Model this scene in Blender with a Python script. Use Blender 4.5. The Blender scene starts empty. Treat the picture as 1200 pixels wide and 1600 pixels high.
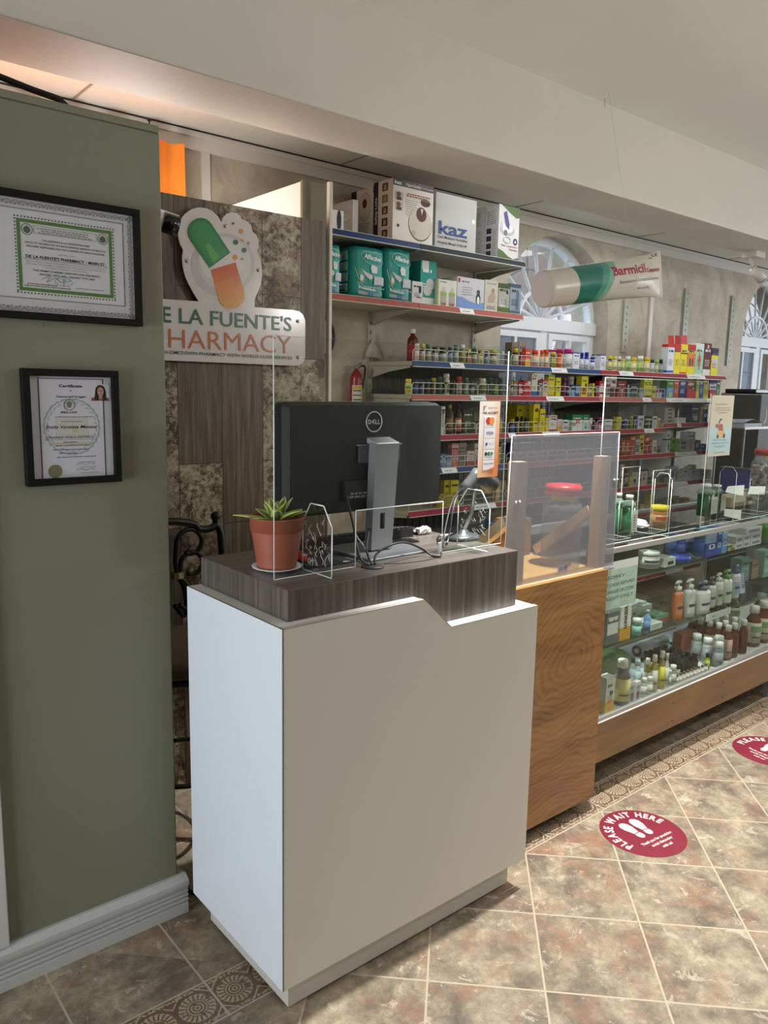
import bpy, math, random
from mathutils import Matrix, Vector
random.seed(7)
sc = bpy.context.scene
col = sc.collection
R = math.radians

# ------------------------------------------------------------------ camera, world, lights, exposure
YAW, PITCH, ROLL, FPX = 0.8783, 0.1564, 0.0193, 1218.2
CAM = Vector((0, 0, 1.52))
_f = Vector((math.cos(YAW)*math.cos(PITCH), math.sin(YAW)*math.cos(PITCH), -math.sin(PITCH)))
_r0 = Vector((math.sin(YAW), -math.cos(YAW), 0)); _u0 = _r0.cross(_f)
_r = _r0*math.cos(ROLL) + _u0*math.sin(ROLL); _u = -_r0*math.sin(ROLL) + _u0*math.cos(ROLL)
cd = bpy.data.cameras.new('camera'); cam = bpy.data.objects.new('camera', cd); col.objects.link(cam)
cd.sensor_fit = 'VERTICAL'; cd.sensor_height = 32; cd.lens = FPX/1600*32; cd.clip_start = .02; cd.clip_end = 100
cam.matrix_world = Matrix(((_r.x, _u.x, -_f.x, CAM.x), (_r.y, _u.y, -_f.y, CAM.y), (_r.z, _u.z, -_f.z, CAM.z), (0, 0, 0, 1)))
sc.camera = cam
def P(px, py, ax, val):
    """world point seen at pixel (px,py) on the plane axis=val (0 x, 1 y, 2 z)"""
    d = _f + _r*((px-600)/FPX) - _u*((py-800)/FPX)
    return CAM + d*((val-CAM[ax])/d[ax])
def X(px, y, py=650): return P(px, py, 1, y).x
def Z(px, py, y): return P(px, py, 1, y).z

sc.view_settings.view_transform = 'Standard'; sc.view_settings.look = 'None'
sc.view_settings.exposure = 0.0; sc.view_settings.gamma = 1
sc.cycles.transparent_max_bounces = 32
sc.cycles.max_bounces = 8
w = bpy.data.worlds.new('sky'); sc.world = w; w.use_nodes = True
w.node_tree.nodes['Background'].inputs[0].default_value = (.95, .96, 1, 1)
w.node_tree.nodes['Background'].inputs[1].default_value = .95

def lamp(name, kind, loc, power, color=(1, 1, 1), target=None, **kw):
    d = bpy.data.lights.new(name, kind); o = bpy.data.objects.new(name, d); col.objects.link(o)
    o.location = loc; d.energy = power; d.color = color
    for k, v in kw.items(): setattr(d, k, v)
    if target is not None:
        o.rotation_euler = (Vector(target)-Vector(loc)).to_track_quat('-Z', 'Y').to_euler()
    return o
WARM = (1.0, .93, .82); COOL = (.86, .93, 1.0); NEU = (1, .985, .955)
lamp('downlight_counter', 'SPOT', (2.2, 1.44, 2.70), 470, NEU, (2.2, 1.43, 0), spot_size=R(70), spot_blend=.55, shadow_soft_size=.025)
lamp('downlight_aisle', 'SPOT', (3.9, .35, 2.70), 130, NEU, (3.9, .5, 0), spot_size=R(115), spot_blend=.9, shadow_soft_size=.04)
lamp('ceiling_fill', 'POINT', (3.4, -.1, 2.15), 46, NEU, None, shadow_soft_size=.10)  # added point fills, no fixtures seen, to brighten beam face and ceiling
lamp('ceiling_fill', 'POINT', (6.4, -.1, 2.15), 42, NEU, None, shadow_soft_size=.10)
lamp('ceiling_fill', 'POINT', (.9, -1.4, 2.15), 10, NEU, None, shadow_soft_size=.10)
lamp('daylight_left', 'AREA', (-2.15, 1.0, 1.05), 34, COOL, (3, 1.4, 1.05), shape='RECTANGLE', size=1.5, size_y=1.3, spread=R(120))
lamp('back_aisle_panel', 'AREA', (4.2, 2.85, 2.68), 13, NEU, None, shape='RECTANGLE', size=2.4, size_y=.5)
lamp('daylight_right', 'AREA', (9.2, 1.2, 1.6), 80, COOL, (4, 1.8, 1.0), shape='RECTANGLE', size=2.2, size_y=2.0)
lamp('curtain_glow', 'SPOT', (.0, 3.0, 1.5), 120, (1, .46, .24), (.35, 2.85, 2.7), spot_size=R(100), spot_blend=1, shadow_soft_size=.35)
lamp('staff_area_light', 'POINT', (1.25, 3.1, 1.95), 22, NEU, None, shadow_soft_size=.2)
lamp('window_daylight', 'AREA', (4.6, 4.4, 2.3), 10, COOL, (4.6, 2.5, 1.9), shape='RECTANGLE', size=1.1, size_y=1.0)

# ------------------------------------------------------------------ materials
def lin(h):
    if isinstance(h, str):
        h = [int(h[i:i+2], 16)/255 for i in (0, 2, 4)]
        return tuple(c/12.92 if c <= .04045 else ((c+.055)/1.055)**2.4 for c in h)+(1,)
    return h
class N:
    def __init__(s, name):
        s.m = bpy.data.materials.new(name); s.m.use_nodes = True; s.t = s.m.node_tree; s.n = s.t.nodes; s.l = s.t.links
        s.b = s.n['Principled BSDF']; s.out = s.n['Material Output']
    def add(s, t, **kw):
        n = s.n.new(t)
        for k, v in kw.items(): setattr(n, k, v)
        return n
    def set(s, sock, v):
        if isinstance(v, bpy.types.NodeSocket): s.l.new(v, sock)
        else: sock.default_value = v
    def math(s, op, a, b=0, c=None):
        n = s.add('ShaderNodeMath', operation=op); s.set(n.inputs[0], a); s.set(n.inputs[1], b)
        if c is not None: s.set(n.inputs[2], c)
        return n.outputs[0]
    def mix(s, fac, a, b, mode='MIX'):
        n = s.add('ShaderNodeMix', data_type='RGBA', blend_type=mode); s.set(n.inputs[0], fac)
        s.set(n.inputs[6], lin(a)); s.set(n.inputs[7], lin(b)); return n.outputs[2]
    def pos(s):
        g = s.add('ShaderNodeNewGeometry'); return g.outputs['Position']
    def xyz(s, v):
        n = s.add('ShaderNodeSeparateXYZ'); s.l.new(v, n.inputs[0]); return n.outputs
    def vec(s, x, y, z=0):
        n = s.add('ShaderNodeCombineXYZ'); s.set(n.inputs[0], x); s.set(n.inputs[1], y); s.set(n.inputs[2], z); return n.outputs[0]
    def noise(s, v, scale, detail=4, rough=.5, dist=0):
        n = s.add('ShaderNodeTexNoise'); s.l.new(v, n.inputs['Vector']); n.inputs['Scale'].default_value = scale
        n.inputs['Detail'].default_value = detail; n.inputs['Roughness'].default_value = rough; n.inputs['Distortion'].default_value = dist
        return n.outputs[0]
    def ramp(s, f, stops):
        n = s.add('ShaderNodeValToRGB'); s.l.new(f, n.inputs[0]); e = n.color_ramp.elements
        e[0].position, e[0].color = stops[0][0], lin(stops[0][1]); e[1].position, e[1].color = stops[-1][0], lin(stops[-1][1])
        for p, c in stops[1:-1]:
            k = e.new(p); k.color = lin(c)
        return n.outputs[0]
    def bump(s, h, strength=.2, dist=.01):
        n = s.add('ShaderNodeBump'); n.inputs['Strength'].default_value = strength; n.inputs['Distance'].default_value = dist
        s.l.new(h, n.inputs['Height']); s.l.new(n.outputs[0], s.b.inputs['Normal'])
def L3(h): return lin(h)
_mc = {}
def M(c, rough=.5, metal=0, spec=.5, noise=0):
    """simple procedural paint / plastic / card in one colour"""
    k = (c, rough, metal, spec, noise)
    if k in _mc: return _mc[k]
    n = N('mat_%s_%d' % (c, len(_mc))); n.b.inputs['Base Color'].default_value = lin(c); n.b.inputs['Roughness'].default_value = rough
    n.b.inputs['Metallic'].default_value = metal; n.b.inputs['Specular IOR Level'].default_value = spec
    if noise:
        c0 = lin(c); f = n.noise(n.pos(), 14, 5, .6)
        a = tuple(x*(1-noise) for x in c0[:3])+(1,); b = tuple(min(1, x*(1+noise)) for x in c0[:3])+(1,)
        n.l.new(n.mix(f, a, b), n.b.inputs['Base Color'])
    _mc[k] = n.m; return n.m
def clear(name, tint, refl=.08, haze=0, hazecol='ffffff', hrough=.5, trans=0, rough=.02):
    """thin clear sheet: transparent + a fresnel gloss, optional milky haze"""
    n = N(name); t = n.add('ShaderNodeBsdfTransparent'); t.inputs[0].default_value = lin(tint)
    g = n.add('ShaderNodeBsdfGlossy'); g.inputs['Roughness'].default_value = rough
    lw = n.add('ShaderNodeLayerWeight'); lw.inputs[0].default_value = .25
    f = n.math('MULTIPLY_ADD', lw.outputs['Fresnel'], .17, refl*.10)
    base = t.outputs[0]
    if haze:
        n.b.inputs['Base Color'].default_value = lin(hazecol); n.b.inputs['Roughness'].default_value = hrough
        mh = n.add('ShaderNodeMixShader'); mh.inputs[0].default_value = haze
        n.l.new(base, mh.inputs[1]); n.l.new(n.b.outputs[0], mh.inputs[2]); base = mh.outputs[0]
        n.haze = mh
    mx = n.add('ShaderNodeMixShader'); n.l.new(f, mx.inputs[0]); n.l.new(base, mx.inputs[1]); n.l.new(g.outputs[0], mx.inputs[2])
    n.l.new(mx.outputs[0], n.out.inputs[0]); return n.m
ACRYL = clear('clear_acrylic', 'f9fbfa', .06)
GLASS = clear('case_glass', 'f4f8f6', .08)
SHELFGLASS = clear('shelf_glass', 'e4eeea', .08)
WINGLASS = clear('window_glass', 'f4f8fa', .05)
PET = clear('clear_plastic', 'f0f2f2', .2, .10, 'e8ecec', .2)
EDGE = M('f4f7f5', .25); EDGEG = M('dfeee6', .25)
AMBER = clear('amber_glass', '8a3c10', .3, .62, '7a3210', .12)
OIL = clear('oil_in_glass', 'd8c878', .2, .45, 'b8aa60', .15)
GREENLIQ = clear('green_liquid', '1f6b45', .2, .75, '1e6a42', .2)
LAVLIQ = clear('pale_lavender_liquid', 'c8c4d4', .2, .35, '9c98ac', .2)
WHITE = M('e9e9e6', .45); BLACK = M('121214', .4); INK = M('2c2c30', .7)

# ------------------------------------------------------------------ mesh builder
_txt = {}
def glyphs(s, bold=0, italic=0):
    k = (s, bold, italic)
    if k not in _txt:
        c = bpy.data.curves.new('t', 'FONT'); c.body = s; c.size = 1; c.resolution_u = 3; c.offset = bold; c.shear = italic
        o = bpy.data.objects.new('t', c); col.objects.link(o)
        me = bpy.data.meshes.new_from_object(o)
        V = [tuple(v.co[:2]) for v in me.vertices]; F = [tuple(p.vertices) for p in me.polygons]
        bpy.data.objects.remove(o); bpy.data.curves.remove(c); bpy.data.meshes.remove(me)
        if not V: V = [(0, 0), (.1, 0), (0, .1)]
        x0 = min(v[0] for v in V); x1 = max(v[0] for v in V); y0 = min(v[1] for v in V); y1 = max(v[1] for v in V)
        _txt[k] = (V, F, x0, x1, y0, y1)
    return _txt[k]
class MB:
    def __init__(s): s.v = []; s.f = []; s.m = []; s.mats = []; s.sm = []
    def mi(s, m):
        if m not in s.mats: s.mats.append(m)
        return s.mats.index(m)
    def face(s, vs, m, smooth=False): s.f.append(tuple(vs)); s.m.append(s.mi(m)); s.sm.append(smooth)
    def add(s, pts, faces, m, smooth=False):
        b = len(s.v); s.v += [tuple(p) for p in pts]
        for f in faces: s.face([b+i for i in f], m, smooth)
        return s
    def box(s, x0, x1, y0, y1, z0, z1, m):
        if x0 > x1: x0, x1 = x1, x0
        if y0 > y1: y0, y1 = y1, y0
        if z0 > z1: z0, z1 = z1, z0
        return s.add([(x0, y0, z0), (x1, y0, z0), (x1, y1, z0), (x0, y1, z0), (x0, y0, z1), (x1, y0, z1), (x1, y1, z1), (x0, y1, z1)],
              [(3, 2, 1, 0), (4, 5, 6, 7), (0, 1, 5, 4), (1, 2, 6, 5), (2, 3, 7, 6), (3, 0, 4, 7)], m)
    def obox(s, o, ux, uy, uz, m):
        """box from corner o with edge vectors"""
        o, ux, uy, uz = map(Vector, (o, ux, uy, uz)); p = [o, o+ux, o+ux+uy, o+uy]; p += [q+uz for q in p]
        return s.add(p, [(3, 2, 1, 0), (4, 5, 6, 7), (0, 1, 5, 4), (1, 2, 6, 5), (2, 3, 7, 6), (3, 0, 4, 7)], m)
    def quad(s, a, b, c, d, m): return s.add([a, b, c, d], [(0, 1, 2, 3)], m)
    def prism(s, poly, a0, a1, m, axis='y', smooth=False):
        """poly in the plane across axis; y: (x,z)  z: (x,y)  x: (y,z)"""
        f = {'y': lambda p, a: (p[0], a, p[1]), 'z': lambda p, a: (p[0], p[1], a), 'x': lambda p, a: (a, p[0], p[1])}[axis]
        n = len(poly); pts = [f(p, a0) for p in poly]+[f(p, a1) for p in poly]
        s.add(pts, [tuple(range(n)), tuple(range(2*n-1, n-1, -1))], m)
        b = len(s.v)-2*n
        for i in range(n): s.face([b+i, b+n+i, b+n+(i+1) % n, b+(i+1) % n], m, smooth)
        return s
    def lathe(s, prof, c=(0, 0, 0), m=None, seg=20, a0=0, a1=2*math.pi, sx=1, sy=1, rot=0):
        full = a1-a0 > 6.28; k = seg if full else seg+1; b = len(s.v)
        for r, z in prof:
            for i in range(k):
                a = a0+(a1-a0)*i/seg; x, y = r*sx*math.cos(a), r*sy*math.sin(a)
                if rot: x, y = x*math.cos(rot)-y*math.sin(rot), x*math.sin(rot)+y*math.cos(rot)
                s.v.append((c[0]+x, c[1]+y, c[2]+z))
        for j in range(len(prof)-1):
            for i in range(seg):
                i2 = (i+1) % k
                s.face([b+j*k+i, b+j*k+i2, b+(j+1)*k+i2, b+(j+1)*k+i], m, True)
        if full:
            if prof[0][0] > 1e-5: s.face([b+i for i in range(k-1, -1, -1)], m)
            if prof[-1][0] > 1e-5: s.face([b+(len(prof)-1)*k+i for i in range(k)], m)
        return s
    def tube(s, pts, r, m, seg=8, closed=False):
        pts = [Vector(p) for p in pts]; n = len(pts); b = len(s.v); up = None
        for i, p in enumerate(pts):
            if closed: t = pts[(i+1) % n]-pts[i-1]
            else: t = pts[min(i+1, n-1)]-pts[max(i-1, 0)]
            t.normalize()
            if up is None: up = Vector((0, 0, 1)) if abs(t.z) < .9 else Vector((1, 0, 0))
            a = t.cross(up)
            if a.length < 1e-4: a = t.cross(Vector((0, 1, 0)))
            a.normalize(); c = a.cross(t).normalized(); up = c
            rr = r[i] if isinstance(r, (list, tuple)) else r
            for k in range(seg):
                q = 2*math.pi*k/seg; s.v.append(tuple(p+a*rr*math.cos(q)+c*rr*math.sin(q)))
        for i in range(n if closed else n-1):
            j = (i+1) % n
            for k in range(seg):
                s.face([b+i*seg+k, b+i*seg+(k+1) % seg, b+j*seg+(k+1) % seg, b+j*seg+k], m, True)
        if not closed:
            s.face([b+k for k in range(seg-1, -1, -1)], m); s.face([b+(n-1)*seg+k for k in range(seg)], m)
        return s
    def sphere(s, c, r, m, seg=12, sx=1, sy=1, sz=1):
        prof = [(max(0, r*math.sin(math.pi*i/8)), -r*sz*math.cos(math.pi*i/8)) for i in range(9)]
        return s.lathe(prof, c, m, seg, sx=sx, sy=sy)
    def text(s, t, o, ux, uy, w, h, m, off=0, bold=.012, align='l', italic=0, thick=0):
        """glyphs fitted in a box of width w (None: natural) and cap height h; o = lower-left corner, ux / uy unit vectors"""
        V, F, x0, x1, y0, y1 = glyphs(t, bold, italic); o, ux, uy = Vector(o), Vector(ux), Vector(uy)
        sy = h/.73; sx = sy if w is None else w/max(x1-x0, 1e-4)
        if align == 'c': o = o-ux*((x1-x0)*sx/2)
        if align == 'r': o = o-ux*((x1-x0)*sx)
        nn = ux.cross(uy); o = o+nn*off
        s.add([o+ux*((x-x0)*sx)+uy*(y*sy) for x, y in V], F, m)
        if thick:
            s.add([o-nn*thick+ux*((x-x0)*sx)+uy*(y*sy) for x, y in V], [tuple(reversed(f)) for f in F], m)
        return s
    def scribble(s, o, ux, uy, w, h, rows, m, off=0, fill=.55, seed=0):
        """rows of unreadable small print: short dashes"""
        rg = random.Random(seed); o, ux, uy = Vector(o), Vector(ux), Vector(uy); nn = ux.cross(uy); o = o+nn*off; rh = h/rows
        if rh < 1e-5: return s
        for i in range(rows):
            z = h-(i+1)*rh; x = rg.uniform(0, .1)*w; e = w*rg.uniform(.75, 1)
            while x < e:
                l = rg.uniform(.5, 2.2)*rh; l = min(l, e-x)
                a = o+ux*x+uy*z
                if l > .2*rh: s.quad(a, a+ux*l, a+ux*l+uy*rh*fill, a+uy*rh*fill, m)
                x += l+rh*.45
        return s
    def build(s, name, parent=None, loc=(0, 0, 0), bevel=0, **props):
        me = bpy.data.meshes.new(name); o = Vector(loc)
        me.from_pydata([tuple(Vector(v)-o) for v in s.v], [], s.f)
        for m in s.mats: me.materials.append(m)
        me.polygons.foreach_set('material_index', s.m); me.polygons.foreach_set('use_smooth', s.sm)
        me.update()
        ob = bpy.data.objects.new(name, me); col.objects.link(ob)
        ob.location = o
        if parent is not None:
            ob.parent = parent; ob.matrix_parent_inverse = Matrix.Translation(Vector(parent['_w'])).inverted() if '_w' in parent else Matrix()
            ob['_w'] = tuple(o)
        else: ob['_w'] = tuple(o)
        if bevel:
            b = ob.modifiers.new('bevel', 'BEVEL'); b.width = bevel; b.segments = 2; b.limit_method = 'ANGLE'; b.angle_limit = R(40)
        for k, v in props.items(): ob[k] = v
        return ob
LABELS = {}
def tag(o, label, cat, group=None):
    o['label'] = label; o['category'] = cat
    if group: o['group'] = group
    return o
def thing(name, label, cat, loc, group=None):
    o = bpy.data.objects.new(name, None); col.objects.link(o); o.location = loc; o.empty_display_size = .02
    o['_w'] = tuple(loc); return tag(o, label, cat, group)
def struct(name, mb, bevel=0): return mb.build(name, kind='structure', bevel=bevel)

# ------------------------------------------------------------------ surface materials
def wall_paint(name, c, var=.06, bumps=.05):
    n = N(name); p = n.pos(); f = n.noise(p, 3, 4, .6); c0 = lin(c)
    n.l.new(n.mix(f, tuple(x*(1-var) for x in c0[:3])+(1,), tuple(x*(1+var) for x in c0[:3])+(1,)), n.b.inputs['Base Color'])
    n.b.inputs['Roughness'].default_value = .55; n.bump(n.noise(p, 160, 3), bumps, .002); return n.m
GREENP = wall_paint('sage_green_paint', '7a7a66'); CEILP = wall_paint('cream_ceiling_paint', 'dedbd3')
BEAMP = wall_paint('cream_beam_paint', 'd3cfc5'); OUTP = wall_paint('plain_room_paint', 'b3afa4')
def textured_wall():
    n = N('sponged_beige_wall'); p = n.pos(); f = n.noise(p, 5, 8, .65, .8); g = n.noise(p, 26, 6, .7, .6)
    c = n.ramp(f, [(.33, '978d7e'), (.5, 'b0a798'), (.68, 'c4bdae')]); c = n.mix(n.math('MULTIPLY', g, .5), c, 'c6beae')
    n.l.new(c, n.b.inputs['Base Color']); n.b.inputs['Roughness'].default_value = .7; n.bump(g, .35, .006); return n.m
def cladding():
    n = N('distressed_wood_tile'); x = n.xyz(n.pos()); v = n.vec(x[2], x[0], 0)
    b = n.add('ShaderNodeTexBrick'); n.l.new(v, b.inputs['Vector']); b.offset = .37; b.offset_frequency = 2
    b.inputs['Scale'].default_value = 1; b.inputs['Mortar Size'].default_value = .0016; b.inputs['Mortar Smooth'].default_value = .2
    b.inputs['Brick Width'].default_value = .62; b.inputs['Row Height'].default_value = .172
    b.inputs['Color1'].default_value = (0, 0, 0, 1); b.inputs['Color2'].default_value = (1, 1, 1, 1); b.inputs['Mortar'].default_value = (.5, .5, .5, 1); b.inputs['Bias'].default_value = 0
    grain = n.noise(n.vec(n.math('MULTIPLY', x[0], 60), 0, n.math('MULTIPLY', x[2], 3)), 1, 5, .7, .6)
    wood = n.ramp(grain, [(.3, '3a332b'), (.5, '675c4f'), (.7, '8a7f6e')])
    sp = n.noise(n.pos(), 48, 9, .8, .3); st = n.noise(n.pos(), 6, 4, .6)
    sp = n.math('ADD', n.math('MULTIPLY', sp, .55), n.math('MULTIPLY', n.noise(n.pos(), 8, 6, .7, .4), .45)); dis = n.ramp(sp, [(.42, '2c2119'), (.475, '63543f'), (.505, '8f8672'), (.60, 'b9b2a1')])
    dis = n.mix(n.math('GREATER_THAN', st, .56), dis, n.mix(.5, dis, '50301f'))
    tile = n.add('ShaderNodeSeparateColor'); n.l.new(b.outputs['Color'], tile.inputs[0])
    f = n.math('GREATER_THAN', tile.outputs[0], .46)
    c = n.mix(f, wood, dis); tint = n.math('MULTIPLY_ADD', tile.outputs[0], .5, .75)
    c = n.mix(1, c, n.vec(tint, tint, tint), 'MULTIPLY')
    c = n.mix(b.outputs['Fac'], c, '2a231d')
    n.l.new(c, n.b.inputs['Base Color']); n.b.inputs['Roughness'].default_value = .45; n.bump(sp, .2, .003); return n.m
def floor_mat():
    n = N('stone_tile_floor'); p = n.pos(); x = n.xyz(p); X_, Y_ = x[0], x[1]
    def grid(u, v, per, u0, v0, g):
        out = None
        for q, q0 in ((u, u0), (v, v0)):
            t = n.math('FRACT', n.math('DIVIDE', n.math('SUBTRACT', q, q0-per*50), per))
            d = n.math('MULTIPLY', n.math('SUBTRACT', .5, n.math('ABSOLUTE', n.math('SUBTRACT', t, .5))), per)
            out = d if out is None else n.math('MINIMUM', out, d)
        return n.math('LESS_THAN', out, g)
    s2 = math.sqrt(.5)
    u = n.math('MULTIPLY', n.math('ADD', X_, Y_), s2); v = n.math('MULTIPLY', n.math('SUBTRACT', X_, Y_), s2)
    dg = grid(u, v, .3025, .0059, .2700, .0028)
    ag = grid(X_, Y_, .31, .808, 1.660+.31, .0028)
    bt = grid(X_, Y_, .31, .808, 1.660-.31*7, .0026)
    # cell ids for tile-to-tile tone
    def cell(q, q0, per): return n.math('FLOOR', n.math('DIVIDE', n.math('SUBTRACT', q, q0-per*50), per))
    wn = n.add('ShaderNodeTexWhiteNoise', noise_dimensions='2D')
    n.l.new(n.vec(cell(u, .0059, .3025), cell(v, .27, .3025)), wn.inputs['Vector'])
    off = n.add('ShaderNodeVectorMath', operation='ADD'); n.l.new(p, off.inputs[0])
    sc_ = n.add('ShaderNodeVectorMath', operation='SCALE'); n.l.new(wn.outputs['Color'], sc_.inputs[0]); sc_.inputs['Scale'].default_value = 6
    n.l.new(sc_.outputs[0], off.inputs[1]); q = off.outputs[0]
    a = n.noise(q, 7, 10, .74, .2); b = n.noise(q, 34, 9, .8, .4); r = n.noise(q, 6, 8, .72, .3); vein = n.noise(q, 16, 9, .72, 1.0)
    c = n.ramp(a, [(.30, '4c443b'), (.42, '6f6558'), (.50, '90836e'), (.60, 'a99c84'), (.74, 'bcb098')])
    c = n.mix(n.ramp(r, [(.51, (0, 0, 0, 1)), (.68, (.75, .75, .75, 1))]), c, '95644c')
    c = n.mix(n.ramp(b, [(.42, (0, 0, 0, 1)), (.62, (.6, .6, .6, 1))]), c, '6f6558')
    vv = n.math('GREATER_THAN', vein, .60)
    c = n.mix(n.math('MULTIPLY', vv, .32), c, 'd8cfba')
    # border band with rosettes
    inb = n.math('MULTIPLY', n.math('GREATER_THAN', Y_, 1.530), n.math('LESS_THAN', Y_, 1.664))
    back = n.math('GREATER_THAN', Y_, 1.664)
    per = .31/3
    lx = n.math('MULTIPLY', n.math('SUBTRACT', n.math('FRACT', n.math('DIVIDE', n.math('SUBTRACT', X_, .808-per*60), per)), .5), per)
    ly = n.math('SUBTRACT', Y_, 1.597)
    rr = n.math('SQRT', n.math('ADD', n.math('MULTIPLY', lx, lx), n.math('MULTIPLY', ly, ly)))
    th = n.math('ARCTAN2', ly, lx)
    def band(r0, r1): return n.math('MULTIPLY', n.math('GREATER_THAN', rr, r0), n.math('LESS_THAN', rr, r1))
    rings = n.math('MAXIMUM', n.math('MAXIMUM', band(.004, .008), band(.0125, .0165)), n.math('MAXIMUM', band(.021, .0245), 0))
    sp = n.math('FRACT', n.math('MULTIPLY', n.math('DIVIDE', th, 2*math.pi), 20))
    spk = n.math('MULTIPLY', n.math('GREATER_THAN', n.math('ABSOLUTE', n.math('SUBTRACT', sp, .5)), .20), band(.027, .045))
    spk = n.math('MAXIMUM', spk, n.math('MULTIPLY', n.math('GREATER_THAN', sp, .5), band(.042, .046)))
    zig = n.math('MULTIPLY', n.math('GREATER_THAN', n.math('ABSOLUTE', ly), .052), n.math('LESS_THAN', n.math('ABSOLUTE', ly), .061))
    zz = n.noise(p, 130, 3, .6); zig = n.math('MULTIPLY', zig, n.math('GREATER_THAN', zz, .47))
    cor = n.math('GREATER_THAN', n.math('ADD', n.math('ABSOLUTE', lx), n.math('ABSOLUTE', ly)), .078)
    cor = n.math('MULTIPLY', cor, n.math('LESS_THAN', n.math('ADD', n.math('ABSOLUTE', lx), n.math('ABSOLUTE', ly)), .084))
    pat = n.math('MAXIMUM', n.math('MAXIMUM', rings, spk), n.math('MAXIMUM', zig, cor))
    wear = n.noise(p, 40, 4, .6); pat = n.math('MULTIPLY', pat, n.math('GREATER_THAN', wear, .40))
    bc = n.mix(b, '5a4236', '7a6654'); bc = n.mix(n.math('MULTIPLY', pat, .8), bc, 'b3a489')
    c = n.mix(inb, c, bc)
    g = n.math('MULTIPLY', dg, n.math('LESS_THAN', Y_, 1.530)); g = n.math('MAXIMUM', g, n.math('MULTIPLY', ag, back))
    lines = n.math('MAXIMUM', n.math('LESS_THAN', n.math('ABSOLUTE', n.math('SUBTRACT', Y_, 1.530)), .0028), n.math('LESS_THAN', n.math('ABSOLUTE', n.math('SUBTRACT', Y_, 1.664)), .0028))
    bx = n.math('FRACT', n.math('DIVIDE', n.math('SUBTRACT', X_, .808-.31*20), .31))
    bj = n.math('MULTIPLY', n.math('LESS_THAN', n.math('SUBTRACT', .5, n.math('ABSOLUTE', n.math('SUBTRACT', bx, .5))), .0095), inb)
    g = n.math('MAXIMUM', g, n.math('MAXIMUM', lines, bj))
    c = n.mix(g, c, 'b0a48e')
    n.l.new(c, n.b.inputs['Base Color']); n.b.inputs['Roughness'].default_value = .33; n.b.inputs['Specular IOR Level'].default_value = .45
    h = n.math('SUBTRACT', n.math('MULTIPLY', vein, .6), g); n.bump(h, .35, .004); return n.m
def wood(name, cols, axis=2, freq=22, rough=.4, rings=False, stretch=.06):
    n = N(name); x = n.xyz(n.pos()); k = [1, 1, 1]; k[axis] = stretch
    v = n.vec(n.math('MULTIPLY', x[0], k[0]), n.math('MULTIPLY', x[1], k[1]), n.math('MULTIPLY', x[2], k[2]))
    f = n.noise(v, freq, 7, .65, .5)
    if rings:
        # cathedral grain: distance from a slanted heart line, warped
        wv = n.noise(n.pos(), 2.2, 3, .5)
        dx = n.math('MULTIPLY', n.math('SUBTRACT', x[0], 2.16), 1.0); dz = n.math('MULTIPLY', n.math('SUBTRACT', x[2], .60), 2.0)
        d = n.math('SQRT', n.math('ADD', n.math('MULTIPLY', dx, dx), n.math('MULTIPLY', dz, dz)))
        d = n.math('ADD', d, n.math('ADD', n.math('MULTIPLY', wv, .50), n.math('MULTIPLY', n.noise(n.pos(), 9, 4, .6), .05)))
        s_ = n.math('SINE', n.math('MULTIPLY', d, 80)); f = n.math('ADD', n.math('MULTIPLY', f, .72), n.math('MULTIPLY', n.math('POWER', n.math('ABSOLUTE', s_), 5), -.10))
        f = n.math('ADD', f, .17)
    c = n.ramp(f, cols); n.l.new(c, n.b.inputs['Base Color']); n.b.inputs['Roughness'].default_value = rough; n.bump(f, .08, .002); return n.m
GREYWOOD = wood('grey_brown_laminate', [(.30, '3d3733'), (.5, '57504a'), (.68, '6f6861')], 2, 60, .38, stretch=.03)
GREYTOP = wood('grey_brown_laminate_top', [(.30, '4a4540'), (.5, '5f5852'), (.68, '756e67')], 0, 46, .34, stretch=.05)
PANEL = wood('varnished_cathedral_wood', [(.30, '5f3e20'), (.44, '7d5730'), (.56, '8e673c'), (.74, '9f784a')], 0, 26, .34, True, .10)
BASEWOOD = wood('honey_brown_wood', [(.3, '664a2b'), (.5, '7c5c36'), (.7, '8c6b42')], 0, 9, .4, stretch=.2)
PINE = wood('raw_pine', [(.3, 'bda37c'), (.5, 'd4bd96'), (.7, 'e0ccaa')], 2, 26, .6)
WHITELAM = M('e9e8e5', .32); SHELFP = M('aaa898', .45); UPR = M('a3a194', .45)
CLAD = cladding(); TWALL = textured_wall(); FLOORM = floor_mat()
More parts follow.
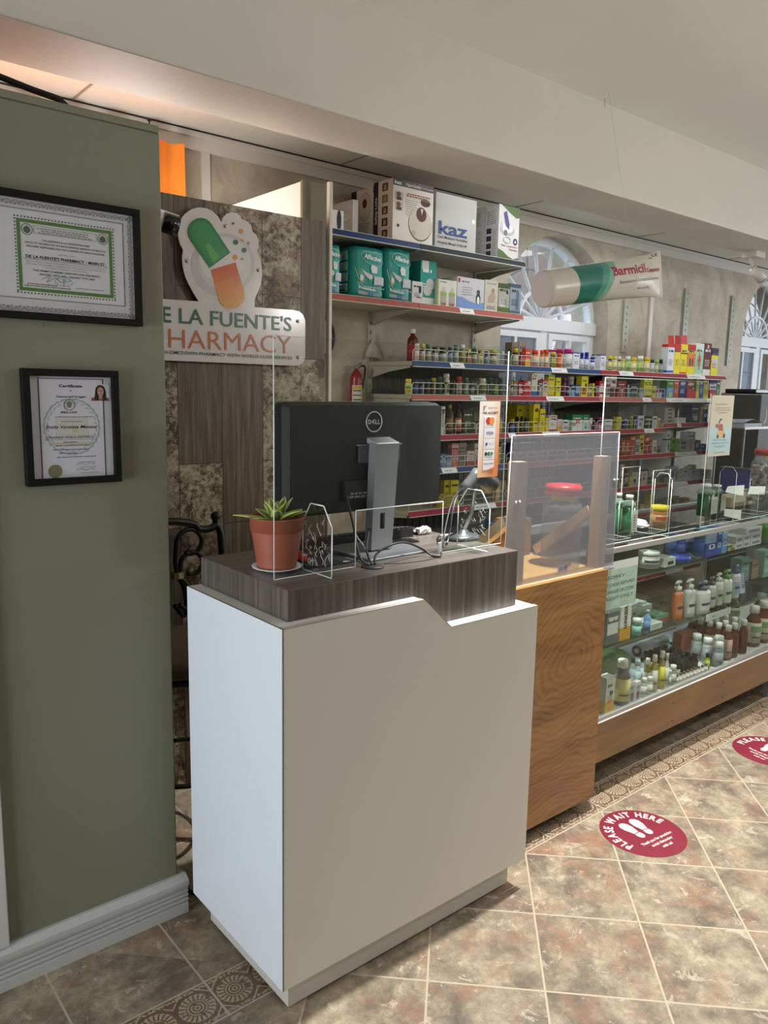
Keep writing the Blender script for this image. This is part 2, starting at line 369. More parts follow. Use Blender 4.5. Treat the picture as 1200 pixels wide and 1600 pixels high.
# ------------------------------------------------------------------ the room
XL, XR, YF, YB, ZC, ZB = -2.3, 9.4, -2.8, 3.6, 2.76, 2.70
m = MB(); m.box(XL, XR, YF, 4.0, -.1, 0, FLOORM); struct('floor', m)
m = MB(); m.box(XL, XR, YF, 2.19, ZC, ZC+.1, CEILP); struct('ceiling', m)
m = MB(); m.box(XL, XR, 2.49, 3.98, ZB, ZB+.1, BEAMP)
for x in (1.2, 2.6, 4.0, 5.4, 6.8): m.box(x, x+.012, 2.49, 3.59, ZB-.002, ZB, M('8f8a80', .6))
struct('ceiling_rear', m)
m = MB(); m.box(XL, XR, 2.19, 2.49, 2.40, 2.86, BEAMP); struct('trim_1', m, .006)
def arch_wall(y0, y1, wins, mat):
    """back wall with round-headed openings (cx, half width, sill z, spring z)"""
    m = MB(); xs = XL
    for cx, hw, zs, zsp in wins:
        m.box(xs, cx-hw, y0, y1, 0, 2.86, mat); m.box(cx-hw, cx+hw, y0, y1, 0, zs, mat)
        n = 28; top = 2.86
        arc = [(cx-hw*math.cos(math.pi*i/n), zsp+hw*math.sin(math.pi*i/n)) for i in range(n+1)]
        for i in range(n):
            a, b = arc[i], arc[i+1]
            m.add([(a[0], y0, a[1]), (b[0], y0, b[1]), (b[0], y0, top), (a[0], y0, top), (a[0], y1, a[1]), (b[0], y1, b[1]), (b[0], y1, top), (a[0], y1, top)],
                  [(0, 1, 2, 3), (7, 6, 5, 4), (0, 4, 5, 1)], mat)
        xs = cx+hw
    m.box(xs, XR, y0, y1, 0, 2.86, mat); return m
W1 = (4.56, .60, 1.10, 2.0); W2 = (7.86, .60, 1.10, 2.04)
struct('wall_back', arch_wall(3.6, 3.98, [W1, W2], TWALL))
m = MB(); m.box(XL-.1, XL, YF, .1, 0, 2.86, OUTP); m.box(XL-.1, XL, 1.9, 3.98, 0, 2.86, OUTP); m.box(XL-.1, XL, .1, 1.9, 2.35, 2.86, OUTP); struct('wall_left', m)
m = MB(); m.box(XR, XR+.1, YF, 0, 0, 2.86, OUTP); m.box(XR, XR+.1, 2.4, 3.98, 0, 2.86, OUTP); m.box(XR, XR+.1, 0, 2.4, 2.6, 2.86, OUTP); m.box(XR, XR+.1, 0, 2.4, 0, .4, OUTP); struct('wall_right', m)
m = MB(); m.box(XL, XR, YF-.1, YF, 0, 2.86, OUTP); struct('wall_front', m)
# glass entrance left and shop window right, out of frame
m = MB(); WA = M('e8ecef', .4)
for a in (.1, .98, 1.86): m.box(XL-.08, XL-.03, a, a+.04, 0, 2.35, WA)
for z in (0, 2.31): m.box(XL-.08, XL-.03, .1, 1.9, z, z+.04, WA)
struct('door_1', m)
m = MB()
for a in (0, 1.18, 2.36): m.box(XR+.03, XR+.08, a, a+.04, .4, 2.6, WA)
for z in (.4, 2.56): m.box(XR+.03, XR+.08, 0, 2.4, z, z+.04, WA)
struct('window_3', m)
# white crown moulding and battens on the back wall
m = MB()
for d, z0, z1 in ((.018, ZB-.085, ZB-.03), (.034, ZB-.03, ZB)): m.box(XL, XR, 3.6-d, 3.6, z0, z1, M('cfccc6', .45))
m.box(XL, XR, 3.56, 3.566, ZB-.006, ZB-.001, M('1c1a18', .8))
struct('trim_2', m)
for i, (x, z0, z1) in enumerate(((P(319, 250, 1, 3.6).x-.02, 1.2, ZB-.085), (P(1015, 500, 1, 3.6).x-.02, .2, ZB-.085))):
    m = MB(); m.box(x, x+.045, 3.588, 3.6, z0, z1, M('cfccc8', .45)); struct('trim_%d' % (3+i), m)
def window(n, W):
    cx, hw, zs, zsp = W; y = 3.76; fr = M('e4eaf2', .4)
    r = bpy.data.objects.new('window_%d' % n, None); col.objects.link(r); r.location = (cx, y, zs); r['_w'] = (cx, y, zs); r['kind'] = 'structure'
    m = MB()
    def arcband(r0, r1, y0, y1, z=zsp, a0=0, a1=math.pi, k=28):
        p = [(cx+r1*math.cos(a0+(a1-a0)*i/k), z+r1*math.sin(a0+(a1-a0)*i/k)) for i in range(k+1)]+[(cx+r0*math.cos(a1-(a1-a0)*i/k), z+r0*math.sin(a1-(a1-a0)*i/k)) for i in range(k+1)]
        b = len(m.v); q = len(p)
        pts = [(a, y0, c) for a, c in p]+[(a, y1, c) for a, c in p]
        fs = [(i, i+1, q-2-i, q-1-i) for i in range(k)]+[(q+q-1-i, q+q-2-i, q+i+1, q+i) for i in range(k)]+[(i, q+i, q+(i+1) % q, (i+1) % q) for i in range(q)]
        m.add(pts, fs, fr)
    arcband(hw-.045, hw, y-.03, y+.03); arcband(.24, .26, y-.01, y+.01)
    m.box(cx-hw, cx-hw+.05, y-.03, y+.03, zs, zsp, fr); m.box(cx+hw-.05, cx+hw, y-.03, y+.03, zs, zsp, fr)
    m.box(cx-hw, cx+hw, y-.05, y+.03, zsp-.045, zsp+.045, fr); m.box(cx-hw, cx+hw, y-.03, y+.03, zs, zs+.05, fr)
    m.box(cx-.035, cx+.035, y-.035, y+.03, zs, zsp, fr)
    for i in range(1, 9):
        a = math.pi*i/9; c, s = math.cos(a), math.sin(a)
        m.tube([(cx+.02*c, y, zsp+.03), (cx+(hw-.03)*c, y, zsp+(hw-.03)*s)], .011, fr, 6)
    m.build('window_frame', r)
    for sgn in (-1, 1):
        g = MB(); x0, x1 = (cx+.05, cx+hw-.06) if sgn > 0 else (cx-hw+.06, cx-.05)
        for a, b, c, d in ((x0, x0+.04, zs+.06, zsp-.06), (x1-.04, x1, zs+.06, zsp-.06), (x0+.04, x1-.04, zs+.06, zs+.10), (x0+.04, x1-.04, zsp-.10, zsp-.06)):
            g.box(a, b, y-.045, y-.012, c, d, fr)
        g.build('sash', r)
    g = MB(); cxm = cx
    p = [(cx-hw+.04, zs+.04)]+[(cx-(hw-.04)*math.cos(math.pi*i/20), zsp+(hw-.04)*math.sin(math.pi*i/20)) for i in range(21)]+[(cx+hw-.04, zs+.04)]
    g.prism([(a, b) for a, b in reversed(p)], y+.005, y+.011, WINGLASS); g.build('glass_pane', r)
    g = MB(); g.box(cx-hw+.09, cx-.09, y-.030, y-.027, zs+.10, zsp-.10, clear('grey_blue_pane_%d' % n, 'd4dae4', .05, .34, 'a4acba', .4)); g.build('grey_blue_pane', r)  # grey-blue haze sheet over the left sash
    for gx in (cx-hw*.52, cx+hw*.50): g = MB(); g.box(gx-.012, gx+.012, y-.045, y-.012, zs+.10, zsp-.10, fr); g.build('glazing_bar', r)
    g = MB(); iron = M('9a9ca6', .4)            # burglar bars outside
    yy = y+.10
    for i in (0, 4): g.box(cx-hw+.2+i*.2-.006, cx-hw+.2+i*.2+.006, yy, yy+.012, zs, zsp+.02, iron)
    for z in (zs+.25, zs+.65): g.box(cx-hw, cx+hw, yy, yy+.012, z, z+.012, iron)
    for s in (-1, 1):
        for k in (0, 1): g.tube([(cx+s*(.04+.27*k), yy+.015, zs+.25), (cx+s*(.30+.27*(1-k)*.0+.0), yy+.015, zsp-.1)], .007, iron, 6)
    g.tube([(cx-(hw-.2)*math.cos(math.pi*i/16), yy+.01, zsp+(hw-.2)*math.sin(math.pi*i/16)) for i in range(17)], .006, iron, 6)
    for i in (1.4, 3.2, 4.6):
        a = math.pi*(i)/6; g.tube([(cx, yy+.01, zsp), (cx+hw*.97*math.cos(a), yy+.01, zsp+hw*.97*math.sin(a))], .006, iron, 6)
    g.build('security_bars', r)
window(1, W1); window(2, W2)
# pale house across the street seen through the panes
b = MB(); HW = M('c8b8b0', .8, noise=.12); b.box(-2, 16, 8.2, 8.6, -.2, 5.0, HW)
for x in (3, 6.2, 9.4, 12.6): b.box(x, x+1.2, 8.17, 8.2, .9, 2.1, M('8a97a8', .3))
b.prism([(-2.4, 5.0), (16.4, 5.0), (16, 5.4), (-2, 5.4)], 8.0, 8.7, M('b7a79e', .8))
tag(b.build('street_building', None, (7, 8.4, 0)), 'pale house wall across the street beyond the windows', 'building')
b = MB(); b.box(-3, 17, 4.1, 12, -.12, -.1, M('a8a49c', .9)); struct('ground', b)

# green partition wall, baseboard, casing
GW = .877
m = MB(); m.box(XL, GW, 1.965, 2.065, 0, 2.14, GREENP); m.box(XL, GW-.002, 1.962, 2.068, 2.14, 2.158, GREENP); struct('wall_side', m, .004)
m = MB(); BBW = M('b9b8b4', .45)
prof = [(1.965, 0), (1.943, 0), (1.943, .028)]
for i in range(4):
    z = .028+i*.0135; prof += [(1.943, z+.0015), (1.949, z+.003), (1.943, z+.0105), (1.943, z+.0125)]
prof += [(1.943, .086), (1.937, .090), (1.937, .104), (1.955, .117), (1.965, .117)]
m.prism(prof, XL, GW+.022, BBW, 'x'); m.box(GW, GW+.022, 1.965, 2.09, 0, .112, BBW); struct('baseboard_left', m)
m = MB(); m.box(.30, .4195, 1.945, 1.965, .117, 2.14, M('c4c2bd', .45)); struct('trim_5', m, .003)

# tile-clad partition with its white end trim
m = MB(); m.box(XL, 1.835, 2.60, 2.68, 0, 2.157, CLAD); struct('wall_inner', m)
m = MB(); m.box(1.847, 1.862, 2.592, 2.615, 0, 2.31, M('d8d4ca', .4)); struct('trim_6', m, .003)
c = thing('wall_cabinet', 'white cabinet with olive front rising behind the tiled partition', 'cabinet', (1.79, 2.9, 2.157))
x0 = P(472, 283, 1, 2.69).x; zt = P(472, 283, 1, 2.69).z
m = MB(); m.box(x0, x0+.012, 2.70, 3.55, 1.95, zt, M('eceeea', .4)); m.box(x0, 1.90, 3.54, 3.55, 1.95, 2.10, WHITE); m.build('cabinet_body', c)
m = MB(); m.box(x0-.001, P(514, 300, 1, 2.69).x, 2.685, 2.70, 2.158, zt+.004, M('77755f', .5)); m.build('front_panel', c)

# orange curtain at the left end of the back wall
m = MB(); n = N('orange_curtain_cloth'); n.b.inputs['Base Color'].default_value = lin('ee8a2a'); n.b.inputs['Roughness'].default_value = .8
n.b.inputs['Emission Color'].default_value = lin('ee8a2a'); n.b.inputs['Emission Strength'].default_value = 0
CUR = n.m
def curtain_face(y):
    pts = []; fs = []; k = 60
    xe = P(288, 300, 1, 3.5).x
    for i in range(k+1):
        x = .3+(xe-.3)*i/k; yy = y+.022*math.sin(i*.9)+.01*math.sin(i*2.3)
        for z in (.4, 1.4, 2.2, 2.60): pts.append((x+.004*math.sin(z*7), yy, z))
    for i in range(k):
        for j in range(3): fs.append((i*4+j, (i+1)*4+j, (i+1)*4+j+1, i*4+j+1))
    return pts, fs
for y in (3.50, 3.503):
    p, f = curtain_face(y); m.add(p, f if y < 3.502 else [tuple(reversed(q)) for q in f], CUR, True)
tag(m.build('curtain', None, (1, 3.5, .4)), 'bright orange curtain hanging by the top of back wall', 'curtain')
# thick black cable draped over the top of the green wall
m = MB(); m.tube([P(-60, 98, 1, 2.3), P(0, 120, 1, 2.25), P(50, 140, 1, 2.18), P(92, 155, 1, 2.1), Vector((P(112, 160, 1, 2.05).x, 2.05, 2.17))], .008, M('141312', .6))
tag(m.build('cable', None, (0, 2.2, 2.2)), 'black cable sagging over the green wall top', 'cable')
m = MB(); h = P(233, 186, 1, 2.0); m.tube([(h.x, 2.0, 2.158), (h.x, 2.0, 2.178)], .002, M('2a2826', .5)); m.tube([(h.x-.005, 2.0, 2.178), (h.x+.005, 2.0, 2.178)], .003, M('2a2826', .5))
tag(m.build('screw_hook', None, (h.x, 2.0, 2.158)), 'tiny dark screw hook on the green wall top', 'hook')

# ------------------------------------------------------------------ white counter
CX0, CX1, CY0, CY1 = .889, 1.765, 1.413, 1.885
c = thing('reception_counter', 'white laminate counter with grey-brown wood top block', 'counter', (1.327, 1.65, 0))
prof = [(CX0+.003, .098), (CX1-.003, .098), (CX1-.003, .902), (1.41, .902), (1.311, .9915), (CX0+.003, .9915)]
m = MB(); m.prism(prof, CY0+.020, CY1, WHITELAM); m.build('cabinet_body', c)  # body laminate whitened for the daylight on the ledge
prof = [(CX0, .097), (CX1, .097), (CX1, .903), (1.4115, .903), (1.3125, .9925), (CX0, .9925)]
m = MB(); m.prism(prof, CY0, CY0+.0185, M('ccc8c0', .35)); m.build('front_panel', c, bevel=.0006, label='notched white front panel, toned beige for its shade')  # same white laminate, weaker light on the front put into its colour
m = MB(); m.box(CX0-.0015, CX0+.0025, CY0+.0015, CY1, .097, .9925, M('d3d8de', .3)); m.build('side_panel', c)  # cool daylight tint put into the side laminate colour
m = MB(); SM = M('1c1b1a', .6); m.box(CX0-.0018, CX0-.0004, CY0+.001, CY1, .9922, .9936, SM); m.box(CX0, CX0+.0012, CY0-.0008, CY0+.001, .0975, .9925, SM)
for a_, b_ in (((CX0, .9925), (1.3125, .9925)), ((1.3125, .9925), (1.4115, .903)), ((1.4115, .903), (CX1, .903))): m.tube([(a_[0], CY0-.0002, a_[1]), (b_[0], CY0-.0002, b_[1])], .0006, SM, 4)
m.build('edge_seam', c, label='fine black edge seam')
m = MB(); m.box(.926, 1.728, 1.449, 1.857, .012, .0975, M('bdb8b0', .4)); m.build('plinth', c)
for x in (1.0, 1.69):
    for y in (1.475, 1.83):
        m = MB(); m.lathe([(.014, 0), (.014, .004), (.006, .006), (.006, .013)], (x, y, 0), M('9a9a98', .3, 1), 14); m.build('levelling_foot', c)
wp = [(.928, .9925), (1.3125, .9925), (1.41, .9035), (1.7124, .9035), (1.7124, 1.064), (.928, 1.064)]
m = MB(); m.prism(wp, 1.4541, 1.883, GREYWOOD); m.box(.928, 1.7124, 1.4541, 1.883, 1.064, 1.0663, GREYTOP); m.build('wood_top', c, bevel=.0008, label='grey-brown wood-grain top block')
CT = 1.0665

# clear acrylic shield on the counter, with slot and two fin feet
s = thing('counter_shield', 'clear acrylic shield standing on the wood counter top', 'shield', (1.35, 1.55, CT))
y = 1.55; x0, x1, zt = .9515, 1.745, 1.635
sx0, sx1, szt = P(555, 888, 1, y).x, P(690, 862, 1, y).x, P(555, 798, 1, y).z
m = MB(); m.box(x0, sx0, y-.0015, y+.0015, CT, szt, ACRYL); m.box(sx1, x1, y-.0015, y+.0015, CT, szt, ACRYL); m.box(x0, x1, y-.0015, y+.0015, szt, zt, ACRYL); m.build('acrylic_sheet', s)
def rimstrip(m, a, b, y, t=.0018, mat=EDGE):
    """polished edge between two (x,z) points in plane y"""
    a, b = Vector((a[0], y, a[1])), Vector((b[0], y, b[1])); m.tube([a, b], t, mat, 4)
m = MB()
for a, b in (((x0, CT+.002), (x0, zt)), ((x1, CT+.002), (x1, zt)), ((x0, CT+.0015), (sx0, CT+.0015)), ((sx1, CT+.0015), (x1, CT+.0015)), ((sx0, CT), (sx0, szt)), ((sx1, CT), (sx1, szt)), ((sx0, szt), (sx1, szt))):
    rimstrip(m, a, b, y, .0014)
m.build('polished_edge', s)
m = MB(); rimstrip(m, (x0, zt), (x1, zt), y, .0006, clear('dull_edge', 'dfe3e0', .3)); m.build('top_edge', s)
def fin(parent, x, y0, y1, h, seed, z0=CT, leanx=0):
    rg = random.Random(seed); ym = (y0+y1)/2; w = (y1-y0); c = .28*w
    poly = [(y0, z0), (y1, z0), (y1, z0+h*.72), (y1-c, z0+h), (y0+c, z0+h), (y0, z0+h*.72)]
    m = MB(); m.prism(poly, x-.0012, x+.0012, ACRYL, 'x')
    for i in range(6):
        a, b = poly[i], poly[(i+1) % 6]; m.tube([(x, a[0], a[1]), (x, b[0], b[1])], .0018, EDGE, 4)
    m.build('foot_fin', parent)
    return m
for i, (pa, pb) in enumerate((((475, 897), (520, 903)), ((715, 848), (762, 868)))):
    q = P(pa[0]+22, pa[1], 2, CT); x = q.x if i == 0 else q.x
    x = P(495, 897, 1, 1.55).x if i == 0 else P(738, 857, 1, 1.55).x
    fin(s, x, 1.487, 1.613, .172, i)
    m = MB(); rg = random.Random(i)              # cracked film marks on the fin
    for k in range(26):
        yy, zz = rg.uniform(1.50, 1.60), rg.uniform(CT+.01, CT+.135); pts = []
        for j in range(5):
            pts.append((x-.0025, yy, zz)); yy += rg.uniform(-.011, .011); zz += rg.uniform(-.013, .013)
            yy = min(1.608, max(1.493, yy)); zz = min(CT+.15, max(CT+.004, zz))
        m.tube(pts, .00035, EDGE, 4)
    m.build('crack_marks', s)
for px, py in ((560, 880), (612, 700)): pass

# card acceptance strip stuck to the shield
t = thing('payment_sign', 'narrow white and orange card acceptance sign on the clear shield', 'sign', (1.64, 1.545, 1.25))
y = 1.5465
A, B = P(750, 627, 1, y), P(783, 628, 1, y); C_, D = P(746, 742, 1, y), P(776, 744, 1, y)
zt, zb = A.z, D.z; xl, xr = (A.x+C_.x)/2, (B.x+D.x)/2; W_, H_ = xr-xl, zt-zb
n = N('orange_fade_paper'); q = n.xyz(n.pos()); f = n.math('ADD', n.math('MULTIPLY', n.math('SUBTRACT', q[0], xl), .5/W_), n.math('MULTIPLY', n.math('SUBTRACT', zt, q[2]), .6/H_))
n.l.new(n.ramp(f, [(.30, 'efe6de'), (.55, 'e9c3a6'), (.95, 'd9824a')]), n.b.inputs['Base Color']); FADE = n.m
m = MB(); m.box(xl, xr, y-.0006, y+.0006, zb, zt, FADE); UX, UZ = (1, 0, 0), (0, 0, 1)
def at(u, v): return (xl+u*W_, y-.0008, zb+v*H_)
m.text('HERITAGE', at(.40, .905), UX, UZ, W_*.45, H_*.022, M('8a8680', .6), bold=0)
m.box(xl+.18*W_, xl+.22*W_, y-.001, y-.0006, zb+.89*H_, zb+.94*H_, M('77716b', .6)); m.box(xl+.18*W_, xl+.32*W_, y-.001, y-.0006, zb+.935*H_, zb+.94*H_, M('77716b', .6))
m.text('WE ACCEPT', at(.14, .835), UX, UZ, W_*.76, H_*.030, BLACK, bold=.03)
def chip(v0, v1):
    m.box(xl+.24*W_, xl+.78*W_, y-.0012, y-.0006, zb+v0*H_, zb+v1*H_, M('e6e6ea', .5))
for v0, v1 in ((.665, .80), (.52, .655), (.375, .51), (.235, .365), (.095, .225)): chip(v0, v1)
def disc(m, cx, z, r, mat, yy, sx=1): m.add([(cx+r*sx*math.cos(a*math.pi/12), yy, z+r*math.sin(a*math.pi/12)) for a in range(24)], [tuple(range(24))], mat)
disc(m, xl+.43*W_, zb+.745*H_, W_*.125, M('c81f22', .5), y-.0014); disc(m, xl+.60*W_, zb+.745*H_, W_*.125, M('e8902a', .5), y-.0016)
yy = y-.0016
def at(u, v): return (xl+u*W_, yy, zb+v*H_)
m.text('mastercard', at(.32, .68), UX, UZ, W_*.38, H_*.010, BLACK, bold=0)
m.text('VISA', at(.34, .568), UX, UZ, W_*.35, H_*.038, M('1d2f7c', .5), bold=.02, italic=.2)
disc(m, xl+.37*W_, zb+.44*H_, W_*.055, M('3b4f86', .5), yy); m.text('Diners Club', at(.46, .445), UX, UZ, W_*.26, H_*.012, INK, bold=0); m.text('INTERNATIONAL', at(.46, .428), UX, UZ, W_*.26, H_*.008, INK, bold=0)
for k, cc in enumerate(('111111', '16331f', '4f8f3c')): disc(m, xl+(.36+.14*k)*W_, zb+.31*H_, W_*.065, M(cc, .5), yy-.0001*k)
m.text('N', at(.485, .30), UX, UZ, None, H_*.018, WHITE, off=.0004, bold=.02); m.text('METROPOLITAN', at(.32, .258), UX, UZ, W_*.38, H_*.009, BLACK, bold=0)
m.text('DISCOVER', at(.27, .168), UX, UZ, W_*.47, H_*.018, BLACK, bold=.015); m.add([at(.78, .095), at(.78, .13), at(.42, .095)], [(0, 1, 2)], M('dd7a35', .5))
m.build('printed_card', t)

# ------------------------------------------------------------------ monitor
t = thing('computer_monitor', 'black desktop monitor on silver stand, seen from its back', 'monitor', (1.36, 1.66, CT))
MY = 1.70; a = P(443, 627, 1, MY); b = P(689, 630, 1, MY); x0, x1, zt = a.x, b.x, (a.z+b.z)/2; zb = P(687, 786, 1, MY).z
zb2 = zb-.0
BK = M('1b1c1e', .55, 0, .35)
m = MB(); k = 12; prof = []
def rr(x0, x1, z0, z1, r, n=6):
    p = []
    for cx, cz, a0 in ((x1-r, z0+r, -90), (x1-r, z1-r, 0), (x0+r, z1-r, 90), (x0+r, z0+r, 180)):
        for i in range(n+1):
            a = R(a0+90*i/n); p.append((cx+r*math.cos(a), cz+r*math.sin(a)))
    return p
m.prism(rr(x0, x1, zb, zt, .012), MY+.012, MY+.040, M('17181a', .4)); m.build('screen_body', t)
m = MB(); o = rr(x0+.001, x1-.001, zb+.001, zt-.001, .012); i_ = rr(x0+.010, x1-.010, zb+.010, zt-.008, .012); q = len(o)
m.add([(a, MY+.012, z) for a, z in o]+[(a, MY-.014, z) for a, z in i_], [(i, (i+1) % q, q+(i+1) % q, q+i) for i in range(q)]+[tuple(range(q, 2*q))], BK); m.build('back_cover', t)
m = MB(); m.prism(rr(x0-.0015, x1+.0015, zb-.001, zt+.0015, .013), MY+.0405, MY+.046, M('8a8c8e', .3, .6)); m.build('bezel', t)
m = MB(); m.box(x0+.045, x1-.02, MY+.002, MY+.010, zt-.0155, zt-.0115, BLACK); m.build('vent_slot', t)
m = MB(); L = P(584.5, 659, 1, MY-.015); rg = .0275; SV = M('b9bcbf', .3, .5)
m.tube([(L.x+rg*math.cos(i*math.pi/16), MY-.0155, L.z+rg*math.sin(i*math.pi/16)) for i in range(32)], .0018, SV, 6, True)
m.text('D', (L.x-.0215, MY-.016, L.z-.006), UX, UZ, .011, .012, SV, bold=.05); 
m.add([Vector((L.x-.0045, MY-.016, L.z))+Vector((dx, 0, dz)) for dx, dz in ((-.006, 0), (.004, .0075), (.0065, .005), (-.002, -.0005), (.0065, -.004), (.004, -.0065))], [(0, 3, 2, 1), (0, 5, 4, 3)], SV)
m.box(L.x-.006, L.x+.002, MY-.0162, MY-.0158, L.z-.0008, L.z+.0008, SV)
for k in (0, 1): m.text('L', (L.x+.0035+k*.0095, MY-.016, L.z-.006), UX, UZ, .0075, .012, SV, bold=.05)
m.build('emblem', t)
m = MB(); u = P(560, 780, 1, MY-.02); m.box(u.x-.05, u.x+.14, MY-.026, MY-.0135, zb+.04, zb+.092, M('141416', .45)); m.build('port_cover', t)
m = MB(); u = P(545, 790, 1, MY-.027)
m.scribble((u.x-.0, MY-.0265, zb+.045), UX, UZ, .07, .018, 2, M('8e8e90', .6), .0004); m.build('port_label', t)
CC = P(602, 760, 1, 1.655)
m = MB(); SL = M('8c8f92', .38, .35)
tx0, tx1 = P(588, 690, 1, 1.645).x, P(624, 690, 1, 1.645).x; tz = P(600, 692, 1, 1.645).z; bx0, bx1 = P(580, 850, 1, 1.645).x, P(612, 850, 1, 1.645).x
h0, h1 = P(602, 826, 1, 1.645).z, P(602, 801, 1, 1.645).z; hx = (bx0+bx1)/2+.002
ln = lambda z: (bx0+(tx0-bx0)*(z-CT)/(tz-CT), bx1+(tx1-bx1)*(z-CT)/(tz-CT))
def colseg(z0, z1, xa0, xb0, xa1, xb1): m.add([(xa0, 1.645, z0), (xb0, 1.645, z0), (xb1, 1.645, z1), (xa1, 1.645, z1), (xa0, 1.675, z0), (xb0, 1.675, z0), (xb1, 1.675, z1), (xa1, 1.675, z1)], [(0, 1, 2, 3), (7, 6, 5, 4), (0, 3, 7, 4), (1, 5, 6, 2), (4, 5, 1, 0), (3, 2, 6, 7)], SL)
a, b = ln(CT+.012), ln(h0); colseg(CT+.012, h0, *a, *b); b2 = ln(h1); colseg(h0, h1, b[0], hx-.0085, b2[0], hx-.0085); colseg(h0, h1, hx+.0085, b[1], hx+.0085, b2[1]); e = ln(tz); colseg(h1, tz, *b2, *e)
m.build('stand_column', t)
m = MB(); m.add([(e[0], 1.643, tz), (e[1], 1.643, tz), (e[1], 1.69, tz+.014), (e[0], 1.69, tz+.014), (e[0], 1.643, tz-.004), (e[1], 1.643, tz-.004), (e[1], 1.69, tz-.004), (e[0], 1.69, tz-.004)], [(0, 1, 2, 3), (4, 5, 1, 0), (3, 2, 6, 7), (0, 3, 7, 4), (1, 5, 6, 2), (7, 6, 5, 4)], M('c3c6c8', .3, .5)); m.build('stand_cap', t, bevel=.003)
m = MB(); zz = tz-.01; m.box(tx0-.03, tx1+.03, 1.675, 1.688, zz-.045, zz+.0, M('55585a', .4, .5)); m.box(tx0-.035, tx1+.04, 1.68, 1.686, zz+.001, zz+.004, M('a4a7a9', .3, .5)); m.build('mount_bracket', t)
m = MB(); corners = [P(521, 864, 2, CT+.008), P(576, 877, 2, CT+.008), P(648, 856, 2, CT+.008), P(608, 845, 2, CT+.008)]
m.add([(1.262, 1.578, CT), (1.478, 1.585, CT), (1.478, 1.775, CT), (1.245, 1.765, CT), (1.262, 1.578, CT+.006), (1.478, 1.585, CT+.006), (1.478, 1.775, CT+.012), (1.245, 1.765, CT+.012)], [(3, 2, 1, 0), (4, 5, 6, 7), (0, 1, 5, 4), (1, 2, 6, 5), (2, 3, 7, 6), (3, 0, 4, 7)], M('7a7e82', .3, .45)); m.build('stand_base', t, bevel=.003)
# cable grommet and leads
g0 = P(575, 884, 2, CT)
m = MB(); m.lathe([(.030, 0), (.030, .002), (.027, .005), (.012, .0055), (0, .0055)], (g0.x, 1.527, CT), M('2c2b2a', .5), 28); tag(m.build('cable_grommet', None, (g0.x, 1.527, CT)), 'round dark desk cable grommet near the counter front', 'cable grommet')
gx, gy = g0.x, 1.527
def spl(pts, n=8):
    pts = [Vector(p) for p in pts]; out = []
    for i in range(len(pts)-1):
        p0, p1, p2, p3 = pts[max(i-1, 0)], pts[i], pts[i+1], pts[min(i+2, len(pts)-1)]
        for k in range(n):
            t = k/n; out.append(.5*((2*p1)+(p2-p0)*t+(2*p0-5*p1+4*p2-p3)*t*t+(3*p1-p0-3*p2+p3)*t**3))
    return out+[pts[-1]]
def cable(label, pts, r=.0025, mat=None):
    m = MB(); m.tube(spl(pts), r, mat or M('1e1e20', .5), 8); return tag(m.build('cable', None, pts[0]), label, 'cable')
CZ = CT+.006
cable('black lead dropping from monitor back into the desk grommet', [(gx-.01, gy, CZ), P(562, 870, 1, 1.56), P(552, 820, 1, 1.63), P(541, 775, 1, 1.67)], .0032)
cable('black lead rising behind the silver stand from the grommet', [(gx-.002, gy, CZ), P(573, 860, 1, 1.58), P(575, 838, 1, 1.62), P(578, 820, 1, 1.69)], .0028)
cable('pale grey thin lead looping beside the grommet', [(gx-.005, gy+.005, CZ), P(571, 858, 1, 1.60), P(560, 842, 1, 1.63), P(556, 835, 1, 1.66)], .0018, M('9b9c9e', .4))
cable('dark cable arcing from the grommet to the shield slot', [(gx+.008, gy, CZ), P(588, 866, 1, 1.54), P(612, 851, 1, 1.54), P(635, 848, 1, 1.545), P(660, 858, 1, 1.55), P(675, 868, 2, CT+.004), P(687, 869, 2, CT+.004), P(690, 862, 1, 1.56), P(693, 840, 1, 1.60), P(699, 810, 1, 1.66), P(706, 785, 1, 1.70), P(716, 768, 1, 1.74)], .003)
cable('thin dark wire lying along the counter front edge', [P(600, 881, 2, CT+.001), P(625, 880, 2, CT+.001), P(660, 876, 2, CT+.001), P(683, 871, 2, CT+.001)], .001)
m = MB(); a = P(689, 866, 1, 1.55); m.box(a.x-.004, a.x+.005, 1.553, 1.560, CT, CT+.03, M('e5e5e3', .4)); tag(m.build('cable_clip', None, (a.x, 1.556, CT)), 'small white clip beside the shield slot edge', 'clip')
# keyboard behind the monitor, mouse, mouse mat
t = thing('keyboard', 'black keyboard lying behind the monitor base', 'keyboard', (1.42, 1.82, CT))
m = MB(); m.add([(1.19, 1.785, CT), (1.60, 1.785, CT), (1.60, 1.868, CT), (1.19, 1.868, CT), (1.19, 1.785, CT+.026), (1.60, 1.785, CT+.026), (1.60, 1.868, CT+.012), (1.19, 1.868, CT+.012)], [(3, 2, 1, 0), (4, 5, 6, 7), (0, 1, 5, 4), (1, 2, 6, 5), (2, 3, 7, 6), (3, 0, 4, 7)], M('17171a', .5)); m.build('keyboard_body', t)
m = MB()
for i in range(22):
    for j in range(4): m.box(1.20+i*.018, 1.214+i*.018, 1.792+j*.018, 1.805+j*.018, CT+.012, CT+.031-j*.003, M('232327', .6))
m.build('keys', t)
m = MB(); q = P(655, 843, 2, CT); q = Vector((1.635, 1.835, CT)); m.sphere((q.x, q.y, CT+.0), .03, M('101012', .35), 16, sx=1.0, sy=1.25, sz=.7); m.v = [(a, b, max(c, CT)) for a, b, c in m.v]
tag(m.build('computer_mouse', None, q), 'black mouse lying right of the monitor base', 'mouse')
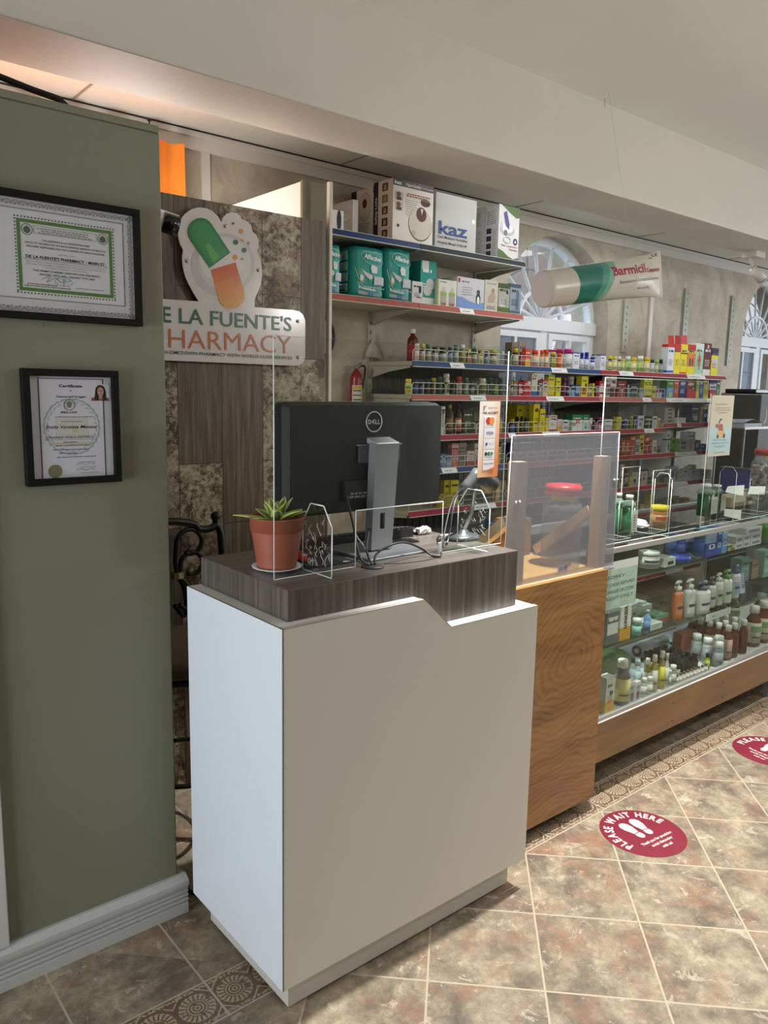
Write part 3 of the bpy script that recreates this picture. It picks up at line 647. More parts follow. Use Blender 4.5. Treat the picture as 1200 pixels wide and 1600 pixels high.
m = MB(); q = P(520, 880, 2, CT); m.box(1.08, 1.235, 1.60, 1.74, CT, CT+.002, M('1c1e24', .7)); m.text('&', (1.20, 1.607, CT+.0022), (1, 0, 0), (0, 1, 0), .022, .012, WHITE)
tag(m.build('mouse_mat', None, (1.16, 1.67, CT)), 'dark mouse mat beside the plant pot and red mouse', 'mouse mat')
t = thing('wireless_mouse', 'small red and black wireless mouse behind the plant pot', 'mouse', (1.135, 1.685, CT+.0022))
q = P(467, 868, 2, CT+.02); t.location = (q.x, q.y, CT+.0022); t['_w'] = (q.x, q.y, CT+.0022)
m = MB(); m.sphere((q.x, q.y, CT+.0122), .026, M('c2201c', .22), 18, sx=.75, sy=1.2, sz=.75); m.v = [(a, b, max(c, CT+.010)) for a, b, c in m.v]; m.build('mouse_shell', t)
m = MB(); m.sphere((q.x, q.y, CT+.0122), .0265, M('101012', .4), 18, sx=.77, sy=1.22, sz=.38); m.v = [(a, b, min(max(c, CT+.0022), CT+.0125)) for a, b, c in m.v]; m.build('mouse_base', t)
m = MB(); m.box(q.x-.006, q.x+.006, q.y-.030, q.y-.018, CT+.024, CT+.028, M('dcdcdc', .3)); m.build('scroll_wheel', t)

# ------------------------------------------------------------------ plant
pc = (1.015, 1.640); TER = M('95503a', .5, noise=.08)
m = MB(); m.lathe([(.035, 0), (.040, .003), (.062, .010), (.063, .012), (.040, .0065), (0, .006)], (*pc, CT), M('dededc', .3), 36)
tag(m.build('saucer', None, (*pc, CT)), 'white saucer under the terracotta plant pot', 'saucer')
t = thing('potted_succulent', 'variegated green and yellow succulent in a terracotta pot', 'plant', (*pc, CT+.0068))
pz = CT+.0068; ph = .130
pr = [(.048, 0)]+[(.048+.015*i/30+(.0006 if i % 2 else 0), ph*.74*i/30) for i in range(1, 31)]+[(.066, ph*.745), (.0665, ph*.97), (.0705, ph*.985), (.0705, ph), (.066, ph), (.062, ph*.86)]
m = MB(); m.lathe(pr, (*pc, pz), TER, 40); m.build('pot', t)
m = MB(); m.lathe([(.0615, ph*.845), (.04, ph*.865), (0, ph*.87)], (*pc, pz), M('3a2c20', .9, noise=.3), 24); m.build('soil', t)
LG, LY = M('5f8038', .4, noise=.15), M('b9bd6a', .4)
rg = random.Random(3)
def leaf(az, el, ln, wd, z0=ph*.86):
    ln *= 1.2; wd *= 1.35; el = min(el*1.35, R(80))
    m = MB(); k = 9; rows = []
    for i in range(k+1):
        s = i/k; w = wd*(math.sin(math.pi*min(1, .22+s*.78))**.8)*(1 if s < .98 else 0); w = max(w, .0002)
        r = .006+ln*s*math.cos(el)*(1+.15*s); h = ln*s*math.sin(el)-.010*s*s
        fx, fy = math.cos(az), math.sin(az)
        for q, dz in ((-1, .004), (-.55, .0), (0, -.0028), (.55, 0), (1, .004)):
            rows.append((pc[0]+fx*r-fy*w*q, pc[1]+fy*r+fx*w*q, pz+z0+h+dz*w/wd))
    for off in (0,):
        for i in range(k):
            for j in range(4):
                f = (i*5+j, i*5+j+1, i*5+5+j+1, i*5+5+j)
                m.v = rows; m.face(f, LY if j in (0, 3) else LG, True)
    o = m.build('leaf', t); s_ = o.modifiers.new('thick', 'SOLIDIFY'); s_.thickness = .0018; return o
for i in range(8): leaf(i*math.pi/4+.25, R(rg.uniform(14, 30)), rg.uniform(.058, .082), .0115)
for i in range(7): leaf(i*2*math.pi/7+.5, R(rg.uniform(38, 55)), rg.uniform(.05, .068), .0105)
for i in range(4): leaf(i*math.pi/2+.9, R(rg.uniform(66, 78)), rg.uniform(.042, .055), .0085)

# ------------------------------------------------------------------ barcode scanner on stand
t = thing('barcode_scanner', 'grey barcode scanner leaning on its stand behind the right fin', 'scanner', (1.74, 1.70, CT))
bs = P(732, 843, 2, CT); bs = Vector((1.655, 1.70, CT)); GR = M('5c5f62', .3)
bb = P(724, 842, 2, CT+.0); bx, by = bb.x, min(bb.y, 1.80)
m = MB(); m.lathe([(.055, 0), (.056, .006), (.045, .014), (.018, .020), (.012, .03)], (bx, by, CT), M('43464a', .35), 28, sx=1.15, sy=.8); m.build('stand_base', t)
S0 = Vector((bx, by, CT+.025)); S1 = P(737, 800, 1, by); S2 = P(742, 765, 1, by)
m = MB(); m.tube(spl([S0, S1, S2]), .006, M('b4b6b8', .25, .6), 10); m.build('gooseneck', t)
G0, G1 = P(722, 768, 1, by), P(747, 738, 1, by); H0, H1 = P(750, 742, 1, by), P(768, 758, 1, by)
m = MB(); m.tube([G0, G0.lerp(G1, .3), G0.lerp(G1, .75), G1], [.016, .017, .018, .020], GR, 16); m.build('handle', t)
m = MB(); m.tube([G1+Vector((-.004, 0, .002)), G1+Vector((.012, 0, .003)), H0, H1], [.019, .023, .026, .030], M('3a3c3f', .35), 16); m.build('scan_head', t)
m = MB(); m.box(G1.x-.014, G1.x+.010, by-.022, by-.015, G1.z+.006, G1.z+.016, M('dbe03c', .4)); m.build('warning_label', t, label='yellow label')
cable('coiled grey lead running down from the scanner handle', [G0, P(713, 778, 1, by), P(707, 800, 1, by-.02), P(702, 835, 1, by-.03), P(698, 850, 2, CT+.004)], .003, M('4a4c50', .4))
# crumpled tissue
m = MB(); q = Vector((1.655, 1.80, CT)); rg = random.Random(5)
m.sphere((q.x, q.y, CT+.012), .022, M('f0f0ee', .7), 10, sx=1.3, sy=.9, sz=.5); m.v = [(a+rg.uniform(-.005, .005), b+rg.uniform(-.004, .004), max(CT+.001, c+rg.uniform(-.006, .006))) for a, b, c in m.v]; m.sm = [False]*len(m.sm)
tag(m.build('tissue', None, q), 'crumpled white tissue behind the shield slot', 'tissue')
m = MB(); a = P(702, 836, 2, CT+.01); m.box(a.x-.01, a.x+.055, a.y+.02, a.y+.034, CT, CT+.006, M('eaeaea', .4)); tag(m.build('pen', None, a), 'short white stick lying beside the scanner base', 'pen')
# ------------------------------------------------------------------ wooden counter, frosted screen
PY = 1.555
t = thing('wooden_counter', 'varnished wood counter block with wavy grain beside the white counter', 'counter', (2.05, 1.8, 0))
m = MB(); m.box(1.775, 2.318, PY, PY+.018, .055, .909, PANEL); m.build('front_panel', t, bevel=.0006)
m = MB(); m.box(2.300, 2.316, PY+.018, 2.08, .055, .893, BASEWOOD); m.box(1.775, 1.79, PY+.018, 2.08, .055, .893, BASEWOOD); m.box(1.79, 2.30, 2.06, 2.08, .055, .893, BASEWOOD); m.build('side_panel', t)
YW = wood('pale_yellow_board', [(.3, 'c29350'), (.5, 'd2a662'), (.7, 'dab479')], 0, 12, .35)
m = MB(); m.box(1.775, 2.318, PY+.018, 2.08, .893, .909, YW); m.build('counter_top', t)
for x in (1.80, 2.27):
    for yy in (1.62, 2.02):
        m = MB(); m.box(x, x+.04, yy, yy+.04, 0, .0555, M('2a2019', .6)); m.build('foot', t)
t = thing('frosted_screen', 'cloudy plastic sneeze screen above the wooden counter', 'screen', (2.08, 1.58, .909))
FROST = clear('frosted_plastic', 'eeeef1', .12, .27, 'a2a4ac', .35)
nn = FROST.node_tree; 
y = 1.580
a, b, c, d = P(802, 917, 1, y), P(957, 890, 1, y), P(968, 675, 1, y), P(799, 681, 1, y)
pts = [(a.x, .9095), (b.x, .9095), (c.x, c.z), (d.x+.003, c.z)]
pts[0] = (1.795, .9095)
m = MB(); m.prism(pts, y-.0015, y+.0015, FROST); m.build('sheet', t)
m = MB()
for i in range(4): rimstrip(m, pts[i], pts[(i+1) % 4], y, .0012 if i in (0, 2) else .0016)
m.build('polished_edge', t)
for k, px in enumerate((807, 961)):
    q = P(px-2, 785 if k == 0 else 750, 1, y)
    for dx in (0, .018): m = MB(); m.lathe([(.005, 0), (.005, .002), (.003, .004), (0, .0045)], (0, 0, 0), M('d0d2d2', .3, .8), 10); m.v = [(q.x+dx+a_, y-.0016-c_, q.z+b_) for a_, b_, c_ in m.v]; m.build('bolt', t)
for k, (pxa, pxb, ptop) in enumerate(((804, 820, 722), (938, 964, 713))):
    xa, xb = P(pxa, ptop, 1, 1.6).x, P(pxb, ptop, 1, 1.6).x
    if k: xa, xb = 2.292, 2.338
    zt = P(pxa, ptop, 1, 1.6).z
    t = thing('wooden_brace', 'raw wood post with a slanting strut at the %s edge of the cloudy screen' % ('left', 'right')[k], 'post', (xa, 1.6, .909), 'wooden braces behind the screen')
    m = MB(); m.box(xa, xb, 1.585, 1.625, .909, zt, PINE); m.build('post', t)
    m = MB(); zz = .909+.19
    p0 = Vector(((xa+xb)/2-.02, 1.626, zz)); p1 = Vector(((xa+xb)/2-.02, 1.86, .912))
    m.obox(p0, (.035, 0, 0), p1-p0, (0, .018, .028), PINE); m.build('strut', t)
# big empty jar
jb = P(876, 893, 2, .909); jx, jy = jb.x, 1.70
jb = P(874, 880, 1, jy); jx = jb.x; jt = P(880, 757, 1, jy).z
t = thing('plastic_jar', 'tall empty clear jar with red lid behind cloudy screen', 'jar', (jx, jy, .909))
H = jt-.909; rj = .075
m = MB(); m.lathe([(rj*.9, 0), (rj, .01), (rj, H*.70), (rj*.94, H*.76), (rj*.74, H*.80), (rj*.74, H*.9)], (jx, jy, .909), PET, 8, rot=.3); m.build('jar_body', t)
m = MB(); m.lathe([(rj*.86, H*.885), (rj*.86, H*.97), (rj*.8, H), (0, H)], (jx, jy, .909), M('c8232b', .35), 28); m.build('lid', t, label='red lid')
m = MB(); m.lathe([(rj*.745, H*.815), (rj*.745, H*.875)], (jx, jy, .909), M('dcc64a', .5), 16, a0=R(180), a1=R(255)); m.build('sticker', t)
q = P(881, 893, 1, 1.606)
m = MB(); a = P(870, 902, 1, 1.60); m.box(a.x, a.x+.055, 1.598, 1.5985, .912, .945, WHITE); m.scribble((a.x+.006, 1.5975, .925), UX, UZ, .025, .014, 3, INK); m.box(a.x+.036, a.x+.050, 1.597, 1.5978, .927, .941, M('666', .6) if 0 else INK)
tag(m.build('paper_label', None, (a.x, 1.6, .912)), 'small white barcode label low on the cloudy screen', 'label')
a = P(905, 850, 1, 1.9); m = MB(); m.box(2.17, 2.285, 1.88, 1.96, .909, 1.05, BASEWOOD); tag(m.build('wooden_block', None, (a.x, 1.9, .909)), 'brown wooden block behind the tall empty jar', 'block')

# ------------------------------------------------------------------ glass display case
GX0, GX1, GY0, GY1 = 2.345, 5.6, 1.60, 2.08
ZT = .962
t = thing('display_case', 'long glass display case on a honey wood base', 'display case', (4.0, 1.84, 0))
m = MB(); m.box(GX0, GX1, GY0, GY0+.018, .142, .302, BASEWOOD); m.box(GX0, GX1, GY1-.018, GY1, .142, .302, BASEWOOD); m.box(GX0, GX0+.018, GY0+.018, GY1-.018, .142, .302, BASEWOOD)
for px, py in ((1052, 1098), (1130, 1066), (1050, 1126), (1128, 1090)):
    q = P(px, py, 1, GY0); m.lathe([(.0035, 0), (.0035, .001), (0, .0012)], (0, 0, 0), M('30200f', .6), 10); n_ = 10*3; m.v[-30:] = [(q.x+a_, GY0-.0005-c_, q.z+b_) for a_, b_, c_ in m.v[-30:]]
m.build('base', t)
m = MB(); m.box(GX0+.018, GX1, GY0+.018, GY1-.018, .285, .303, M('cdcfca', .5)); m.build('base_board', t)
for x in (GX0+.1, 3.95, 5.3):
    for yy in (1.66, 2.02):
        m = MB(); m.box(x, x+.025, yy, yy+.025, 0, .145, M('8c8e90', .4, .5)); m.build('leg', t)
ALU = M('a9a9a6', .35, .5)
m = MB(); m.box(GX0, GX1, GY0-.004, GY0+.014, .302, .3065, M('e2e4e2', .3)); m.box(GX0, GX1, GY0-.002, GY0+.012, .3065, .322, ALU); m.build('bottom_rail', t)
m = MB(); m.box(GX0, GX1, GY0-.003, GY0+.012, ZT-.014, ZT+.004, ALU); m.build('front_rail', t)
m = MB(); m.box(GX0, GX1, GY1-.012, GY1+.003, ZT-.010, ZT+.006, M('b9bcc0', .35, .4)); m.build('rear_rail', t)
m = MB(); m.box(GX0, GX1, GY0+.004, GY0+.008, .322, ZT-.014, GLASS); m.build('front_glass', t)
m = MB(); m.box(GX0, GX1, GY0+.012, GY1-.012, ZT-.006, ZT, GLASS); m.build('top_glass', t)
m = MB(); m.box(GX0+.002, GX0+.006, GY0+.01, GY1-.01, .303, ZT-.014, GLASS); m.build('side_glass', t)
S1Y, S2Y = 1.735, 1.735
S1Z = P(1100, 876, 1, S1Y).z; S2Z = P(1030, 986, 1, S2Y).z
GD = M('4f6a5f', .2)
for z, ye, xe in ((S1Z, S1Y, GX1), (S2Z, S2Y, GX1)):
    m = MB(); m.box(GX0+.01, xe, ye+.001, GY1-.02, z-.006, z, SHELFGLASS); o = m.build('glass_shelf', t)
    m = MB(); m.box(GX0+.01, xe, ye, ye+.001, z-.006, z, GD); m.build('shelf_edge', o)
for x in (3.93, 5.2):
    m = MB(); m.box(x, x+.02, GY1-.03, GY1-.015, .303, ZT-.01, ALU); m.build('rear_post', t)

# green refund sign on the case front
y = GY0+.0005; a, b, c, d = P(948, 950, 1, y), P(993, 941, 1, y), P(995, 882, 1, y), P(948, 893, 1, y)
n = N('mottled_green_paper'); f = n.noise(n.pos(), 30, 3); n.l.new(n.ramp(f, [(.3, '86a090'), (.7, '9cb2a2')]), n.b.inputs['Base Color']); 
m = MB(); x0, x1, z0, z1 = GX0+.001, (b.x+c.x)/2, b.z, c.z; yb = GY0-.0005
m.box(x0, x1, yb-.0005, yb, z0, z1, n.m); DKG = M('4c6258', .7); wS, hS = x1-x0, z1-z0
for s_, v, hh, x_ in (('SORRY', .77, .085, .16), ('NO CASH REFUND', .58, .085, .03), ('EXCHANGE OR STORE', .40, .085, .02), ('CREDIT ONLY', .23, .085, .05)):
    m.text(s_, (x0+x_*wS, yb-.0007, z0+v*hS), UX, UZ, wS*(.5 if s_ == 'SORRY' else (.93-x_)), hh*hS, DKG, bold=.02, italic=.15)
m.box(x0, x1, yb-.0006, yb, z1, z1+.03, M('b9c1ba', .4)); m.scribble((x0+.02, yb-.0007, z1+.004), UX, UZ, .06, .008, 1, DKG)
tag(m.build('refund_sign', None, (x0, yb, z0)), 'green refund notice taped to the display case end', 'sign')

# acrylic sheets on the case top
def sheet(label, x0, x1, y, z1, edges='lr', fins=()):
    t = thing('case_shield', label, 'shield', ((x0+x1)/2, y, ZT), 'clear shields on the display case')
    m = MB(); m.box(x0, x1, y-.0015, y+.0015, ZT+.001, z1, ACRYL); m.build('acrylic_sheet', t)
    m = MB()
    if 'l' in edges: rimstrip(m, (x0, ZT+.002), (x0, z1), y, .0018)
    if 'r' in edges: rimstrip(m, (x1, ZT+.002), (x1, z1), y, .0018)
    rimstrip(m, (x0, ZT+.002), (x1, ZT+.002), y, .0012); rimstrip(m, (x0, z1), (x1, z1), y, .0008, clear('sheet_top_edge', 'e8ecea', .3, .3) if 'sheet_top_edge' not in bpy.data.materials else bpy.data.materials['sheet_top_edge'])
    m.build('polished_edge', t)
    for i, (fx, fy0, fy1) in enumerate(fins):
        m = MB(); h = .25; c = .05
        poly = [(fy0, ZT+.001), (fy1, ZT+.001), (fy1, ZT+h*.9), (fy1-.02, ZT+h), (fy0+.02, ZT+h), (fy0, ZT+h*.9)]
        m.prism(poly, fx-.0012, fx+.0012, ACRYL, 'x')
        for k in range(6):
            p_, q_ = poly[k], poly[(k+1) % 6]; m.tube([(fx, p_[0], p_[1]), (fx, q_[0], q_[1])], .0010 if abs(p_[0]-q_[0]) < .01 else .0006, EDGE, 4)
        m.build('foot_fin', t)
ys = 1.66
sheet('clear shield on the display case just right of the cloudy screen', P(943, 640, 1, ys).x, P(1104, 640, 1, ys).x-.006, ys, P(948, 590, 1, ys).z, 'l', ((P(1024, 840, 1, 1.68).x, 1.625, 1.70),))
sheet('clear shield at the right edge carrying the scooter poster', P(1104, 700, 1, ys).x, P(1104, 700, 1, ys).x+1.1, ys, P(1111, 615, 1, ys).z, 'l', ((P(1127, 800, 1, 1.68).x, 1.625, 1.70),))
# open-topped acrylic holder box with lines
def holder(label, px0, px1, pyt, y0, depth=.12):
    x0, x1 = P(px0, 820, 1, y0).x, P(px1, 810, 1, y0).x; zt = P((px0+px1)/2, pyt, 1, y0).z
    t = thing('acrylic_stand', label, 'stand', (x0, y0, ZT), 'acrylic stands on the display case')
    m = MB(); m.box(x0, x1, y0, y0+.002, ZT, zt, ACRYL); m.box(x0, x1, y0+depth, y0+depth+.002, ZT, zt, ACRYL); m.build('wall_panel', t)
    m = MB()
    for yy in (y0, y0+depth):
        for x in (x0, x1): m.tube([(x, yy, ZT+.001), (x, yy, zt)], .0013, EDGE, 4)
        m.tube([(x0, yy, zt), (x1, yy, zt)], .0006, EDGE, 4); m.tube([(x0, yy, ZT+.002), (x1, yy, ZT+.002)], .0006, EDGE, 4)
    for x in (x0, x1): m.tube([(x, y0, ZT+.002), (x, y0+depth, ZT+.002)], .001, EDGE, 4)
    m.build('polished_edge', t); return x0, x1, zt
holder('clear stand holding green bottles next to the cloudy screen', 966, 987, 783, 1.69)
holder('clear open stand around the yellow-lidded candy tub', 1015, 1042, 735, 1.70, .14)
holder('clear stand at the far right filled with papers', 1181, 1200, 770, 1.69)

# scooter poster
y = ys-.003; a, b = P(1110, 616, 1, y), P(1147, 618, 1, y); c, d = P(1108, 712, 1, y), P(1140, 711, 1, y)
x0, x1, z1, z0 = (a.x+c.x)/2, (b.x+d.x)/2, b.z, d.z; W_, H_ = x1-x0, z1-z0
n = N('beige_to_blue_poster'); q = n.xyz(n.pos()); f = n.math('DIVIDE', n.math('SUBTRACT', q[2], z0), H_)
n.l.new(n.ramp(f, [(.06, 'b5b7a6'), (.10, '9fb8bb'), (.40, 'a9c4c4'), (.55, 'bdb9a4'), (1, 'c4bba3')]), n.b.inputs['Base Color'])
m = MB(); m.box(x0, x1, y-.0006, y+.0006, z0, z1, n.m); yy = y-.001; TC, BC = M('9c7a5e', .7), M('5f8f9c', .7)
at = lambda u, v: (x0+u*W_, yy, z0+v*H_)
m.scribble(at(.15, .845), UX, UZ, .75*W_, .03*H_, 1, M('a08c70', .7), seed=4)
m.text('Send money from', at(.22, .785), UX, UZ, .6*W_, .026*H_, TC, bold=.01); m.text('all over the world', at(.2, .745), UX, UZ, .66*W_, .026*H_, TC, bold=.01); m.text('to your door', at(.3, .705), UX, UZ, .45*W_, .026*H_, TC, bold=.01)
def blob(pts, mat, dy=0): m.add([(x0+u*W_, yy-dy, z0+v*H_) for u, v in pts], [tuple(range(len(pts)))], mat)
blob([(.40, .585), (.46, .62), (.52, .62), (.50, .585)], BLACK); m.tube([at(.42, .585), at(.41, .54)], .0018, BLACK, 4)
blob([(.25, .53), (.56, .53), (.62, .40), (.45, .38), (.38, .46), (.25, .48)], M('a4604e', .7), .0002)
blob([(.42, .42), (.62, .42), (.72, .36), (.66, .31), (.36, .31), (.33, .36)], M('c8ab6a', .7), .0004)
disc(m, x0+.38*W_, z0+.325*H_, .0085, M('4c4a34', .7), yy-.0006); disc(m, x0+.66*W_, z0+.33*H_, .0095, M('3f4232', .7), yy-.0006)
m.text('Fast and easy', at(.2, .255), UX, UZ, .6*W_, .03*H_, BC, bold=.01); m.text('delivery to you', at(.15, .205), UX, UZ, .75*W_, .028*H_, BC, bold=.01)
for u0, v0, u1, v1 in ((.3, .175, .72, .178), (.3, .145, .72, .148), (.3, .145, .312, .178), (.708, .145, .72, .178)): m.box(x0+u0*W_, x0+u1*W_, yy-.0002, yy, z0+v0*H_, z0+v1*H_, BC)
m.scribble(at(.36, .152), UX, UZ, .3*W_, .015*H_, 1, BC); m.scribble(at(.2, .055), UX, UZ, .6*W_, .014*H_, 1, M('3f4a46', .7))
tag(m.build('poster', None, ((x0+x1)/2, y, z0)), 'tall beige and blue poster with a scooter picture', 'poster')

# ------------------------------------------------------------------ bottles and cartons
def hexd(c, k):
    return ''.join('%02x' % max(0, min(255, int(int(c[i:i+2], 16)*k))) for i in (0, 2, 4))
def bottle(x, y, z, w, h, body, cap, lab=None, label='', group=None, kind='pill', name='pill_bottle', cat='bottle', lab2=None, seg=14):
    """body/cap/lab: colour hex or material"""
    bm_ = body if not isinstance(body, str) else M(body, .35, 0, .3); cm = M(cap, .45, 0, .3); r = w/2
    t = thing(name, label, cat, (x, y, z), group)
    if kind == 'pill': pr = [(r*.9, 0), (r, h*.03), (r, h*.66), (r*.92, h*.72), (r*.7, h*.77), (r*.68, h*.80)]; cr, c0, c1 = r*.86, h*.78, h
    elif kind == 'tall': pr = [(r*.9, 0), (r, h*.03), (r, h*.60), (r*.9, h*.70), (r*.42, h*.80), (r*.38, h*.88)]; cr, c0, c1 = r*.48, h*.86, h
    elif kind == 'jar': pr = [(r*.93, 0), (r, h*.05), (r, h*.70), (r*.95, h*.76)]; cr, c0, c1 = r*1.0, h*.76, h
    elif kind == 'oil': pr = [(r*.9, 0), (r, h*.03), (r, h*.56), (r*.85, h*.68), (r*.45, h*.80), (r*.42, h*.84)]; cr, c0, c1 = r*.6, h*.83, h
    elif kind == 'vial': pr = [(r*.95, 0), (r, h*.03), (r, h*.68), (r*.6, h*.76), (r*.6, h*.80)]; cr, c0, c1 = r*.72, h*.78, h
    if not lab or len(lab) < 3: pass
    m = MB(); m.lathe(pr, (x, y, z), bm_, seg); m.build('bottle_body', t)
    m = MB(); m.lathe([(cr, c0), (cr, c1-h*.015), (cr*.92, c1), (0, c1)], (x, y, z), cm, seg); m.build('cap', t)
    if lab:
        l0, l1 = (h*.10, h*.60) if kind != 'tall' else (h*.10, h*.54)
        m = MB(); m.lathe([(r*1.012, l0), (r*1.012, l1)], (x, y, z), M(lab, .5), seg)
        if lab2:
            m.lathe([(r*1.03, l0+(l1-l0)*.55), (r*1.03, l0+(l1-l0)*.85)], (x, y, z), M(lab2, .5), 8, a0=R(190), a1=R(285))
        m.lathe([(r*1.03, l0+(l1-l0)*.25), (r*1.03, l0+(l1-l0)*.32)], (x, y, z), M(hexd(lab, .45), .6), 8, a0=R(200), a1=R(280))
        m.build('label', t)
    return t
_cs = [0]
def carton(x0, x1, y, z0, z1, c, bands=(), label='', group=None, depth=None, name='carton', cat='box', side=None, txt=None, flap=None, marks=True, words=()):
    """printed carton; bands: (v0,v1,colour[,u0,u1]) on the front, full-width ones wrap round the left side"""
    _cs[0] += 1; rg = random.Random(_cs[0]); W, H = x1-x0, z1-z0
    depth = depth or min(.12, max(.03, W*.6)); b = MB(); base = M(c, .6, 0, .15)
    b.box(x0, x1, y, y+depth, z0, z1, base)
    if side: b.quad((x0-.0004, y+depth, z0), (x0-.0004, y, z0), (x0-.0004, y, z1), (x0-.0004, y+depth, z1), M(side, .6, 0, .15))
    e = .0005
    for k, bd in enumerate(bands):
        v0, v1, cc = bd[:3]; u0, u1 = bd[3:5] if len(bd) > 3 else (0, 1); mm = M(cc, .6, 0, .15); e2 = e+.0002*k
        b.quad((x0+u0*W, y-e2, z0+v0*H), (x0+u1*W, y-e2, z0+v0*H), (x0+u1*W, y-e2, z0+v1*H), (x0+u0*W, y-e2, z0+v1*H), mm)
        if len(bd) == 3: b.quad((x0-e2-.0003, y+depth, z0+v0*H), (x0-e2-.0003, y, z0+v0*H), (x0-e2-.0003, y, z0+v1*H), (x0-e2-.0003, y+depth, z0+v1*H), mm)
    e3 = e+.0002*(len(bands)+1)
    if marks:
        lum = sum(int(c[i:i+2], 16) for i in (0, 2, 4))/765
        ink = M(txt or ('38363a' if lum > .45 else 'd8d4cc'), .6)
        b.scribble((x0+.1*W, y-e3, z0+.74*H), UX, UZ, .8*W, .10*H, 1, ink, fill=.7, seed=_cs[0])
        b.scribble((x0+.14*W, y-e3, z0+.30*H), UX, UZ, .7*W, .22*H, 4, ink, fill=.4, seed=_cs[0]+1)
    for s_, u, v, w_, h_, cc in words: b.text(s_, (x0+u*W, y-e3-.0002, z0+v*H), UX, UZ, w_*W, h_*H, M(cc, .5), bold=.03)
    o = b.build(name, None, (x0, y, z0)); tag(o, label, cat, group)
    if flap:
        f = MB(); f.obox((x0+.004, y+.004, z1), (W*.86, 0, 0), (W*.08, .012, H*.30), (0, .0012, -.0006), M(flap, .6, 0, .15)); f.build('flap', o, label='raised top flap')
    return o

# ------------------------------------------------------------------ back wall shelving
SY = 3.20
LIPS = {'b': '284370', 'r': '942b36', 'p': 'ab5d55', 'w': 'dfe0dc', 'n': '18222f'}
BAY = [2.832, 3.620, 4.528, 5.370, 6.235]
ZS = {'U1': 2.28, 'U2': 1.975, 'A': 1.672, 'B': 1.492, 'C': 1.267, 'C4': 1.302, 'D': 1.079, 'E': .846, 'F': .64, 'G': .432, 'H': .146}
def shelf(x0, x1, z, lip, label, tags=(), fence=None, lipsplit=()):
    t = thing('wall_shelf', label, 'shelf', ((x0+x1)/2, 3.4, z))
    x0 += .002; x1 -= .002
    m = MB(); m.box(x0, x1, SY+.003, 3.585, z-.022, z, SHELFP); m.build('deck', t)
    m = MB(); m.add([(x0, SY, z+.002), (x1, SY, z+.002), (x1, SY-.010, z-.026), (x0, SY-.010, z-.026), (x0, SY+.003, z+.002), (x1, SY+.003, z+.002), (x1, SY+.003, z-.026), (x0, SY+.003, z-.026)],
        [(3, 2, 1, 0), (4, 5, 6, 7), (0, 1, 5, 4), (3, 0, 4, 7), (1, 2, 6, 5), (2, 3, 7, 6)], M(LIPS[lip], .55, 0, .2))
    m.box(x0, x1, SY-.012, SY+.001, z-.030, z-.026, M('c6c6c0', .4)); m.box(x0, x1, SY-.002, SY+.003, z+.002, z+.0045, M('d2d2cc', .4)); m.build('price_rail', t)
    for s in (x0+.002, x1-.004):
        m = MB(); m.prism([(SY+.02, z-.024), (3.585, z-.024), (3.585, z-.095), (3.40, z-.055), (SY+.02, z-.034)], s, s+.003, SHELFP, 'x'); m.build('bracket', t)
    for u0, u1 in tags:
        a, b = x0+(x1-x0)*u0, x0+(x1-x0)*u1
        def q(x, zz, e=.0012): return (x, SY-e-(z+.002-zz)*.357, zz)
        m = MB(); m.add([q(a, z+.001), q(b-.006, z+.001), q(b, z-.0255), q(a+.006, z-.0255)], [(3, 2, 1, 0)], M('e4e5e6', .45))
        nrm = Vector((0, -1, .357)).normalized(); up = Vector((0, .357, 1)).normalized()
        m.scribble(Vector(q(a+.02, z-.016, .0018)), UX, up, (b-a)*.6, .009, 1, M('555a60', .6), seed=int(a*100)); m.build('price_tag', t)
    if fence:
        for u0, u1, hh in fence:
            a, b = x0+(x1-x0)*u0, x0+(x1-x0)*u1; yy = SY+.008; r_ = .0022; z_ = z+.0045
            m = MB(); wm = M('c9c9c0', .35); m.tube([(a, yy, z_), (a, yy, z_+hh-.012), (a+.012, yy, z_+hh), (b-.012, yy, z_+hh), (b, yy, z_+hh-.012), (b, yy, z_)], r_, wm, 6)
            m.tube([(a, yy, z_+hh*.5), (b, yy, z_+hh*.5)], r_*.8, wm, 5)
            k = max(1, int((b-a)/.10))
            for i in range(1, k+1): m.tube([(a+(b-a)*i/(k+1), yy, z_), (a+(b-a)*i/(k+1), yy, z_+hh)], r_*.8, wm, 5)
            m.build('wire_guard', t)
    return t
F3 = ((.01, .33, .062), (.34, .66, .062), (.67, .99, .062))
UX0, UXM, UX1 = 2.02, 2.865, 3.712
wh = ['leftmost bay', 'window bay', 'third bay', 'right end bay']
shelf(UX0, UXM, ZS['U1'], 'b', 'highest shelf with blue rail, half hidden by the tiled partition'); shelf(UXM, UX1, ZS['U1'], 'n', 'highest shelf with dark rail under the humidifier box')
shelf(UX0, UXM, ZS['U2'], 'p', 'pink-railed shelf holding the teal diaper packs'); shelf(UXM, UX1, ZS['U2'], 'p', 'pink-railed shelf holding the baby bottle box', tags=((.36, .50),))
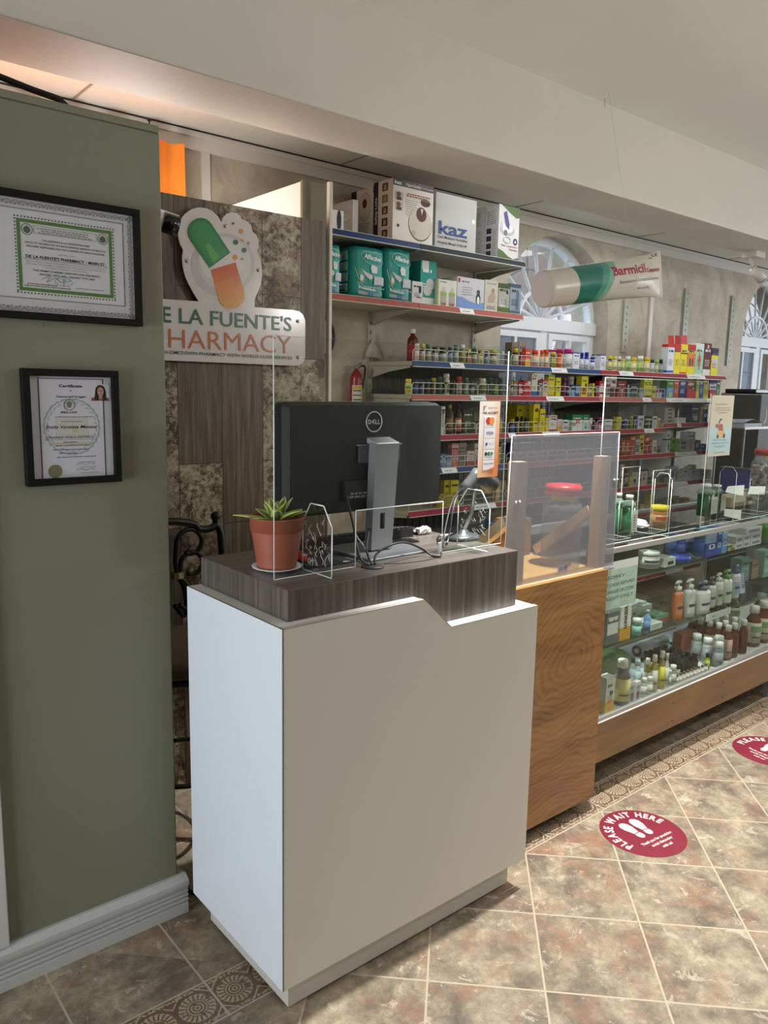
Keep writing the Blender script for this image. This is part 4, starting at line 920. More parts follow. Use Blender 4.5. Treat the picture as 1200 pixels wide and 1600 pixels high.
for i in range(4):
    a, b = BAY[i], BAY[i+1]
    shelf(a, b, ZS['A'], 'bbrr'[i], '%s railed shelf at the top of the %s' % (('blue', 'blue', 'red', 'red')[i], wh[i]), tags=(((.35, .50),), ((.42, .60),), ((.25, .46),), ((.30, .62),))[i], fence=F3 if i < 2 else (((.06, .36, .062), (.37, .66, .062), (.67, .93, .062)) if i == 2 else None))
    shelf(a, b, ZS['B'], 'prpw'[i] if i != 1 else 'r', 'second shelf down in the %s' % wh[i], tags=(((.57, .74),), ((.38, .58),), ((.62, .76),), ((.05, .40), (.68, .95)))[i], fence=F3 if i < 3 else None)
    shelf(a, b, ZS['C'] if i < 3 else ZS['C4'], 'r', 'third shelf down in the %s' % wh[i], tags=((), ((.0, .08), (.36, .56)), ((.68, .84),), ((.2, .27),))[i], fence=F3 if i < 3 else None)
    shelf(a, b, ZS['D'], 'br'[0 if i == 0 else 1], 'fourth shelf down in the %s' % wh[i], tags=(((.30, .46),), (), (), ((.2, .58),))[i], fence=F3 if i < 3 else None)
    shelf(a, b, ZS['E'], 'r', 'fifth shelf down in the %s' % wh[i], tags=(((.64, .9),), (), (), ((.12, .46), (.72, .98)))[i], fence=F3 if i < 3 else None)
    shelf(a, b, ZS['F'], 'wwrr'[i], 'sixth shelf down in the %s' % wh[i]); shelf(a, b, ZS['G'], 'rrrr'[i], 'seventh shelf down in the %s' % wh[i], tags=((.55, .95),)); shelf(a, b, ZS['H'], 'r', 'bottom shelf in the %s' % wh[i], tags=((.2, .5),))
# uprights
def upright(x, z0, z1, label, y=3.585, w=.034):
    m = MB(); m.box(x-w/2, x+w/2, y-.002, 3.6, z0, z1, UPR); sl = M('3b3b38', .7); z = z0+.03
    while z < z1-.03: m.box(x-.003, x+.003, y-.0035, y-.0015, z, z+.018, sl); z += .05
    tag(m.build('shelf_upright', None, (x, y, z0)), label, 'upright', 'slotted shelf uprights')
upright(2.846, 0, 1.96, 'slotted grey upright where the leftmost bay begins')
upright(2.30, 1.77, 2.5, 'slotted upright at left under the teal packs'); upright(3.70, 1.75, 2.5, 'slotted upright under the right end of the high shelves')
for i, s in ((1, 'between the leftmost and window bays'), (2, 'between the window and third bays'), (3, 'between the third and end bays'), (4, 'at the right end of the bays')):
    upright(BAY[i], 0, 1.72 if i < 4 else 1.70, 'slotted grey upright %s' % s)
for px, y0, y1, s in ((976, 468, 550, 'left of the white batten'), (1069, 450, 552, 'right of the white batten'), (1142, 462, 572, 'nearest the right window')):
    q = P(px, 500, 1, 3.6); upright(q.x, P(px, y1, 1, 3.58).z, P(px, y0, 1, 3.58).z, 'empty slotted rail on the wall %s' % s, w=.075)
# dark ribbed back panels and wire grid behind the bays
RB = M('4a453c', .6)
for i, s in ((0, 'leftmost'), (2, 'third')):
    a, b = BAY[i]+.02, BAY[i+1]-.02; m = MB(); m.box(a, b, 3.588, 3.597, .1, 1.655, RB); x = a
    while x < b: m.box(x, x+.004, 3.584, 3.588, .1, 1.655, M('5d574d', .5)); x += .06
    tag(m.build('back_panel', None, (a, 3.59, .1)), 'dark ribbed back panel of the %s bay' % s, 'panel')
m = MB(); a, b = BAY[1]+.02, BAY[2]-.02; x = a; wr = M('5b5c58', .5)
while x < b: m.box(x, x+.004, 3.58, 3.584, .7, 1.62, wr); x += .075
z = .72
while z < 1.62: m.box(a, b, 3.576, 3.58, z, z+.004, wr); z += .10
tag(m.build('wire_grid', None, (a, 3.58, .7)), 'dark wire grid behind the window bay shelves', 'grid')
# ------------------------------------------------------------------ shelf stock
ROWS = []
def dep(p): return (Vector(p)-CAM).dot(_f)
def row(key, bay, where, items, back=.035, group=None):
    """item: kind, left px, right px, top px, then colours; placed on shelf ZS[key] at its own depth"""
    z = ZS[key]+.001; prev = None; recs = []
    bays = {'U': (UX0, UX1)}.get(bay) or (BAY[bay]+.004, BAY[bay+1]-.004)
    for it in items:
        k, a, b, yt = it[:4]; kw = dict(it[-1]) if isinstance(it[-1], dict) else {}
        y = SY+kw.pop('back', back); desc = it[-2] if isinstance(it[-1], dict) else it[-1]
        g = group or kw.pop('group', None); g = kw.pop('group', g)
        if k == 'b':
            xc = P((a+b)/2, 600, 1, y+.03); px = (a+b)/2
            w = (b-a)*dep((xc.x, y+.03, z))/FPX; yc = y+w/2; q = P(px, yt, 1, yc); base = P(px, yt+20, 1, yc)
            h = q.z-z; x = (q.x+base.x)/2
            x = min(max(x, bays[0]+w/2), bays[1]-w/2)
            o = bottle(x, yc, z, w*.96, h, *it[4:7], kind=kw.pop('kind', 'pill'), **kw)
        else:
            x0, x1 = P(a, yt+12, 1, y).x, P(b, yt+12, 1, y).x; zt = P((a+b)/2, yt, 1, y).z
            x0 = max(x0, bays[0]); x1 = min(x1, bays[1]); zt = min(zt, z+.60)
            dp = kw.pop('depth', None); W = x1-x0
            o = carton(x0, x1-.0006, y, z, zt, it[4], it[5], depth=dp, **kw)
        g = g or ('medicine and vitamin bottles on the wall shelves' if k == 'b' else 'medicine cartons on the wall shelves')
        o['group'] = g; o['category'] = 'bottle' if k == 'b' else 'box'
        recs.append([o, desc, where])
    ROWS.append(recs)
B, Cc = 'b', 'c'
TOPL = 'blue-railed top shelf, leftmost bay'
row('A', 0, TOPL, [
 (B, 636, 654, 514, AMBER, 'e2e0da', '9e2b30', 'large amber bottle with red label', dict(kind='tall', back=.10)),
 (B, 647, 655, 537, 'c98a88', 'e3d9d6', 'd9c8c2', 'small pink bottle with white cap'),
 (B, 656, 664.5, 537.5, '2b2a24', 'dccf45', 'c9bfa4', 'dark bottle with yellow cap'),
 (B, 665, 673, 538, '3d6a4a', '3f8a58', 'a9a79a', 'green bottle with green cap'),
 (B, 674.5, 684.5, 542, '3a3f50', '2e3346', 'a9aebb', 'navy capped bottle, pale label'),
 (B, 685.5, 698, 543, '2c2c2c', '2d2f33', 'b9b7ac', 'wide bottle with black cap'),
 (B, 699, 707, 542, '3f4a6a', '34405f', '7d8fb5', 'blue bottle with navy cap'),
 (B, 708, 716, 539, '3a6a50', '3d7555', '9fb09a', 'slim green bottle, green cap'),
 (B, 717, 727, 538.7, '7c7f3c', 'dcdfe0', '888a45', 'olive bottle with white cap'),
 (B, 728, 736, 546, '2a2a20', 'd8c83c', 'b5762e', 'orange labelled bottle, yellow cap'),
 (B, 737, 745, 544, '33563f', '2e5c3a', 'a3ad8e', 'green capped bottle, mossy label'),
 (B, 746, 755, 547, 'a8923c', 'a8902f', 'c4b763', 'gold capped bottle, gold label'),
 (B, 756, 763, 549, '3a4468', '2a3050', '6f86b8', 'little bottle with blue label'),
 (B, 764, 776, 546.5, '2c2c26', 'c6b73a', 'b8aea0', 'wide bottle with yellow cap'),
 (B, 783, 791, 549, PET, 'c9cccc', None, 'clear bottle with clear cap')])
row('A', 1, 'blue-railed top shelf, window bay', [
 (B, 794, 799.5, 545, '24452f', '1d3a28', None, 'slim dark bottle, green cap'),
 (B, 800, 810, 544.5, '2b2e22', 'c9c23c', 'b9b59c', 'dark bottle with lemon cap'),
 (Cc, 800, 810, 535, '85796a', (), 'tall taupe carton behind bottles', dict(back=.16, depth=.06)),
 (Cc, 810.5, 821, 534.5, '8e8272', ((0, 1, 'b23a28', .93, 1),), 'tall taupe carton, red edge', dict(back=.16, depth=.06)),
 (B, 811, 820, 550, '8e2b2c', '9c2f2a', 'a14540', 'squat red bottle, red label'),
 (Cc, 821, 829, 545, 'cf4f2c', ((.0, .45, 'd8a43a'),), 'orange and yellow small carton'),
 (B, 830, 842, 547, 'c96a34', 'e0521c', 'cdbfa0', 'orange capped jar, beige label'),
 (B, 843, 849.5, 547, 'c96a34', 'e0521c', 'cdbfa0', 'narrow orange capped jar'),
 (B, 850, 857, 547, 'c96a34', 'e0521c', 'd2c6aa', 'orange capped jar, right one'),
 (B, 859, 868.5, 550, '4a3a1c', 'd9b93a', '8f9a34', 'amber bottle with gold cap'),
 (Cc, 858, 869, 546.5, 'd9c7cf', ((.86, 1, '9c1f66'),), 'white box with magenta top', dict(back=.14, depth=.05)),
 (B, 869.5, 878, 552, 'd56a1e', 'd4600f', 'd9772a', 'bright orange bottle, orange cap'),
 (B, 869, 880, 545.7, 'dcd9dc', 'a81c70', 'd6cdd3', 'large white jar, magenta cap', dict(kind='jar', back=.11, name='vitamin_jar')),
 (B, 880.5, 894, 545.3, 'dfdfe2', 'b01f78', 'c9ccd2', 'wide white jar, magenta cap', dict(kind='jar', name='vitamin_jar')),
 (Cc, 896, 905.5, 550, 'e2e2f0', ((.9, 1, '5f6cc0'),), 'white and lavender narrow carton'),
 (B, 906, 912, 551, '27309a', '1d2590', 'd4d6e8', 'cobalt bottle with blue cap'),
 (B, 912.5, 920, 550.5, '2530a4', '1c2698', 'd4d6e8', 'larger cobalt bottle, blue cap'),
 (B, 921.5, 929, 558, '2a34a0', '20288a', 'c9cbe2', 'short cobalt bottle, blue cap'),
 (Cc, 929.5, 938, 554, 'c5c6e4', ((.93, 1, '4a55a8'),), 'wide lavender carton, blue top')])
row('A', 2, 'red-railed top shelf, third bay', [
 (Cc, 938.8, 946.8, 554, 'dcdcec', ((.93, 1, '4a55a8'),), 'pale lavender carton, blue top'),
 (B, 949.5, 956.5, 556, '2a2418', 'e0ce3c', 'd7cf72', 'dark bottle with yellow cap'),
 (B, 957.3, 964, 557, 'dfd486', 'e6d23a', 'dcd68a', 'pale yellow bottle, yellow cap'),
 (B, 964.7, 970, 557, '26242c', 'e6e6e8', 'c8c08a', 'black bottle with white cap'),
 (B, 970.6, 976, 561, 'd9cf5a', 'd6c93a', 'c9cf6a', 'little yellow bottle, yellow cap'),
 (B, 976.7, 985.3, 557, '7fae42', 'e4e8f0', '8cb848', 'lime bottle with white cap'),
 (B, 986, 994.5, 558.5, 'e0b52a', 'ecc322', 'e2dca0', 'golden bottle with golden cap'),
 (B, 995, 1005.6, 556.5, '86b24c', 'f0f0ec', 'a6c060', 'tall lime bottle, white cap'),
 (B, 1006.4, 1015, 558.5, 'e2c84a', 'e8c226', 'e0dca8', 'yellow bottle with gold cap'),
 (B, 1015.6, 1022.6, 562, 'c8d0d8', '2e4a34', 'b8c4cc', 'pale bottle with green cap'),
 (B, 1022.8, 1029, 562, '6a8a3c', 'b6c24a', 'c2cf8c', 'small bottle, yellow-green cap'),
 (B, 1029.3, 1036, 561.5, '1f3d2c', '1c3a28', '8fa39a', 'dark green bottle, green cap')])
row('A', 3, 'red-railed top shelf, right end bay', [
 (Cc, 1044, 1054, 538, 'e4e6ea', ((.90, 1, 'c62f34'), (.05, .12, '2f55b0')), 'white carton with raised flap', dict(flap='c23428', side='c9cdd4')),
 (Cc, 1054.8, 1063.8, 538, 'efdf26', ((.74, 1, 'c22a26'),), 'yellow carton with red top', dict(flap='b3262a')),
 (Cc, 1064.4, 1074.6, 538, 'f0e022', ((.68, .72, '3a3a20'), (0, .08, 'd23a2a')), 'all yellow tall carton', dict(flap='d8505a')),
 (Cc, 1075.2, 1087, 538.5, 'f1e01c', ((.80, 1, 'c8282e'), (.28, .72, 'e8803a'), (.30, .55, '34302c', .25, .42), (.30, .55, '9c2c22', .6, .75)), 'yellow carton with orange picture'),
 (Cc, 1087.5, 1100, 536.5, 'e3efe6', ((.05, .78, 'aed8b8'), (.18, .66, 'c8553e', .42, .56), (.66, .72, 'c8553e', .45, .53), (.42, .60, 'c8553e', .34, .66)), 'white and green carton, red figure'),
 (Cc, 1100.6, 1111.8, 536.5, '6a1626', ((0, .2, 'e6e6e6'), (.84, .95, 'd8c8b0', .4, .62), (.24, .4, '47603a', .4, .6)), 'maroon carton with white base'),
 (Cc, 1112.4, 1122.4, 544, 'efdd28', ((.74, 1, '23264a'), (.34, .62, 'd9d0e0', .15, .85)), 'yellow carton with navy top')])
W2_ = 'second shelf, leftmost bay'
row('B', 0, W2_, [
 (B, 632.5, 643.5, 592, 'c9cfa8', 'e8d436', 'd7c94a', 'white bottle with yellow cap', dict(lab2='4a8a3a')),
 (B, 645.5, 653.5, 593, '33405c', '333c50', '4f6690', 'navy bottle with dark cap'),
 (B, 654.5, 662.5, 593.5, '34465c', '3c4048', '55709a', 'slate bottle with grey cap'),
 (B, 664, 672, 592.5, '3c3634', '45403e', '5c5048', 'brown bottle with grey cap'),
 (B, 672.8, 681.6, 590.5, '4a3224', 'b4a43a', '7a5c40', 'brown bottle with yellow cap'),
 (B, 682.5, 691, 588.5, '39543c', '44604a', '4a6a48', 'mossy green bottle, green cap'),
 (B, 691.5, 703, 584, 'c9ccc4', 'dcdcd8', '6a7038', 'large white bottle, olive label'),
 (B, 705, 711, 596, '3a3e40', '44484a', '565c5c', 'little dark grey bottle'),
 (B, 712, 722, 588.5, 'b04040', 'c24234', 'bba8a4', 'red bottle with red cap'),
 (B, 723.5, 732, 590, '3c6048', '3f7a52', '9fb29c', 'green bottle, pale green label'),
 (B, 733.5, 741.5, 596, '484e52', '50565a', '8a9090', 'grey bottle with grey cap'),
 (B, 747, 760, 591, 'd2d4cc', 'dfe0dc', '7a8240', 'big white bottle, olive label'),
 (B, 761.5, 769.5, 590, '24402f', '2a4836', '33553c', 'dark green vitamin bottle'),
 (B, 770, 777, 592, '24402f', '2a4836', '9aa838', 'dark green bottle, lime dot'),
 (B, 778, 788, 590.5, '21402c', '27472f', '35583e', 'broad dark green bottle'),
 ])
row('B', 1, 'second shelf, window bay', [
 (B, 796, 802, 596, '22221c', 'c6bd34', 'bdb690', 'black bottle with yellow cap'),
 (Cc, 802.5, 809, 595, '77736c', ((.0, .3, '8a8680'),), 'grey cardboard small box'),
 (Cc, 809.6, 817.5, 596, '9a2226', ((.2, .5, 'd8c8c4', .2, .9),), 'dark red medicine carton'),
 (Cc, 818.2, 829.8, 594.5, 'c22a2c', ((.72, .95, 'dccfca', .5, .95), (.3, .38, 'e8c8c0')), 'bright red medicine carton'),
 (Cc, 831, 840.3, 584, 'd8d6ce', ((0, .22, '3f6ab0'), (.84, .95, 'c0a860', .2, .8)), 'tall white carton, blue base'),
 (Cc, 841.2, 847.6, 594, '6a6c60', ((.8, 1, '8c3028'),), 'grey carton with red top'),
 (Cc, 848.2, 856.4, 593, 'cfc0b0', ((.88, 1, 'c24a30'), (.55, .60, '1c1c1c', .2, .8)), 'beige carton with orange top'),
 (Cc, 857, 866.6, 585.5, 'dccb2a', ((.9, 1, '8f9a38'), (.0, .1, 'c8902a')), 'tall yellow medicine carton'),
 (Cc, 869, 876.3, 590, 'd7d22c', ((.45, .5, '2e4a20', .2, .8),), 'slim lemon yellow carton'),
 (B, 877.5, 885, 590, '7c3440', '6a2a36', '9a4a50', 'maroon bottle, maroon cap'),
 (B, 886.6, 896.8, 588, 'd8d8d6', 'eceae6', None, 'shiny silver topped jar', dict(kind='jar', back=.10, name='jar')),
 (Cc, 886, 891.6, 601, '272c52', ((.3, .6, '4c70b0'),), 'small navy blue carton'),
 (Cc, 892.2, 898.2, 601, '22284e', ((.0, .6, '6f9ccc'),), 'navy and sky-blue carton'),
 (Cc, 898.8, 905.5, 601, '31497c', ((.3, .8, '7aa0cc', .1, .9),), 'mid blue small carton'),
 (Cc, 908.6, 919, 588, 'ddd02a', ((.5, .66, '3a2c18', .55, .8), (.12, .42, 'a8582a', .1, .75)), 'tall yellow carton, brown print'),
 (Cc, 919.6, 924.8, 600, '7e7a38', ((.4, .6, 'c9b93a'),), 'short olive yellow carton'),
 (Cc, 925.5, 933.4, 599, 'd8c82a', ((.5, .62, '2c2c1c', .5, .9),), 'short bright yellow carton'),
 (Cc, 921, 934, 588.5, '7a1c24', ((.2, .5, '962a30'),), 'maroon stacked carton behind', dict(back=.16, depth=.08))])
row('B', 2, 'second shelf, third bay', [
 (Cc, 936.8, 944.8, 595, 'b52a30', ((.3, .7, 'd8d8dc'), (.0, .18, 'dfe0e0', .1, .7)), 'red and white striped carton'),
 (Cc, 946.8, 953.6, 588, 'c8c6c6', ((.5, .62, 'a02a34'), (.1, .4, '6c7070')), 'grey and red tall carton'),
 (Cc, 954.2, 963.4, 588, 'd6d4d2', ((.0, .50, '6a1e26'), (.66, .8, '3c3c40', .3, .8)), 'white carton, maroon lower half'),
 (Cc, 965, 978, 595, '8c2028', ((.0, .25, 'a33a3c'), (.4, .5, 'dcc8c0', .4, .6)), 'dark red pouch-like carton'),
 (B, 979, 983, 601, 'b8c8dc', 'd4dce6', 'a8bcd6', 'thin pale blue tube', dict(kind='pill', name='tube_bottle')),
 (Cc, 984.5, 997.5, 600, '202c28', ((.0, .35, '3c5a4c'),), 'black and green wide box'),
 (Cc, 999, 1005.5, 606, '9aa4aa', ((.2, .5, 'c8ced2'),), 'small grey-blue carton'),
 (Cc, 1006.2, 1012.4, 591.5, 'dcda2c', ((.0, .12, '9c3030'), (.66, .7, '3a3a18', .2, .9)), 'left lemon yellow carton'),
 (Cc, 1012.9, 1019.3, 591.5, 'd8d62c', ((.0, .12, '9c3030'), (.66, .7, '3a3a18', .2, .9)), 'right lemon yellow carton'),
 (Cc, 1019.9, 1024.8, 603, 'd5d238', ((.4, .6, '8c8a30'),), 'short lemon yellow carton'),
 (Cc, 1026, 1036.8, 611, 'd2d0cc', ((.82, 1, 'b03034'),), 'small white box, red lid', dict(marks=True))])
row('B', 3, 'second shelf, right end bay', [
 (Cc, 1042, 1053, 592.5, '4d9038', ((0, .57, '5f9cd0'), (.06, .28, 'd8c84a', .35, .8)), 'green carton, blue lower half', dict(words=(('Poxdy', .12, .84, .7, .08, 'e8f0d8'),)) if False else dict()),
 (Cc, 1053.6, 1061, 592.5, 'c4501f', ((.78, .9, 'd87038', .1, .9),), 'burnt orange tall carton'),
 (Cc, 1061.6, 1072, 595, '24306e', ((.82, .92, 'c8d0e8', .15, .85), (.3, .6, '3c58a0', .2, .7)), 'royal blue tall carton'),
 (Cc, 1072.8, 1087.2, 595, '8f1a24', ((.74, .9, 'd8b8b4', .18, .9), (.52, .62, 'e0dcd8', .68, .85)), 'wide dark red carton', dict(back=.05)),
 (Cc, 1073, 1086.8, 610, 'c4242a', ((.86, 1, 'a81c22'),), 'low bright red box', dict(depth=.012, back=.030, marks=False)),
 (Cc, 1087.8, 1093, 592.5, '7f9a3c', ((0, .35, 'd8c43a'), (.82, .9, 'c8c060')), 'green-yellow slim carton'),
 (Cc, 1093.5, 1099, 592.5, '2c4a90', ((.82, .9, 'c0a848'), (.4, .6, '4468b0')), 'blue slim carton, gold print'),
 (Cc, 1099.6, 1107.4, 592.5, 'b8a03a', ((0, .14, 'dcd440'), (.3, .7, 'c9b850', .35, .7)), 'old gold tall carton'),
 (Cc, 1109, 1119.2, 593, 'c0c4c8', ((.80, 1, '20306a'), (0, .46, 'b8262c'), (.56, .64, '44506c', .1, .9)), 'navy, white and red carton'),
 (Cc, 1119.8, 1127.2, 592.5, '3f6a40', ((.4, .6, '547f4c'),), 'dark green end carton')])
row('C', 0, 'third shelf, leftmost bay', [
 (Cc, 690, 695.6, 635, 'd0cfc8', ((.5, .8, '2e2c2c', .3, .5), (.82, .9, '3a3a3a', .1, .9)), 'tall narrow white carton'),
 (B, 697, 708.5, 632, '4a3828', 'a8923c', '8f7a4a', 'brown syrup bottle, gold cap', dict(kind='tall')),
 (B, 710, 722, 631, '3a1c20', '4a1c22', 'cf7a54', 'maroon syrup bottle, orange label', dict(kind='tall', lab2='e8e2da')),
 (Cc, 724, 740, 640, '44423a', ((.1, .8, '545a2c'),), 'dim olive carton at back', dict(back=.15, depth=.06)),
 (B, 781, 787.5, 648, 'b8a23a', '3c2c1c', 'd4bc32', 'yellow labelled dark bottle', dict(kind='tall'))])
row('C', 1, 'third shelf, window bay', [
 (B, 795, 804, 654.5, '2a2e34', 'b89a3c', '4f6fa8', 'blue labelled bottle, gold cap'),
 (B, 804.6, 811.5, 651, '1c2a22', '16241c', '6f7a70', 'black-green bottle, first one'),
 (B, 812.2, 818, 650.5, '1a2820', '14221a', '5c6a5e', 'black-green bottle, second one'),
 (B, 818.5, 824.5, 652, '1f3026', '1a2a20', '77846c', 'black-green bottle, pale label'),
 (Cc, 808, 820.5, 631.5, 'b0a21c', ((.5, .52, 'd8cc3a'),), 'tall olive-yellow carton, left', dict(back=.13, depth=.1)),
 (Cc, 821, 833.5, 631.5, 'b4a61c', ((.5, .52, 'd8cc3a'),), 'tall olive-yellow carton, middle', dict(back=.12, depth=.1)),
 (Cc, 834, 843.4, 631.5, 'd9cc28', ((.72, .86, 'a0602c', .3, .7), (.3, .34, '4a4a1c', .2, .8)), 'tall bright yellow carton', dict(back=.05)),
 (Cc, 844, 852, 639, 'd2c020', ((.66, .8, 'c8c8b8', .4, .7),), 'mid-height yellow carton'),
 (Cc, 852.6, 857.4, 653, 'cfc23a', ((.2, .5, 'e0d870'),), 'short yellow carton, narrow'),
 (Cc, 858.4, 870, 649, 'd6d4d4', ((.0, .12, 'a02a38'), (.70, .78, 'b04048', .5, .95), (.88, .94, 'a83a44', .1, .9)), 'white carton, red lettering'),
 (Cc, 870.8, 878, 655, 'd4b8b8', ((0, .5, 'd8a23a'),), 'pink and amber carton'),
 (Cc, 878.8, 888.5, 656, 'c6cdd6', ((.70, .84, '45505c', .15, .85), (.2, .3, '7c88a0', .2, .8)), 'pale blue-grey carton'),
 (Cc, 894, 910.4, 648, '2e7a4a', ((0, .66, 'cfd8d4'), (.42, .74, 'c04a40', .35, .7), (.3, .5, '3c8a50', .05, .35)), 'green topped carton, left', dict(back=.04)),
 (Cc, 911, 920.6, 648, '2e7a4a', ((0, .66, 'c4d2d2'), (.1, .5, '2f9090', .3, .7)), 'green topped carton, right', dict(back=.04)),
 (Cc, 921.2, 930.6, 653, 'c9bcc4', ((.6, .86, 'e0dedc', .1, .9), (.0, .5, '7a2450', .55, .95)), 'white and magenta carton')])
row('C', 2, 'third shelf, third bay', [
 (Cc, 936, 943, 652.5, 'a85a7a', ((.6, .9, '3a1c24'), (.1, .4, 'd8b0c0')), 'pink and maroon carton'),
 (Cc, 944, 956.4, 655, 'd2d4e0', ((.0, .4, 'b9bcd0'),), 'wide white lavender carton'),
 (Cc, 957, 963, 651, 'a8452a', (), 'rust orange carton', dict(back=.10)),
 (Cc, 963.6, 970.6, 651.5, 'd9d22e', ((.55, .62, '8c8820'),), 'pillar-like yellow carton'),
 (B, 973, 979, 654, '2c2a6c', '9aa0c4', '4a48a0', 'purple bottle, pale cap'),
 (B, 983, 989, 650, '6a7a34', 'c6cc4c', '98a048', 'olive bottle, lime cap'),
 (B, 990, 995.5, 650, '2a2c6a', '3a3c84', '484a98', 'indigo bottle, indigo cap'),
 (Cc, 996.8, 1006, 649.5, 'd0d2dc', ((.62, .72, '2a2c3a', .1, .9), (.2, .45, '8c90a4', .25, .75)), 'white carton, grey rings'),
 (Cc, 1006.8, 1018.8, 650.5, '1f3a2c', ((.4, .7, '35543f'),), 'dark green wide box'),
 (Cc, 1019.4, 1026.5, 650.5, 'ccd2d0', ((.7, .85, '4a5a60', .1, .9),), 'pale narrow carton'),
 (Cc, 1027.2, 1035, 653, 'c4a838', ((.75, 1, 'c8c6c0'),), 'mustard carton, white top')])
row('C4', 3, 'third shelf, right end bay', [
 (Cc, 1057.6, 1071, 652.8, 'e0e0de', (), 'little white tented box', dict(txt='888888')),
 (Cc, 1070, 1079, 637, '9c9a92', (), 'grey folded carton', dict(marks=False, back=.10)),
 (Cc, 1080, 1093.6, 632.8, '1f2f5c', ((.12, .35, 'a8b0c4', .3, .8),), 'broad navy box'),
 (Cc, 1094.4, 1097.6, 636, 'c8a888', (), 'slim peach carton'),
 (Cc, 1098.2, 1106, 632.8, '2a3460', ((.3, .5, '8090b8', .2, .8), (.8, .95, 'c0a850')), 'navy carton, gold top')])
for k in range(4):
    y = SY+.06; x0, x1 = P(1038.6, 650, 1, y).x, P(1050.4, 650, 1, y).x; z0 = ZS['C4']+.001+k*.029; x0 = max(x0, BAY[3]+.004)
    o = carton(x0, x1, y, z0, z0+.0285, 'b4b4ae', ((.3, .7, '5c5e60', .45, .95),), depth=.10, marks=False, cat='box', group='stacked small grey boxes')
    ROWS.append([[o, 'small grey box, %s of its stack' % ('bottom', 'second', 'third', 'topmost')[k], 'third shelf, right end bay']])
row('D', 0, 'fourth shelf, leftmost bay', [
 (Cc, 689, 697, 710, '6f86a8', ((.3, .6, '9ab0cc'),), 'low slate blue carton'),
 (Cc, 697.6, 705.5, 711, '8297b8', ((.2, .5, 'b0c0d8'),), 'low pale blue carton'),
 (Cc, 706.2, 717, 693, 'c07a78', ((.8, .92, 'd8a0a0'), (.3, .4, 'e0c0b8'), (.0, .25, 'c87050')), 'tall dusty pink carton'),
 (Cc, 717.8, 728.6, 692, '84807a', ((.6, .66, '5c5a58'),), 'tall grey carton'),
 (Cc, 729.4, 740.8, 704.8, 'd2bcb4', ((.34, .56, 'd6d2cc'), (.0, .3, 'b4605a')), 'beige carton, red base'),
 (Cc, 741.4, 748, 693, 'b8b4b0', ((0, .3, 'a84440'),), 'pale grey carton, red base'),
 (Cc, 778.8, 782.4, 698, 'c2b040', (), 'sliver of yellow carton'),
 (Cc, 782.8, 789, 691, '1f2a4c', ((.84, .92, 'c0a050'), (.56, .66, 'c8c8d0', .1, .9), (.1, .2, 'c08040')), 'navy carton, gold stripe')])
row('D', 1, 'fourth shelf, window bay', [
 (Cc, 796, 803, 692, '26304e', ((.5, .6, 'b8c0d0', .1, .9), (.1, .2, 'c88040')), 'navy carton, orange stripe')])
row('D', 2, 'fourth shelf, third bay', [
 (Cc, 971.5, 977.4, 687.5, 'bd5a3c', ((.30, .75, 'd09a72', .3, .7), (0, .12, '9a3a28')), 'orange hair-dye carton, first'),
 (Cc, 978, 984, 687.5, 'bd5a3c', ((.30, .75, 'd09a72', .3, .7), (0, .12, '9a3a28')), 'orange hair-dye carton, second'),
 (Cc, 985, 992.5, 682, 'c65c44', ((.8, .92, 'dcb0a0', .1, .9),), 'taller orange-red carton'),
 (Cc, 993.2, 998.8, 687, 'c8cdd0', ((.5, .66, '3c6c98'), (.2, .34, '4a4a48')), 'white carton, blue band'),
 (Cc, 999.4, 1006.8, 679.5, 'd2b63a', ((.64, .72, 'c8c0a0', .1, .9), (.2, .56, '3a2c24', .25, .75)), 'yellow hair-dye carton'),
 (Cc, 1007.4, 1014.8, 681.5, 'b03436', ((.8, .9, 'd8b8b0', .2, .8), (.3, .6, '6a2420', .3, .7)), 'crimson hair-dye carton'),
 (Cc, 1015.4, 1018.9, 688, 'b84a44', (), 'sliver of red carton'),
 (Cc, 1019.5, 1026.4, 688, 'd8d6d2', ((.1, .5, '6a7468', .2, .8),), 'white hair-dye carton'),
 (Cc, 1027.1, 1035, 687.5, 'ae3a3c', ((.7, .84, 'd8bab4', .15, .85),), 'red hair-dye carton, last')])
row('D', 3, 'fourth shelf, right end bay', [
 (Cc, 1041.5, 1048, 672.8, 'd6dade', ((.56, .62, '2c5c3c'), (.08, .36, '3a58a8', .5, .75)), 'tall white carton, blue drop'),
 (Cc, 1049, 1055.4, 684, '7cae48', ((.6, .8, '3c5c34', .2, .8), (.0, .2, '4f8438')), 'leaf green carton, left'),
 (Cc, 1056, 1062, 686, '88b84e', ((.3, .5, 'c0d890', .2, .8),), 'leaf green carton, right'),
 (Cc, 1062.6, 1074, 687, 'c4c6cc', ((.62, .76, '8a4a80', .1, .8), (.2, .4, '4a9a50', .1, .8)), 'white carton, purple oval'),
 (Cc, 1074.6, 1086, 675, 'cdced4', ((.55, .6, 'a070a0', .1, .9), (.04, .3, 'e06a38', .35, .65)), 'white carton, orange drop'),
 (Cc, 1086.6, 1094, 688, '3c4468', ((.3, .7, 'b8c0d4', .1, .6),), 'indigo and white carton'),
 (Cc, 1094.8, 1104.5, 694, '4878b4', ((.5, .8, '9cc0e0', .1, .5),), 'low sky blue carton')])
